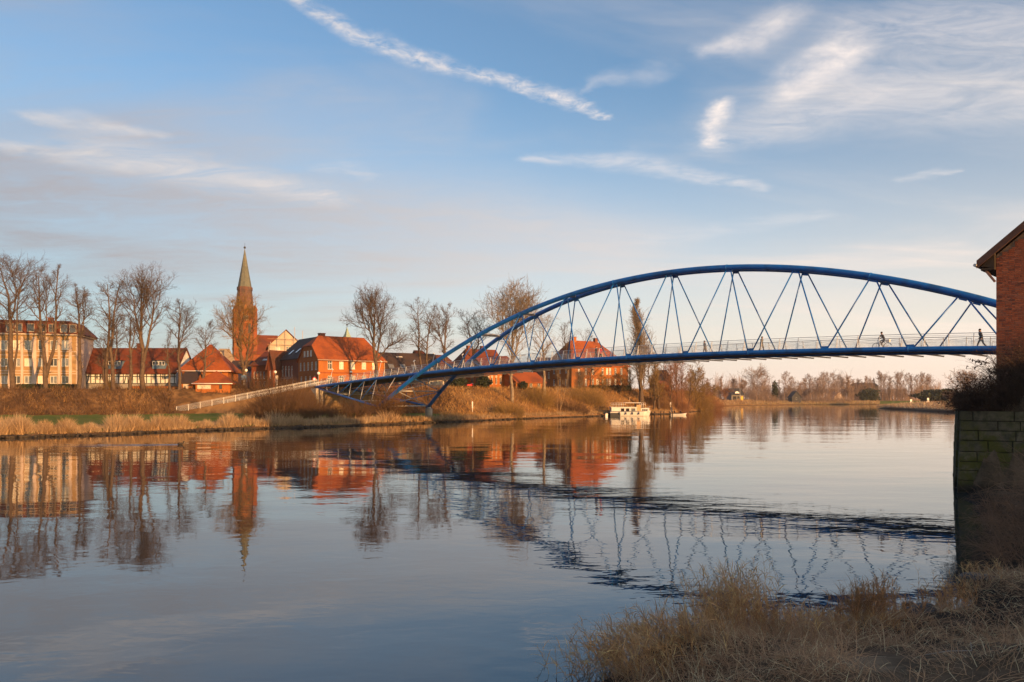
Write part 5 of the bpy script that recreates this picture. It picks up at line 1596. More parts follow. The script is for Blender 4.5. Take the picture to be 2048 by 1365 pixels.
tree('lime_tree', 'bare bushy crowned tree behind the left part of the arch', 945, 777, 617, 168, 34, [S_(.5, .05, (945, 777), (946, 730), (945, 690), (938, 650), (935, 620)), S_(.4, .05, (946, 710), (955, 680), (958, 640))], tb=.35, n=(11, 7, 5, 3), seed=14)
tree('poplar_tree', 'huge bare poplar with dense upswept twigs and pale trunk behind the arch', 1024, 806, 560, 160, 54, [S_(.62, .06, (1024, 806), (1025, 740), (1025, 690), (1026, 640), (1024, 590)), S_(.35, .05, (1025, 720), (1040, 660), (1049, 630), (1053, 615)), S_(.35, .05, (1025, 710), (1010, 660), (1001, 640), (997, 622)), S_(.28, .05, (1025, 690), (1033, 640), (1036, 605))], tb=.28, n=(12, 8, 5, 2), ang=(.4, .8), up=.16, prof=ROUND, bark='bark_pale', twig='twig_pale', seed=15, tw=.02)
tree('lime_tree', 'bare tree with thick dark trunk inside the arch between two hangers', 1088, 790, 625, 172, 34, tb=.35, n=(12, 7, 5, 3), bark='bark_pale', twig='twig_pale', seed=16, r=.40)
tree('lime_tree', 'bare tree left of the large orange house seen through the bridge', 1135, 778, 640, 205, 26, tb=.3, n=(12, 7, 5, 2), seed=17, r=.35, prof=ROUND)
tree('lime_tree', 'wide faint bare crown rising behind the large orange house roof', 1170, 778, 655, 240, 26, tb=.3, n=(12, 7, 5, 2), seed=18, r=.3, prof=ROUND)
tree('lime_tree', 'small dark bare tree in front of the large orange house', 1183, 779, 716, 200, 24, tb=.32, n=(12, 7, 5, 2), seed=19, r=.25, prof=ROUND, bark='bark')
tree('lombardy_poplar', 'tall narrow columnar poplar standing above the moored boat', 1282, 815, 595, 192, 20, tb=.06, n=(64, 7, 4, 2), ang=(.12, .34), up=.16, prof=lambda t: 3.1 * np.clip(1 - t, 0, 1) ** .6 + .1, seed=20, r=.6, kr=.3, twig='twig_pale', bark='bark', tw=.024, wob=.07, fuzz=0)
tree('willow_tree', 'brown feathery tree right of the narrow poplar', 1318, 818, 700, 196, 22, tb=.12, n=(22, 7, 5, 2), ang=(.35, .8), up=.12, prof=LOW, twig='twig_olive', seed=21, r=.35)
tree('alder_tree', 'reddish brown bare tree beside the slate house', 1352, 812, 704, 210, 26, tb=.2, n=(16, 8, 5, 2), ang=(.4, .8), up=.12, twig='twig_red', seed=22, r=.3)
tree('alder_tree', 'reddish brown bare tree with two stems left of the olive bush tree', 1332, 812, 715, 206, 20, [S_(.28, .04, (1330, 812), (1328, 760), (1327, 718)), S_(.28, .04, (1336, 812), (1339, 760), (1342, 722))], tb=.25, n=(11, 7, 5, 2), twig='twig_red', seed=23)
tree('willow_tree', 'olive brown bushy tree at the point of the bank', 1388, 818, 722, 236, 32, tb=.08, n=(28, 8, 5, 2), ang=(.5, 1.0), up=.10, prof=LOW, twig='twig_olive', seed=24, r=.35, tw=.026)
tree('willow_tree', 'lower olive bush tree at the tip of the bank right of the taller one', 1424, 817, 765, 268, 20, tb=.08, n=(24, 7, 5, 2), ang=(.5, 1.1), up=.10, prof=LOW, twig='twig_olive', seed=25, r=.25, tw=.028)
for i, (px_, yb_, yt_, D_, w_, kd, tw_, lb) in enumerate((
        (1262, 806, 722, 203, 20, 'willow', 'twig_olive', 'olive bare tree left of the narrow poplar hiding the corner of the large orange house'),
        (1298, 816, 690, 200, 17, 'alder', 'twig_pale', 'pale bare tree pressed against the right side of the narrow poplar'),
        (1308, 818, 722, 194, 18, 'willow', 'twig_olive', 'bushy brown willow above the bow of the moored boat'),
        (1342, 815, 728, 203, 17, 'willow', 'twig_red', 'rusty bush tree between the two reddish alders'),
        (1366, 816, 716, 216, 20, 'alder', 'twig_red', 'rust coloured bare tree just left of the olive bush tree'),
        (1376, 817, 742, 222, 18, 'willow', 'twig_olive', 'low olive bush tree behind the small fishing boat'),
        (1404, 818, 738, 246, 18, 'willow', 'twig_olive', 'olive bush tree right of the tallest olive tree at the point'),
        (1414, 817, 756, 258, 16, 'willow', 'twig_red', 'small rusty bush tree close to the tip of the bank'),
        (1205, 806, 742, 196, 20, 'willow', 'twig_olive', 'bushy bare willow in front of the large orange house facade'),
        (1158, 800, 738, 190, 18, 'alder', 'twig_pale', 'slim pale bare tree before the left half of the large orange house'),
        (1236, 808, 744, 198, 18, 'alder', 'twig_olive', 'thin olive tree before the right half of the large orange house'))):
    tree(kd + '_tree', lb, px_, yb_, yt_, D_, w_, tb=.10 if kd == 'willow' else .22, n=(20, 7, 4, 2), ang=(.4, .9), up=.12, prof=LOW if kd == 'willow' else OVAL, twig=tw_, seed=60 + i, r=.24, fuzz=8, tw=.018)
tree('birch_sapling', 'thin pale leaning birch stems rising from the shore below the bridge', 1117, 832, 722, 160, 12, [S_(.09, .02, (1115, 832), (1114, 790), (1116, 750), (1120, 725)), S_(.09, .02, (1121, 832), (1123, 790), (1122, 750)), S_(.07, .02, (1119, 825), (1130, 790), (1138, 755), (1141, 735))], tb=.4, n=(8, 5, 3, 0), bark='straw', twig='twig_pale', seed=26, fuzz=0, tw=.012)

# the tree line round the bend: five grown once, then copied and resized
FT = []
for k, (nm, pr, an, wp, tbb) in enumerate((('poplar_tree', COLUMN, (.25, .6), 10, .12), ('poplar_tree', OVAL, (.35, .75), 14, .2), ('bare_tree', ROUND, (.45, .95), 22, .2), ('bare_tree', OVAL, (.4, .85), 17, .15), ('poplar_tree', COLUMN, (.2, .5), 7, .1))):
    FT.append((nm, pr, an, wp, tbb))
def far_tree(kind, label, px, yb, yt, D, wpx, seed, group=None, twig='twig_far', n=(18, 7, 4, 2)):
    nm, pr, an, _, tbb = FT[kind]
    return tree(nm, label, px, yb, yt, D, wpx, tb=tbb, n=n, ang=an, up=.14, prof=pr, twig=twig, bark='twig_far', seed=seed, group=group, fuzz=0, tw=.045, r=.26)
big = far_tree(2, 'large round bare tree beside the boathouse on the far bend', 1511, 804, 730, 455, 27, 40, n=(22, 8, 5, 2))
far_tree(3, 'small bare tree directly behind the boathouse roof', 1466, 802, 757, 470, 11, 41)
far_tree(3, 'small bare tree between the boathouse and the large round tree', 1483, 802, 758, 472, 11, 42)
far_tree(4, 'thin pale tree left of the boathouse above the bank tip', 1441, 801, 752, 462, 9, 43)
far_tree(2, 'low brown bush tree left of the boathouse', 1452, 803, 775, 445, 12, 44, twig='twig_red')
protos = [far_tree(1, 'bare poplar with a flat top right of the large round tree', 1569, 803, 742, 500, 12, 45),
          far_tree(0, 'slender bare poplar beside the gap right of the large round tree', 1547, 803, 762, 500, 8, 46),
          far_tree(2, 'round bare tree behind the dark slate cabin', 1598, 804, 760, 498, 15, 47),
          far_tree(3, 'tall oval bare tree over the small white gabled house', 1657, 804, 741, 500, 16, 48),
          far_tree(4, 'thin bare poplar over the grey hall', 1730, 803, 752, 520, 8, 49)]
hts = [(803 - 742), (803 - 762), (804 - 760), (804 - 741), (803 - 752)]
rr = random.Random(8)
G_ = 'bare trees of the hazy tree line round the far bend'
ROW = [(1620, 747, 0), (1634, 752, 3), (1645, 744, 0), (1672, 744, 3), (1685, 752, 0), (1697, 750, 1), (1609, 755, 1), (1582, 752, 0), (1557, 760, 4), (1706, 758, 4), (1718, 757, 1), (1722, 762, 4), (1741, 756, 0), (1750, 757, 4), (1762, 741, 0), (1770, 745, 3), (1781, 752, 1), (1795, 747, 1), (1802, 741, 3), (1815, 745, 0), (1824, 752, 4), (1833, 748, 0), (1845, 744, 1), (1852, 750, 3), (1858, 747, 0)]
LOW_ROW = [(1532, 770, 2), (1576, 772, 2), (1612, 774, 2), (1636, 776, 2), (1660, 774, 2), (1690, 776, 2), (1775, 775, 2), (1805, 775, 2), (1838, 778, 2)]
ORD = ['first', 'second', 'third', 'fourth', 'fifth', 'sixth', 'seventh', 'eighth', 'ninth', 'tenth', 'eleventh', 'twelfth', 'thirteenth', 'fourteenth', 'fifteenth', 'sixteenth']
FORM = {0: 'flat topped bare poplar', 1: 'slender bare poplar', 2: 'low round bare tree', 3: 'oval crowned bare tree', 4: 'thin bare poplar'}
def far_row(items, where):
    for i, (px, yt, kd) in enumerate(sorted(items)):
        D = 505 + rr.uniform(-10, 60) + (30 if px > 1700 else 0)
        yb = 803
        sc = (yb - yt) * D / F / (hts[kd] * [500, 500, 498, 500, 520][kd] / F)
        p = pt(px, yb, D)
        c = copy_tree(protos[kd], (p.x, p.y, p.z - .3), rr.uniform(0, 6.28), '%s, %s from the left %s' % (FORM[kd], ORD[i], where), (sc * rr.uniform(.85, 1.15),) * 2 + (sc,))
        c['group'] = G_
far_row([t for t in ROW if t[0] < 1712], 'in the tall row left of grey hall')
far_row([t for t in ROW if t[0] >= 1712], 'in the tall row right of grey hall')
far_row([t for t in LOW_ROW if t[0] < 1712], 'among low trees left of grey hall')
far_row([t for t in LOW_ROW if t[0] >= 1712], 'among low trees right of grey hall')
far_tree(2, 'faint spreading bare tree just left of the bramble thicket on the right bank', 1930, 806, 745, 320, 34, 52, n=(20, 8, 5, 2))
far_tree(4, 'low bare tree at the near end of the spit by the right bank', 1900, 806, 782, 330, 18, 53)

# the wood behind the tree line: too many stems to count
rgw = np.random.default_rng(61)
n = 2300
px = rgw.uniform(1430, 1880, n); D = rgw.uniform(520, 640, n) + (px > 1700) * 25
X = (px - CX) / F * D; Z = np.full(n, 2.2)
Hh = (12.5 + 5 * np.sin(px / 13.0) * np.sin(px / 5.1) + 4 * np.sin(px / 37.0)) * rgw.uniform(.55, 1.1, n); Hh = np.maximum(Hh, 3)
P_, R_w = shoots(rgw, np.stack([X, D, Z], 1), np.stack([rgw.normal(0, .07, n), rgw.normal(0, .07, n), np.ones(n)], 1), Hh, .10, .03, 4, 0, .05)
P1_, R1_ = sprout(rgw, P_, R_w, 9, .15, 1, (.25, .7), lambda t, B, m: rgw.uniform(1.2, 3.6, (B, m)), .6, .04, 1, .12, .15)
Vw, Qw = join_np([tubes(P_, R_w, 3), tubes(P1_, np.maximum(R1_, .035), 3)])
tag(link('far_wood', np_mesh('far_wood', Vw, Qw, True), M['twig_far']), kind='stuff')

# ------------------------------------------------------------------ shrubs, hedges, reeds of the far bank
def far_shrub(name, label, px0, px1, yb, ytop, D, material, n=420, depth=3.0, n1=5, lean=0.0, seed=0, shape=1.0, r0=.03):
    global rg
    rg = np.random.default_rng(3000 + seed); n = int(n * .72); n1 = min(n1, 4)
    u = rg.random(n)
    X = ((px0 + (px1 - px0) * (.12 + .76 * u)) - CX) / F * D; Y = D + (rg.random(n) - .3) * depth
    zb = zat(yb, D)
    Z = np.array([max(ground_far(x, y), zb - .3) if y < 1e9 else zb for x, y in zip(X, Y)])
    Z = np.minimum(Z, zb + 2.0) - .1
    H = (yb - ytop) / F * D * (1 - shape * .75 * np.abs(2 * u - 1) ** 2)
    dirs = np.stack([(2 * u - 1) * .55 + rg.normal(lean, .28, n), rg.normal(-.1, .3, n), np.ones(n)], 1)
    return cane_mass(name, label, 'shrub', np.stack([X, Y, Z], 1), dirs, np.maximum(H, .3) * rg.uniform(.65, 1.1, n), r0, M[material], n1, .28 * (yb - ytop) / F * D, 2, .14 * (yb - ytop) / F * D, droop=.10, up=.03, wob=.12, seg=4, rend=.018, s1=2, s2=1)
far_shrub('willow_shrub', 'large dark willow shrub overhanging the water below the ramp', 478, 650, 853, 779, 116, 'bramble', 900, 8, 6, seed=1)
far_shrub('willow_shrub', 'dark brushy shrub on the ramp slope left of the bridge abutment', 548, 652, 832, 776, 134, 'bramble', 520, 4, 5, seed=2)
far_shrub('willow_shrub', 'low brushy shrub at the waterline under the approach truss', 640, 745, 850, 806, 119, 'bramble', 380, 5, 5, seed=21, shape=.5)
far_shrub('willow_shrub', 'small bare shrub in front of the near foot of the arch', 750, 800, 846, 776, 123, 'bramble', 300, 2.5, 5, seed=3)
far_shrub('thicket', 'dark leafless thicket on the embankment behind the ramp railing', 420, 610, 800, 764, 149, 'bramble', 520, 4, 5, seed=4, shape=.5)
far_shrub('thicket', 'olive brown thicket on the bank below the orange cottage', 1040, 1110, 836, 782, 165, 'twig_olive', 460, 8, 5, seed=5)
far_shrub('thicket', 'broad olive thicket on the bank below the large orange house', 1120, 1215, 834, 782, 180, 'twig_olive', 560, 9, 5, seed=6)
far_shrub('thicket', 'brown thicket behind the stern of the moored boat', 1190, 1275, 824, 776, 200, 'bramble', 520, 8, 5, seed=7)
far_shrub('thicket', 'reddish thicket behind the anglers in the small boat', 1290, 1385, 824, 772, 208, 'twig_red', 700, 8, 5, seed=8)
far_shrub('thicket', 'golden scrub at the water below the dark gap in the bank', 985, 1050, 842, 808, 148, 'twig_olive', 320, 5, 5, seed=9)
far_shrub('thicket', 'dark waterside scrub left of the moored boat', 1105, 1185, 836, 806, 168, 'bramble', 320, 5, 5, seed=10)
far_shrub('thicket', 'rusty scrub along the water at the tip of the bank', 1385, 1450, 822, 784, 258, 'twig_red', 520, 8, 5, seed=11)
far_shrub('thicket', 'brown waterside thicket between the moored boat and the small fishing boat', 1296, 1345, 826, 792, 197, 'bramble', 320, 5, 5, seed=15)
far_shrub('thicket', 'olive thicket under the trees at the point of the bank', 1355, 1428, 822, 776, 236, 'twig_olive', 560, 8, 5, seed=16)
far_shrub('undergrowth', 'rusty undergrowth left of the large round tree on the far bend', 1500, 1560, 808, 788, 462, 'twig_far', 260, 8, 4, seed=12, r0=.06, shape=.4)
far_shrub('undergrowth', 'rusty undergrowth along the far bend below the white gabled house', 1600, 1715, 808, 790, 490, 'twig_far', 420, 8, 4, seed=13, r0=.06, shape=.3)
far_shrub('golden_shrub', 'golden shrub at the foot of the twin stemmed lime', 206, 232, 778, 755, 141.5, 'twig_olive', 160, 2, 5, seed=14)

def leafy(name, label, cat, px0, px1, yb, yt, D, material='evergreen', n=2600, leaf=.16, depth=3.0, box=False, seed=0):
    """evergreen bush or hedge: leaf clumps through the whole volume around a few stems"""
    rgl = np.random.default_rng(4000 + seed)
    s = D / F; W = (px1 - px0) * s; H = (yb - yt) * s
    o = pt((px0 + px1) / 2, yb, D); root = thing(name, label, cat, loc=tuple(o))
    if box: c = rgl.uniform([-W / 2, -depth / 2, 0], [W / 2, depth / 2, H], (n, 3)); c[:, 2] *= 1 - .16 * rgl.random(n)
    else:
        d = norm(rgl.normal(0, 1, (n, 3))); rad = rgl.random(n) ** .45
        lump = 1 + .22 * np.sin(d[:, 0] * 5 + seed) * np.sin(d[:, 2] * 6 + 1)
        c = d * rad[:, None] * lump[:, None] * np.array([W / 2, depth / 2, H * .55]); c[:, 2] += H * .48; c[:, 2] = np.maximum(c[:, 2], 0)
    a = norm(rgl.normal(0, 1, (n, 3))); b = norm(np.cross(a, rgl.normal(0, 1, (n, 3)))); sz = leaf * rgl.uniform(.6, 1.5, (n, 1))
    V = np.stack([c - a * sz, c + b * sz * .6, c + a * sz, c - b * sz * .6], 1).reshape(-1, 3)
    tag(link('leaves', np_mesh('leaves', V, np.arange(n * 4).reshape(n, 4)), M[material], root), kind='stuff')
    m_ = 14
    st = np.stack([np.stack([rgl.uniform(-W / 3, W / 3, m_), rgl.normal(0, .3, m_), np.full(m_, -.2)], 1), np.stack([rgl.uniform(-W / 2.5, W / 2.5, m_), rgl.normal(0, .5, m_), np.full(m_, H * .8)], 1)], 1)
    V, Q = tubes(st, np.tile([.06, .02], (m_, 1)), 4)
    link('stems', np_mesh('stems', V, Q), M['bark'], root)
    return root
leafy('hedge', 'clipped dark hedge in front of the tan block', 'hedge', 36, 158, 780, 768.5, 146, n=5200, depth=1.6, box=True, seed=1)
leafy('hedge', 'dark hedge along the foot of the large orange house', 'hedge', 1178, 1262, 781, 771, 200, n=3600, depth=2, box=True, seed=2, leaf=.2)
leafy('yew_bush', 'round dark evergreen bush under the left end of the deck', 'bush', 898, 934, 777, 751, 163, n=2800, depth=3.5, seed=3)
leafy('yew_bush', 'round dark evergreen bush left of the brick hall', 'bush', 950, 984, 778, 752, 166, n=2800, depth=3.5, seed=4)
leafy('yew_bush', 'small dark evergreen bush before the orange cottage', 'bush', 1036, 1056, 778, 763, 172, n=1400, depth=2.5, seed=5)
leafy('evergreen_mound', 'dark evergreen mound on the right bank behind the white river sign', 'trees', 1832, 1932, 806, 779, 430, n=5200, depth=22, leaf=.6, seed=6, material='evergreen')
leafy('evergreen_tree', 'dark evergreen before the grey hall on the far bend', 'tree', 1716, 1760, 804, 778, 515, n=2200, depth=10, leaf=.5, seed=7)
leafy('evergreen_tree', 'small dark conifer on the far bend right of the boathouse', 'tree', 1544, 1556, 802, 764, 480, n=1200, depth=4, leaf=.4, seed=8)

# dry growth covering the ground: blades in one mesh per stretch
def blades(name, X, Y, Z, L, width, material, lean=.35, seg=2, seed=0, droop=.25, kind='stuff', bias=(0, 0)):
    rgb = np.random.default_rng(seed); n = len(X)
    d = np.stack([rgb.normal(bias[0], lean, n), rgb.normal(bias[1], lean, n), np.ones(n)], 1)
    P, _ = shoots(rgb, np.stack([X, Y, Z], 1), d, L, 1.0, 1.0, seg, 0, .10, droop)
    an = rgb.random(n) * PI; side = np.stack([np.cos(an), np.sin(an), rgb.normal(0, .3, n)], 1)
    Wd = np.outer(width * rgb.uniform(.6, 1.4, n) if np.isscalar(width) else width, np.linspace(1, .12, seg + 1))
    V, Q = ribbons(P, Wd, norm(side))
    o = link(name, np_mesh(name, V, Q), M[material]); tag(o, kind=kind); return o
rgf = np.random.default_rng(77)
# pale dead grass tufts and dark bramble heaps breaking up the left embankment
n = 7000
px = rgf.uniform(-350, 640, n); par = np.array([fb(p) for p in px]); t = rgf.random(n)
cl_ = np.sin(px / 11.0 + t * 4) + np.sin(px / 29.0 - t * 3) ; ok = (cl_ > .55) & ~((px > 345) & (t < .75))
D = par[:, 1] - 1 + (par[:, 3] - par[:, 1] + 2.5) * t; X = (px - CX) / F * D
Z = np.array([fb_height(a, b) for a, b in zip(px, D)]) - .05
blades('dead_grass', X[ok], D[ok], Z[ok], rgf.uniform(.4, 1.0, n)[ok], .045, 'slope_straw', .5, 2, 13)
# reeds along the water of the far bank
n = 24000
px = np.where(rgf.random(n) < .88, rgf.uniform(-330, 500, n), rgf.uniform(500, 800, n))
par = np.array([fb(p) for p in px]); clump = np.clip(np.sin(px / 17.0) + np.sin(px / 7.3 + 2) + np.sin(px / 41 + 1), -1.6, 2)
D = par[:, 0] + .35 + np.abs(rgf.normal(0, 4.0, n)); X = (px - CX) / F * D
Z = np.array([fb_height(a, b) for a, b in zip(px, D)]) - .05
blades('reeds', X, D, Z, rgf.uniform(.6, 1.2, n) * (1 + .38 * clump), .03, 'straw', .34, 2, 1)
n = 9000
px = rgf.uniform(500, 1420, n); par = np.array([fb(p) for p in px])
D = par[:, 0] + .6 + np.abs(rgf.normal(0, 2.0, n)); X = (px - CX) / F * D
Z = np.array([fb_height(a, b) for a, b in zip(px, D)]) - .05
blades('bank_grass', X, D, Z, rgf.uniform(.3, .9, n), .04, 'straw', .4, 2, 2)
# brush on the embankment
n = 26000
px = rgf.uniform(-350, 900, n); par = np.array([fb(p) for p in px]); t = rgf.random(n)
D = par[:, 1] - 1.5 + (par[:, 3] - par[:, 1] + 2.0) * t; X = (px - CX) / F * D
Z = np.array([fb_height(a, b) for a, b in zip(px, D)]) - .05
ok = ~((px > 640) & (px < 780) & (t < .7)) & ~((px > 348) & (px < 660) & (D < 146))
blades('embankment_brush', X[ok], D[ok], Z[ok], (rgf.uniform(.35, 1.2, n) * (1.1 + .5 * np.sin(px / 23) * np.sin(px / 9 + t * 5)))[ok], .05, 'bramble', .5, 2, 3)
n = 26000
px = rgf.uniform(880, 1440, n); par = np.array([fb(p) for p in px]); t = rgf.random(n)
D = par[:, 0] + 2 + (par[:, 3] - par[:, 0]) * t; X = (px - CX) / F * D
Z = np.array([fb_height(a, b) for a, b in zip(px, D)]) - .05
blades('slope_grass', X, D, Z, rgf.uniform(.3, 1.0, n), .05, 'slope_straw', .55, 2, 4)
# broken stone along the foot of the far bank
n = 1800
px = np.concatenate([rgf.uniform(-300, 1425, n)]); par = np.array([fb(p) for p in px]); D = par[:, 0] + rgf.normal(.3, .6, n); X = (px - CX) / F * D
sz = rgf.uniform(.07, .22, n) * (.7 + .5 * (np.sin(px / 31.0) > .2))
cube = np.array([(-1, -1, -1), (1, -1, -1), (1, 1, -1), (-1, 1, -1), (-1, -1, 1), (1, -1, 1), (1, 1, 1), (-1, 1, 1)], float)
V = cube[None] * sz[:, None, None] * np.array([1.2, 1, .7]) * rgf.uniform(.55, 1.1, (n, 8, 3)) + np.stack([X, D, .05 + .12 * rgf.random(n)], 1)[:, None]
Qc = np.array([(3, 2, 1, 0), (4, 5, 6, 7), (0, 1, 5, 4), (1, 2, 6, 5), (2, 3, 7, 6), (3, 0, 4, 7)])
tag(link('riprap', np_mesh('riprap', V.reshape(-1, 3), (Qc[None] + 8 * np.arange(n)[:, None, None]).reshape(-1, 4)), M['mud']), kind='stuff')
# far shores
n = 7000
px = rgf.uniform(1440, 1760, n); par = np.array([fb(p) for p in px]); D = par[:, 0] + rgf.uniform(.5, 26, n); X = (px - CX) / F * D
Z = np.array([fb_height(a, b) for a, b in zip(px, D)]) - .05
blades('shore_grass', X, D, Z, rgf.uniform(.5, 1.8, n), .12, 'straw', .4, 2, 5)
n = 9000
tt = rgf.random(n) * 7; k = np.minimum(tt.astype(int), 6); A = NB[17:25]; f = (tt - k)[:, None]
base = A[k] * (1 - f) + A[k + 1] * f; dirn = norm(A[k + 1] - A[k]); inn = np.stack([dirn[:, 1], -dirn[:, 0]], 1)
b2 = base + inn * (np.abs(rgf.normal(0, 1, (n, 1))) * 7 + .6)
Z = near_height(b2[:, 0], b2[:, 1]) - .05; ok = Z > .0
blades('spit_grass', b2[ok, 0], b2[ok, 1], Z[ok], rgf.uniform(.4, 1.3, n)[ok], .09, 'straw_dull', .4, 2, 6)
# ------------------------------------------------------------------ the near bank: reeds, matted grass, stones
rgn = np.random.default_rng(99)
def shore_pts(n, i0, i1, off):
    A = NB[i0:i1 + 1]; seg = np.linalg.norm(np.diff(A, axis=0), axis=1); cum = np.r_[0, np.cumsum(seg)]
    t = rgn.random(n) * cum[-1]; k = np.clip(np.searchsorted(cum, t) - 1, 0, len(seg) - 1); f = ((t - cum[k]) / seg[k])[:, None]
    p = A[k] * (1 - f) + A[k + 1] * f; d = norm(A[k + 1] - A[k]); inn = np.stack([d[:, 1], -d[:, 0]], 1)
    return p + inn * off[:, None], t / cum[-1]
# matted winter grass lying down the slope
n = 230000
X = rgn.uniform(-.5, 17, n) ; Y = rgn.uniform(3.5, 20.0, n)
fr_ = ((X / Y < .72) | ((X / Y < 1.1) & (rgn.random(n) < .5))) & (X / Y > .02); X, Y = X[fr_], Y[fr_]; n = len(X)
dd = seg_dist(X, Y); Z = near_height(X, Y)
cl = vnoise(X, Y, 1.2, 7) + vnoise(X, Y, .45, 8) * .6
ok = (dd > .25) & (dd < 10) & (Z > .12) & (Y < 16.5 + rgn.normal(0, .5, n)) & (rgn.random(n) < .58 + cl * 1.3)
Xo, Yo, Zo = X[ok], Y[ok], Z[ok]
m_ = len(Xo)
L = rgn.uniform(.14, .50, m_) * (1 + .6 * vnoise(Xo, Yo, .9, 9))
sw = vnoise(Xo, Yo, 1.5, 12) * 3
d = np.stack([rgn.normal(.2, .8, m_) + sw, rgn.normal(-.3, .8, m_) + vnoise(Xo, Yo, 1.5, 13) * 2.5, np.abs(rgn.normal(.35, .3, m_))], 1)
P, _ = shoots(rgn, np.stack([Xo, Yo, Zo - .01], 1), d, L, 1, 1, 3, 0, .16, .18)
an = rgn.random(m_) * PI
V, Q = ribbons(P, np.outer(rgn.uniform(.0025, .0062, m_), [1, .9, .7, .15]), norm(np.stack([np.cos(an), np.sin(an), rgn.normal(0, .4, m_)], 1)))
tag(link('matted_grass', np_mesh('matted_grass', V, Q), M['straw_dull']), kind='stuff')
# tussocks: longer blades hanging over the edge
n = 22000
p, t = shore_pts(n, 5, 12, np.abs(rgn.normal(0, .9, n)) + .15)
cl = vnoise(p[:, 0], p[:, 1], .8, 31); ok = (cl > -.05) & (p[:, 1] < 17)
p = p[ok]; Z = near_height(p[:, 0], p[:, 1]); m_ = len(p)
d = np.stack([rgn.normal(-.3, .55, m_), rgn.normal(.35, .55, m_), np.abs(rgn.normal(.75, .3, m_))], 1)
P, _ = shoots(rgn, np.c_[p, Z - .02], d, rgn.uniform(.15, .5, m_), 1, 1, 4, 0, .12, .38)
an = rgn.random(m_) * PI
V, Q = ribbons(P, np.outer(rgn.uniform(.0025, .005, m_), [1, .95, .8, .55, .12]), norm(np.stack([np.cos(an), np.sin(an), 0 * an], 1)))
tag(link('tussock_grass', np_mesh('tussock_grass', V, Q), M['straw_dull']), kind='stuff')

# tall dry reeds at the water's edge, with drooping leaves and plumes
def reed_bed(name, P0, H, lean, seed, material='straw', plume=.6, bias=(0, 0)):
    r_ = np.random.default_rng(seed); n = len(P0)
    d = np.stack([r_.normal(bias[0], lean, n), r_.normal(bias[1], lean, n), np.ones(n)], 1)
    P, Rd = shoots(r_, P0, d, H, .0038, .0013, 6, 0, .045, .06)
    parts = [tubes(P, Rd, 3)]
    # leaves
    Pl, _ = sprout(r_, P, Rd, 5, .25, .95, (.35, .9), lambda t, B, m: r_.uniform(.12, .34, (B, m)), 1, .002, 4, 0, .12, .42)
    an = r_.random(len(Pl)) * PI
    parts.append(ribbons(Pl, np.outer(r_.uniform(.003, .0085, len(Pl)), [.7, 1, .85, .5, .05]), norm(np.stack([np.cos(an), np.sin(an), r_.normal(0, .4, len(Pl))], 1))))
    # plumes: little hairs at the top of some stems
    k = r_.random(n) < plume
    Pt = P[k][:, 4:]; Rt = Rd[k][:, 4:]
    Pp_, _ = sprout(r_, Pt, Rt, 9, .35, 1, (.25, .7), lambda t, B, m: r_.uniform(.035, .10, (B, m)), 1, .002, 2, 0, .15, .35)
    an = r_.random(len(Pp_)) * PI
    parts.append(ribbons(Pp_, np.outer(np.full(len(Pp_), .0028), [.6, 1, .2]), norm(np.stack([np.cos(an), np.sin(an), 0 * an], 1))))
    V, Q = join_np(parts)
    return tag(link(name, np_mesh(name, V, Q), M[material]), kind='stuff')
straw_mat('reed_straw', (.66, .40, .185), (.36, .195, .085), (.66, .45, .25), 1.5)
straw_mat('reed_brown', (.46, .25, .115), (.22, .115, .055), (.44, .27, .13), 1.5)
n = 380
p, t = shore_pts(n, 5, 8, rgn.normal(.25, .55, n))
H = rgn.uniform(.65, 1.15, n)
hump = np.exp(-((p[:, 0] - 3.7) / .55) ** 2)
H *= (.50 + .28 * hump) * np.clip((6.2 - p[:, 0]) / 1.8, .30, 1)
Z = np.maximum(near_height(p[:, 0], p[:, 1]), -.05) - .03
reed_bed('reed_bed', np.c_[p, Z], H, .17, 5, 'reed_straw', bias=(-.08, 0))
n = 210
c = np.array([3.62, 12.75]); p = c + rgn.normal(0, .40, (n, 2)); Z = np.maximum(near_height(p[:, 0], p[:, 1]), -.02) - .03
reed_bed('tall_reeds', np.c_[p, Z], rgn.uniform(.65, 1.25, n), .17, 6, 'reed_straw', .9, bias=(-.12, 0))
n = 260
p, t = shore_pts(n, 6, 10, rgn.normal(.1, .35, n)); Z = np.maximum(near_height(p[:, 0], p[:, 1]), -.02) - .03
reed_bed('brown_reeds', np.c_[p, Z], rgn.uniform(.2, .45, n), .16, 7, 'reed_brown')
n = 170
c = np.array([6.15, 13.35]); p = c + rgn.normal(0, .24, (n, 2)); Z = np.maximum(near_height(p[:, 0], p[:, 1]), -.02) - .03
reed_bed('upright_reeds', np.c_[p, Z], rgn.uniform(.4, .78, n), .10, 8, 'reed_brown', .7)
n = 230
p, t = shore_pts(n, 5, 6, rgn.normal(.2, .35, n)); Z = np.maximum(near_height(p[:, 0], p[:, 1]), -.06) - .03
reed_bed('leaning_reeds', np.c_[p, Z], rgn.uniform(.35, .8, n), .2, 9, 'reed_straw', .8, bias=(-.55, .15))
n = 60
p, t = shore_pts(n, 9, 11, rgn.normal(.1, .3, n)); Z = np.maximum(near_height(p[:, 0], p[:, 1]), -.02) - .03
reed_bed('thin_reeds', np.c_[p, Z], rgn.uniform(.3, .6, n), .15, 10, 'reed_straw', .7)

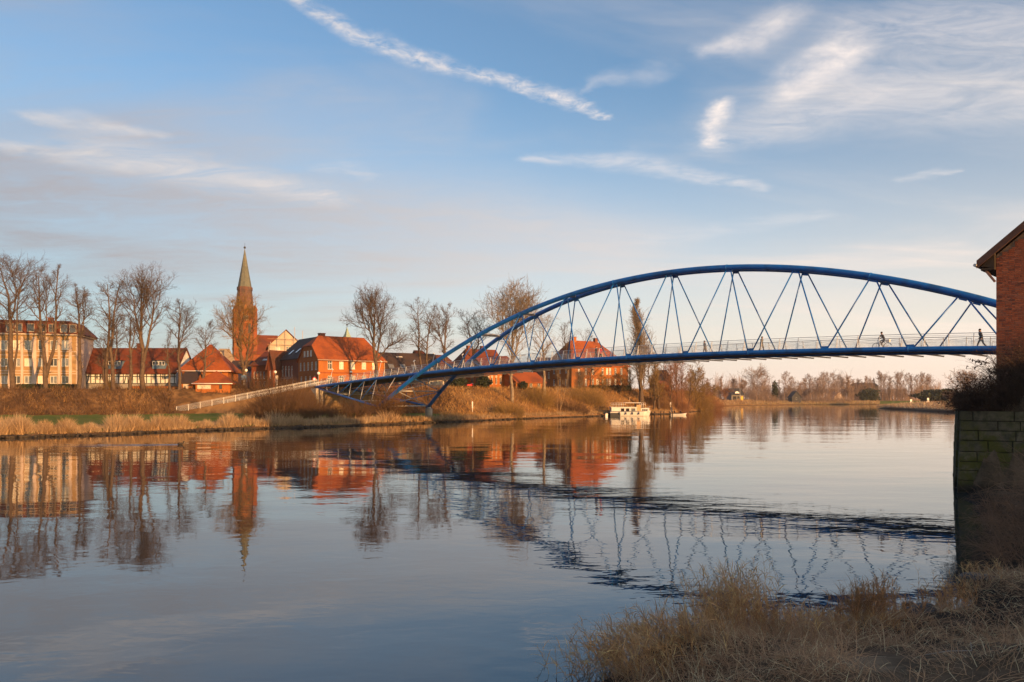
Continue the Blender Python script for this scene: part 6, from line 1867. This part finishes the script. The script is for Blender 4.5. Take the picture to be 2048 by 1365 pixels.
# riprap stones at the edge
def boulder(label, x, y, z, sx, sy, sz, rz, seed):
    r_ = random.Random(seed)
    bm = bmesh.new(); bmesh.ops.create_icosphere(bm, subdivisions=2, radius=1)
    for v in bm.verts:
        k = 1 + r_.uniform(-.16, .16); q = v.co
        v.co = Vector((math.copysign(abs(q.x) ** .6, q.x) * sx * k, math.copysign(abs(q.y) ** .6, q.y) * sy * k, math.copysign(abs(q.z) ** .6, q.z) * sz * k))
    me = bpy.data.meshes.new('boulder'); bm.to_mesh(me); bm.free()
    o = link('boulder', me, M['wet_stone'], None, (x, y, z), (r_.uniform(-.3, .3), r_.uniform(-.3, .3), rz))
    return tag(o, label, 'stone', 'dark stones at the water edge of the near bank')
for i, (lb, px, py, s_) in enumerate((('large dark wet stone poking out of the water right of the upright reeds', 1838, 1222, (.30, .2, .15)), ('flat dark stone lying left of the large wet stone', 1796, 1232, (.22, .15, .07)), ('dark stone half buried in the grass below the upright reeds', 1782, 1252, (.2, .16, .12)),
                                ('small dark stone behind the large wet stone', 1815, 1207, (.13, .1, .09)), ('dark earth covered stone by the water in front of the quay', 1955, 1160, (.34, .25, .2)))):
    D = (EYE - .06) * F / (py + 10 - HY)
    boulder(lb, (px - CX) / F * D, D, .10, *s_, i * 1.3, i)
# a bleached stick lying on the matted grass
D = 9.6
sp0 = Vector(((1850 - CX) / F * D, D, 0)); sp1 = Vector(((1934 - CX) / F * D, D - .1, 0))
for v in (sp0, sp1): v.z = float(near_height(v.x, v.y)) + .05
tag(MB().tube([sp0, sp0.lerp(sp1, .5) + Vector((0, 0, .02)), sp1, sp1 + Vector((.015, .05, .09))], [.004, .006, .006, .004], 6).build('stick', mat('bleached_wood', (.42, .38, .33), (.33, .3, .26), 8)), 'short bleached stick lying on the matted grass', 'stick')

# ------------------------------------------------------------------ people
def grow_body(name, joints, edges, mats_by, parent, root=0, sub=2):
    """one continuous skin over a skeleton; material picked by body height / part"""
    me = bpy.data.meshes.new(name)
    me.from_pydata([j[0] for j in joints], edges, [])
    o = bpy.data.objects.new(name, me); COL.objects.link(o)
    md = o.modifiers.new('skin', 'SKIN'); md.use_smooth_shade = True
    if not me.skin_vertices: me.skin_vertices_add() if hasattr(me, 'skin_vertices_add') else None
    if not me.skin_vertices:
        bm = bmesh.new(); bm.from_mesh(me); bm.verts.layers.skin.verify(); bm.to_mesh(me); bm.free()
    for i, j in enumerate(joints):
        me.skin_vertices[0].data[i].radius = j[1] if isinstance(j[1], tuple) else (j[1], j[1])
        me.skin_vertices[0].data[i].use_root = (i == root)
    o.modifiers.new('sub', 'SUBSURF').levels = sub
    dg = bpy.context.evaluated_depsgraph_get()
    out = bpy.data.meshes.new_from_object(o.evaluated_get(dg))
    bpy.data.objects.remove(o); bpy.data.meshes.remove(me)
    out.name = name
    ms = []
    for p in out.polygons:
        m_ = mats_by(p.center)
        if m_ not in ms: ms.append(m_)
        p.material_index = ms.index(m_)
    for m_ in ms: out.materials.append(M[m_])
    q = bpy.data.objects.new(name, out); COL.objects.link(q); q.parent = parent
    return q
def person(label, loc, rz, top, legs, stride=.34, h=1.74, group=None, hairm='hair', arm=.2, skirt=False, lean=.03):
    """walking adult facing local +x, feet on z=0"""
    root = thing('person', label, 'person', loc=loc, rz=rz, group=group)
    k = h / 1.74; fat = 1.18
    S = lambda *v: tuple(c * k for c in v)
    a = stride
    J = [(S(0, 0, .93), .115), (S(.01, 0, 1.10), .12), (S(.02 + lean, 0, 1.30), .145), (S(.03 + lean, 0, 1.44), .085), (S(.04 + lean, 0, 1.52), .055), (S(.06 + lean, 0, 1.63), .092), (S(.06 + lean, 0, 1.70), .07),
         (S(.01, .09, .90), .095), (S(a * .55, .095, .50), .066), (S(a * .8, .095, .10), .045), (S(a * .8 + .17, .10, .035), .04),
         (S(.01, -.09, .90), .095), (S(-a * .25, -.095, .49), .066), (S(-a * .95, -.095, .14), .045), (S(-a * .95 + .14, -.10, .04), .04),
         (S(.03 + lean, .19, 1.40), .062), (S(-arm * .5, .24, 1.14), .05), (S(-arm * .2, .25, .92), .038), (S(-arm * .1, .25, .83), .034),
         (S(.03 + lean, -.19, 1.40), .062), (S(arm * .4, -.24, 1.14), .05), (S(arm * 1.2, -.24, .95), .038), (S(arm * 1.5, -.24, .88), .034),
         (S(.155 + lean, 0, 1.615), .02)]
    E = [(0, 1), (1, 2), (2, 3), (3, 4), (4, 5), (5, 6), (0, 7), (7, 8), (8, 9), (9, 10), (0, 11), (11, 12), (12, 13), (13, 14), (3, 15), (15, 16), (16, 17), (17, 18), (3, 19), (19, 20), (20, 21), (21, 22), (5, 23)]
    J = [(p, r_ * k * fat) for p, r_ in J]
    hem = (.62 if skirt else .86) * k
    def pick(c):
        if c.z > 1.50 * k: return 'skin'
        if c.z < .09 * k: return 'rubber'
        if abs(c.y) > .2 * k and c.z < .89 * k: return 'skin'
        return top if c.z > hem else legs
    grow_body('body', J, E, pick, root)
    hb = MB().lathe([(.02, -.02), (.085, .0), (.104, .06), (.10, .12), (.06, .165), (.01, .175)], (0, 0, 0), 10)
    link('hair', hb.mesh('hair'), M[hairm], root, loc=S(.035 + lean, 0, 1.575))
    return root
def on_deck(px, side_off, dz=.10):
    """a point on the deck: column px of the near girder line, side_off metres in from the near girder"""
    s = s_of(px)
    # move along the deck so the point projects to the same column
    for _ in range(6):
        q = BP + BT * s - BN * side_off
        s += (px - (CX + F * q.x / q.y)) * q.y / F / (BT.x - BT.y * q.x / q.y)
    q = BP + BT * s - BN * side_off
    return Vector((q.x, q.y, g_z(s) + dz)), s
DIR_FAR = math.atan2(-BT.y, -BT.x); DIR_NEAR = math.atan2(BT.y, BT.x)
q, _ = on_deck(1963, 2.6); person('person in dark jacket and grey trousers striding left at the warehouse end of the bridge', tuple(q), DIR_FAR, 'cloth_dark', 'cloth_grey', .42, 1.80, lean=.08)
q, _ = on_deck(1523, 2.4); person('person in a long dark coat walking mid span left of the central hangers', tuple(q), DIR_NEAR, 'cloth_olive', 'cloth_dark', .30, 1.72, skirt=True)
q, _ = on_deck(1410, 4.6); person('person in a bluish coat partly behind a hanger on the bridge', tuple(q), DIR_FAR, 'cloth_blue', 'cloth_grey', .22, 1.76, skirt=True)
q, _ = on_deck(1192, 3.0); person('person in black jacket walking beside the one in red', tuple(q), DIR_NEAR, 'cloth_dark', 'cloth_blue', .2, 1.80)
q, _ = on_deck(1201, 3.6); person('person in bright red jacket walking on the bridge', tuple(q), DIR_NEAR, 'cloth_red', 'cloth_dark', .2, 1.70)

# cyclist and bicycle
q, s_ = on_deck(1764, 2.6)
bk = thing('bicycle', 'city bicycle with pale basket ridden to the left across the bridge', 'bicycle', loc=tuple(q), rz=DIR_FAR)
WR = .34
def wheel(x):
    ring = [(x + WR * math.cos(t), 0, WR + WR * math.sin(t)) for t in np.linspace(0, 2 * PI, 25)]
    w_ = MB().tube(ring, .020, 6, False).build('wheel', M['rubber'], bk)
    r2 = [(x + (WR - .028) * math.cos(t), 0, WR + (WR - .028) * math.sin(t)) for t in np.linspace(0, 2 * PI, 25)]
    MB().tube(r2, .011, 5, False).build('rim', M['galv'], w_)
    sp_ = MB()
    for t in np.linspace(0, 2 * PI, 15)[:-1]: sp_.tube([(x, 0, WR), (x + (WR - .03) * math.cos(t), 0, WR + (WR - .03) * math.sin(t))], .003, 3, False)
    sp_.build('spokes', M['galv'], w_)
wheel(.55); wheel(-.52)
fr = MB()
for a_, b_ in (((.42, 0, .82), (-.10, 0, .30)), ((-.10, 0, .30), (-.24, 0, .84)), ((-.10, 0, .30), (-.52, 0, .34)), ((-.52, 0, .34), (-.22, 0, .76)), ((.44, 0, .72), (-.19, 0, .62)), ((.40, 0, .90), (.55, 0, .34))):
    fr.tube([a_, b_], .018, 6)
fr.build('frame', M['galv'], bk)
MB().tube([(.40, 0, .88), (.36, 0, 1.03)], .015, 6).tube([(.22, .27, 1.05), (.34, .2, 1.06), (.36, 0, 1.04), (.34, -.2, 1.06), (.22, -.27, 1.05)], .014, 6).build('handlebar', M['grey_steel'], bk)
MB().cbox((-.26, 0, .90), (.26, .15, .06)).build('saddle', M['rubber'], bk)
MB().box((-.72, -.17, .74), (-.38, .17, .98)).build('basket', M['white_paint'], bk)
MB().tube([(-.62, 0, .42), (-.62, 0, .74)], .012, 5).tube([(-.3, 0, .74), (-.72, 0, .74)], .012, 5).build('rack', M['grey_steel'], bk)
MB().tube([(-.10, -.16, .30 - .17), (-.10, 0, .30), (-.10, .16, .30 + .17)], .014, 5).cbox((-.10, -.18, .13), (.1, .08, .025)).cbox((-.10, .18, .47), (.1, .08, .025)).build('pedals', M['grey_steel'], bk)
rd = thing('person', 'cyclist in dark jacket and blue jeans riding the bicycle across the bridge', 'person', loc=tuple(q), rz=DIR_FAR)
J = [((-.22, 0, .97), .125), ((-.15, 0, 1.14), .125), ((-.04, 0, 1.34), .145), ((.01, 0, 1.46), .085), ((.03, 0, 1.53), .055), ((.06, 0, 1.64), .092), ((.06, 0, 1.71), .07),
     ((-.20, .10, .95), .095), ((.16, .11, .84), .07), ((-.06, .12, .56), .05), ((.06, .13, .51), .04),
     ((-.20, -.10, .95), .095), ((.10, -.11, .62), .07), ((-.10, -.12, .22), .05), ((.02, -.13, .18), .04),
     ((.0, .19, 1.41), .062), ((.14, .25, 1.22), .048), ((.27, .25, 1.10), .036), ((.0, -.19, 1.41), .062), ((.14, -.25, 1.22), .048), ((.27, -.25, 1.10), .036), ((.155, 0, 1.62), .02)]
E = [(0, 1), (1, 2), (2, 3), (3, 4), (4, 5), (5, 6), (0, 7), (7, 8), (8, 9), (9, 10), (0, 11), (11, 12), (12, 13), (13, 14), (3, 15), (15, 16), (16, 17), (3, 18), (18, 19), (19, 20), (5, 21)]
grow_body('body', J, E, lambda c: 'skin' if c.z > 1.51 else ('cloth_dark' if c.z > 1.04 else 'cloth_blue'), rd)
link('hair', MB().lathe([(.02, -.02), (.085, .0), (.104, .06), (.10, .12), (.06, .165), (.01, .175)], (0, 0, 0), 10).mesh('hair'), M['hair'], rd, loc=(.035, 0, 1.585))

# ------------------------------------------------------------------ boats
def hull(mb, L, Bm, Hh, n=11, bow=.25, sheer=.25, z0=-.35, tip=1.0, zm=.12):
    st = []
    for i in range(n):
        u = i / (n - 1); x = -L / 2 + L * u
        wd = Bm / 2 * (1 - max(0, (u - (1 - bow)) / bow) ** 2 * tip) * (.86 + .14 * min(1, u / .15))
        top = Hh + sheer * max(0, u - .45) ** 2 * 3
        st.append([(x, -wd, top), (x + (.25 if u > .9 else 0) * -1, -wd * (.86 if zm < .5 else .99), zm + (top - Hh if zm > .5 else 0)), (x - (.45 if u > .9 else 0), -wd * .55, z0), (x - (.45 if u > .9 else 0), wd * .55, z0), (x + (.25 if u > .9 else 0) * -1, wd * (.86 if zm < .5 else .99), zm + (top - Hh if zm > .5 else 0)), (x, wd, top)])
    vs = [p for s in st for p in s]; fs = []
    for i in range(n - 1):
        for k in range(5): fs.append((i * 6 + k, (i + 1) * 6 + k, (i + 1) * 6 + k + 1, i * 6 + k + 1))
        fs.append((i * 6 + 5, (i + 1) * 6 + 5, (i + 1) * 6, i * 6))
    fs += [tuple(range(6)), tuple((n - 1) * 6 + k for k in range(6))[::-1]]
    return mb.add(vs, fs, False)
BD = EYE * F / (832.5 - HY)
b0, b1 = ((1218 - CX) / F * BD, (1302 - CX) / F * BD)
LB = b1 - b0
bo = thing('cruise_boat', 'white river cruiser with railed roof deck moored under the narrow poplar', 'boat', loc=((b0 + b1) / 2, BD, 0), rz=R(3))
hull(MB(), LB * .985, 2.9, 1.02, bow=.22).build('hull', M['boat_white'], bo)
e = lambda px: ((px - CX) / F * BD) - (b0 + b1) / 2
zb = lambda y: zat(y, BD)
MB().box((-LB / 2 + .02, -1.50, -.3), (e(1238), 1.50, zb(826))).build('dark_stern', M['boat_dark'], bo)
hull(MB(), LB * .99, 2.98, 1.10, bow=.22, z0=.97, zm=.98).build('rubbing_strake', M['cloth_blue'], bo)
cab = MB().box((e(1221), -1.2, .9), (e(1271), 1.2, zb(815.5))); cab.build('cabin', M['boat_white'], bo)
MB().box((e(1219.5), -1.32, zb(815.5)), (e(1272), 1.32, zb(814.3))).build('cabin_roof', M['boat_white'], bo)
MB().box((e(1280), -1.05, .9), (e(1297), 1.05, zb(816.5))).build('fore_cabin', M['boat_white'], bo)
for px, w_ in ((1243, 7), (1253, 7), (1264.5, 8.5)):
    x0, x1 = e(px - w_ / 2), e(px + w_ / 2)
    f_ = MB().box((x0 - .08, -1.235, zb(823) - .05), (x1 + .08, -1.205, zb(817) + .05)).build('window', M['boat_white'], bo)
    MB().box((x0, -1.245, zb(823)), (x1, -1.21, zb(817))).build('pane', M['pane_dark'] if px < 1260 else M['pane_sky'], f_)
for px in (1284, 1288, 1292):
    x0, x1 = e(px - 1.4), e(px + 1.4)
    f_ = MB().box((x0 - .05, -1.085, zb(822)), (x1 + .05, -1.055, zb(818))).build('window', M['boat_white'], bo)
    MB().box((x0, -1.095, zb(821.5)), (x1, -1.06, zb(818.5))).build('pane', M['pane_dark'], f_)
MB().box((e(1271.2), -1.12, .95), (e(1279.5), 1.1, zb(810))).build('wheelhouse', M['tan_canvas'], bo)
MB().box((e(1250), -1.15, zb(806.6)), (e(1280), 1.15, zb(805.4))).build('canopy', M['boat_white'], bo)
for px in (1251, 1260, 1270, 1279):
    for y in (-1.05, 1.05): MB().tube([(e(px), y, zb(814.4)), (e(px), y, zb(806.5))], .035, 5).build('canopy_post', M['dark_wood'], bo)
for y in (-1.2, 1.2):
    for yy in (806.3, 809.5):
        MB().tube([(e(1223.5), y, zb(yy)), (e(1250), y, zb(yy))], .03, 5).build('rail', M['boat_white'], bo)
        MB().tube([(e(1281), y, zb(yy)), (e(1289), y, zb(yy))], .03, 5).build('rail', M['boat_white'], bo)
    for px in (1223.5, 1229.5, 1235, 1240.5, 1245, 1281, 1285, 1289): MB().tube([(e(px), y, zb(814.5 if px < 1250 else 816.5)), (e(px), y, zb(806.2))], .03, 5).build('rail_post', M['boat_white'], bo)
MB().tube([(e(1259), 0, zb(806)), (e(1259), 0, zb(794))], .05, 5).tube([(e(1259), 0, zb(797)), (e(1262), 0, zb(794.5))], .03, 4).build('mast', M['tan_canvas'], bo)
MB().tube([(e(1296), -.9, 1.2), (e(1296.5), -.9, zb(814)), (e(1301), 0, zb(813.5)), (e(1296.5), .9, zb(814)), (e(1296), .9, 1.2)], .03, 5).build('bow_rail', M['boat_white'], bo)
for px in (1236, 1249, 1262, 1275): MB().lathe([(.02, -.3), (.13, -.2), (.13, .2), (.02, .3)], (e(px), -1.62, .62), 8).tube([(e(px), -1.6, .9), (e(px), -1.5, 1.15)], .02, 4).build('fender', M['cloth_blue'], bo)
MB().tube([(e(1300), 0, 1.5), (e(1306), .8, .9), (e(1311), 1.4, .75)], .03, 4).build('mooring_rope', M['straw_dull'], bo)
# jetty behind the bow and a white mooring marker
jt = thing('jetty', 'dark low wooden jetty right of the moored boat', 'jetty', loc=(b1 + .5, BD + 1.5, 0), rz=R(24))
MB().box((0, -.7, .45), (5.5, .7, .6)).build('planking', M['dark_wood'], jt)
for x in (.3, 2.8, 5.2): MB().tube([(x, -.6, -1), (x, -.6, 1.0)], .11, 7).tube([(x, .6, -1), (x, .6, 1.0)], .11, 7).build('pile', M['dark_wood'], jt)
mk = pt(1213, 833, BD - 2)
t_ = thing('mooring_post', 'short white mooring post at the stern of the moored boat', 'post', loc=(mk.x, mk.y, -.3))
MB().box((-.25, -.25, 0), (.25, .25, .9)).build('post', M['white_paint'], t_); MB().box((-.3, -.3, .9), (.3, .3, 1.0)).build('cap', M['concrete'], t_)
pd = pt(1200, 829, BD + 1); t_ = thing('pontoon', 'grey floating pontoon left of the moored boat', 'pontoon', loc=(pd.x, pd.y, 0), rz=R(8))
MB().box((-1.6, -.6, -.1), (1.6, .6, .35)).build('float', M['grey_wood'], t_); MB().box((-1.65, -.65, .35), (1.65, .65, .42)).build('deck', M['deck_wood'], t_)
# small fishing boat with two people
SD = EYE * F / (831 - HY)
sx = (1357.5 - CX) / F * SD
fbt = thing('fishing_boat', 'small pale open boat carrying two anglers', 'boat', loc=(sx, SD, 0), rz=R(2))
hull(MB(), 3.9, 1.35, .34, bow=.35, z0=-.2).build('hull', M['boat_white'], fbt)
MB().box((-1.2, -.55, .25), (-.9, .55, .38)).box((.2, -.55, .25), (.5, .55, .38)).build('thwart', M['grey_wood'], fbt)
MB().cbox((-2.0, 0, .4), (.25, .3, .6)).build('outboard', M['boat_dark'], fbt)
for i, (x, lb) in enumerate(((-1.05, 'angler in dark clothes seated in the stern of the small boat'), (.35, 'angler in dark clothes seated in the bow of the small boat'))):
    rt = thing('person', lb, 'person', loc=(sx + x, SD, .30), rz=0)
    J = [((0, 0, .22), .13), ((0, 0, .40), .14), ((.02, 0, .60), .15), ((.03, 0, .74), .085), ((.04, 0, .80), .055), ((.06, 0, .91), .095), ((.06, 0, .98), .07),
         ((.05, .10, .18), .09), ((.42, .12, .22), .07), ((.40, .12, -.18), .05), ((.05, -.10, .18), .09), ((.42, -.12, .22), .07), ((.40, -.12, -.18), .05),
         ((.02, .20, .68), .065), ((.10, .25, .45), .05), ((.32, .2, .38), .04), ((.02, -.20, .68), .065), ((.10, -.25, .45), .05), ((.32, -.2, .38), .04)]
    E = [(0, 1), (1, 2), (2, 3), (3, 4), (4, 5), (5, 6), (0, 7), (7, 8), (8, 9), (0, 10), (10, 11), (11, 12), (3, 13), (13, 14), (14, 15), (3, 16), (16, 17), (17, 18)]
    grow_body('body', J, E, lambda c: 'skin' if c.z > .81 and c.z < .95 else 'cloth_dark', rt)
    link('hat', MB().lathe([(.01, 0), (.13, .01), (.115, .05), (.1, .12), (.02, .14)], (0, 0, 0), 10).mesh('hat'), M['cloth_olive'], rt, loc=(.05, 0, .93))
# channel marks and posts
def post_sign(name, label, cat, px, yb, yt, D, plate=None, r_=.05, material='white_paint', z0=None):
    p = pt(px, yb, D); h_ = (yb - yt) / F * D
    t = thing(name, label, cat, loc=(p.x, p.y, p.z))
    MB().tube([(0, 0, -.6), (0, 0, h_)], r_, 6).build('pole', M[material], t)
    if plate:
        w_, hh, zc2, mt = plate
        MB().box((-w_ / 2, -.08, h_ * zc2 - hh / 2), (w_ / 2, -.05, h_ * zc2 + hh / 2)).build('plate', M[mt], t)
    return t
post_sign('marker_post', 'slim white marker post on the grassy bank below the bridge', 'post', 945, 828, 803, 147, (.22, 1.2, .72, 'white_paint'), .06)
post_sign('channel_mark', 'blue and white channel mark by the small fishing boat', 'sign', 1341, 828, 806, 197, (.3, .7, .9, 'white_paint'), .06)
t_ = bpy.data.objects['channel_mark']
MB().box((-.15, -.3, .2), (.45, .1, 1.7)).build('cabinet', M['cloth_blue'], t_)
for px, lb in ((1822, 'left white river sign on the right bank'), (1856, 'right white river sign before the dark evergreen mound')):
    D = 320; p = pt(px, 802, D); gz = float(near_height(p.x, p.y)); t = thing('river_sign', lb, 'sign', loc=(p.x, p.y, gz))
    MB().tube([(0, 0, -.5), (0, 0, 2.6)], .08, 6).build('pole', M['white_paint'], t)
    MB().box((-.55, -.1, .3), (.55, -.04, 1.4)).build('plate', M['white_paint'], t); MB().box((-.4, -.1, 1.6), (.4, -.04, 2.6)).build('upper_plate', M['white_paint'], t)
# lamps and signs by the ramp
def lamp(label, px, yb, yt, D, globe=True):
    p = pt(px, yb, D); h_ = (yb - yt) / F * D
    t = thing('street_lamp', label, 'street lamp', loc=(p.x, p.y, p.z), group='street lamps beside the ramp')
    MB().tube([(0, 0, -.5), (0, 0, h_ - .3)], [.06, .045], 6).build('post', M['grey_steel'], t)
    MB().lathe([(.05, -.32), (.26, -.2), (.32, 0), (.26, .2), (.05, .3)], (0, 0, h_), 10).build('lamp_globe', M['white_paint'], t)
lamp('street lamp with white globe right of the ivy tangled tree', 492, 786, 741, 152); lamp('street lamp with white globe before the school wing windows', 550.5, 782, 744.5, 154); lamp('street lamp with white globe at the corner of the brick house', 637, 778, 747, 150)
post_sign('traffic_sign', 'small pale traffic sign left of the school wing below the lamp', 'sign', 554, 785, 752, 149, (.5, .6, .92, 'render_cream'), .05)
post_sign('notice_board', 'pale notice board on a post beside the ivy tangled tree', 'sign', 488, 786, 750, 150, (1.0, .9, .85, 'blue_board'), .05)
p = pt(629, 771, 142); t = thing('round_sign', 'red ringed round sign at the top of the ramp', 'sign', loc=tuple(p))
MB().tube([(0, 0, -.4), (0, 0, 1.3)], .04, 6).build('pole', M['galv'], t)
dm = lambda r_, y0, y1: MB().prism([(r_ * math.cos(a), y0, 1.15 + r_ * math.sin(a)) for a in np.linspace(0, 2 * PI, 19)[:-1]], (0, y1 - y0, 0))
dm(.36, -.10, -.06).build('red_ring', M['red_paint'], t); dm(.22, -.115, -.10).build('white_disc', M['white_paint'], t)
p = pt(924, 777, 163); t = thing('bollard', 'short white bollard on the embankment under the deck', 'bollard', loc=tuple(p))
MB().lathe([(.13, -.2), (.13, .9), (.06, 1.05)], (0, 0, 0), 8).build('post', M['white_paint'], t)
mb2 = pt(940, 777, 166); t = thing('parked_motorbike', 'red and white parked motorbike under the bridge deck', 'motorbike', loc=tuple(mb2), rz=R(35))
for x in (-.65, .65): MB().tube([(x + .3 * math.cos(a), 0, .3 + .3 * math.sin(a)) for a in np.linspace(0, 2 * PI, 15)], .06, 5, False).build('wheel', M['rubber'], t)
MB().prism([(-.8, -.14, .55), (.3, -.14, .45), (.75, -.14, .75), (.45, -.14, 1.1), (.1, -.14, .85), (-.7, -.14, .85)], (0, .28, 0)).build('fairing', M['red_paint'], t)
MB().cbox((-.4, 0, .92), (.7, .26, .12)).build('seat', M['rubber'], t); MB().tube([(.45, -.35, 1.1), (.5, 0, 1.05), (.45, .35, 1.1)], .025, 5).cbox((.7, 0, .95), (.12, .25, .25)).build('handlebar', M['white_paint'], t)
# duck and its wake
dD = EYE * F / (890 - HY); dxw = (362 - CX) / F * dD
dk_ = thing('duck', 'dark duck swimming ahead of its wake on the left', 'duck', loc=(dxw, dD, 0), rz=R(2))
MB().lathe([(.01, -.05), (.10, -.02), (.15, .06), (.12, .14), (.02, .18)], (0, 0, 0), 10)
bd_ = MB(); prof = [(-.30, .015, .12), (-.22, .07, .10), (-.08, .12, .08), (.08, .11, .09), (.16, .06, .13), (.20, .045, .20), (.22, .055, .27), (.27, .04, .28), (.30, .018, .27), (.36, .012, .26)]
bd_.tube([(x, 0, z) for x, r_, z in prof], [r_ for x, r_, z in prof], 10).build('body', M['duck'], dk_)
wk = MB()
for sg in (-1, 1):
    for i in range(22):
        u0, u1 = i / 22, (i + 1) / 22
        q0 = Vector((dxw - .2 - 11 * u0, dD + sg * (.05 + 1.5 * u0) - 1.4 * u0, 0)); q1 = Vector((dxw - .2 - 11 * u1, dD + sg * (.05 + 1.5 * u1) - 1.4 * u1, 0))
        w_ = .10 + .05 * u0; hh = .032 * (1 - u0 * .7)
        wk.add([q0 + Vector((0, -w_, -.004)), q1 + Vector((0, -w_, -.004)), q1 + Vector((0, 0, hh)), q0 + Vector((0, 0, hh)), q0 + Vector((0, w_, -.004)), q1 + Vector((0, w_, -.004))], [(0, 1, 2, 3), (3, 2, 5, 4)], True)
tag(wk.build('duck_wake', M['water']), kind='structure')
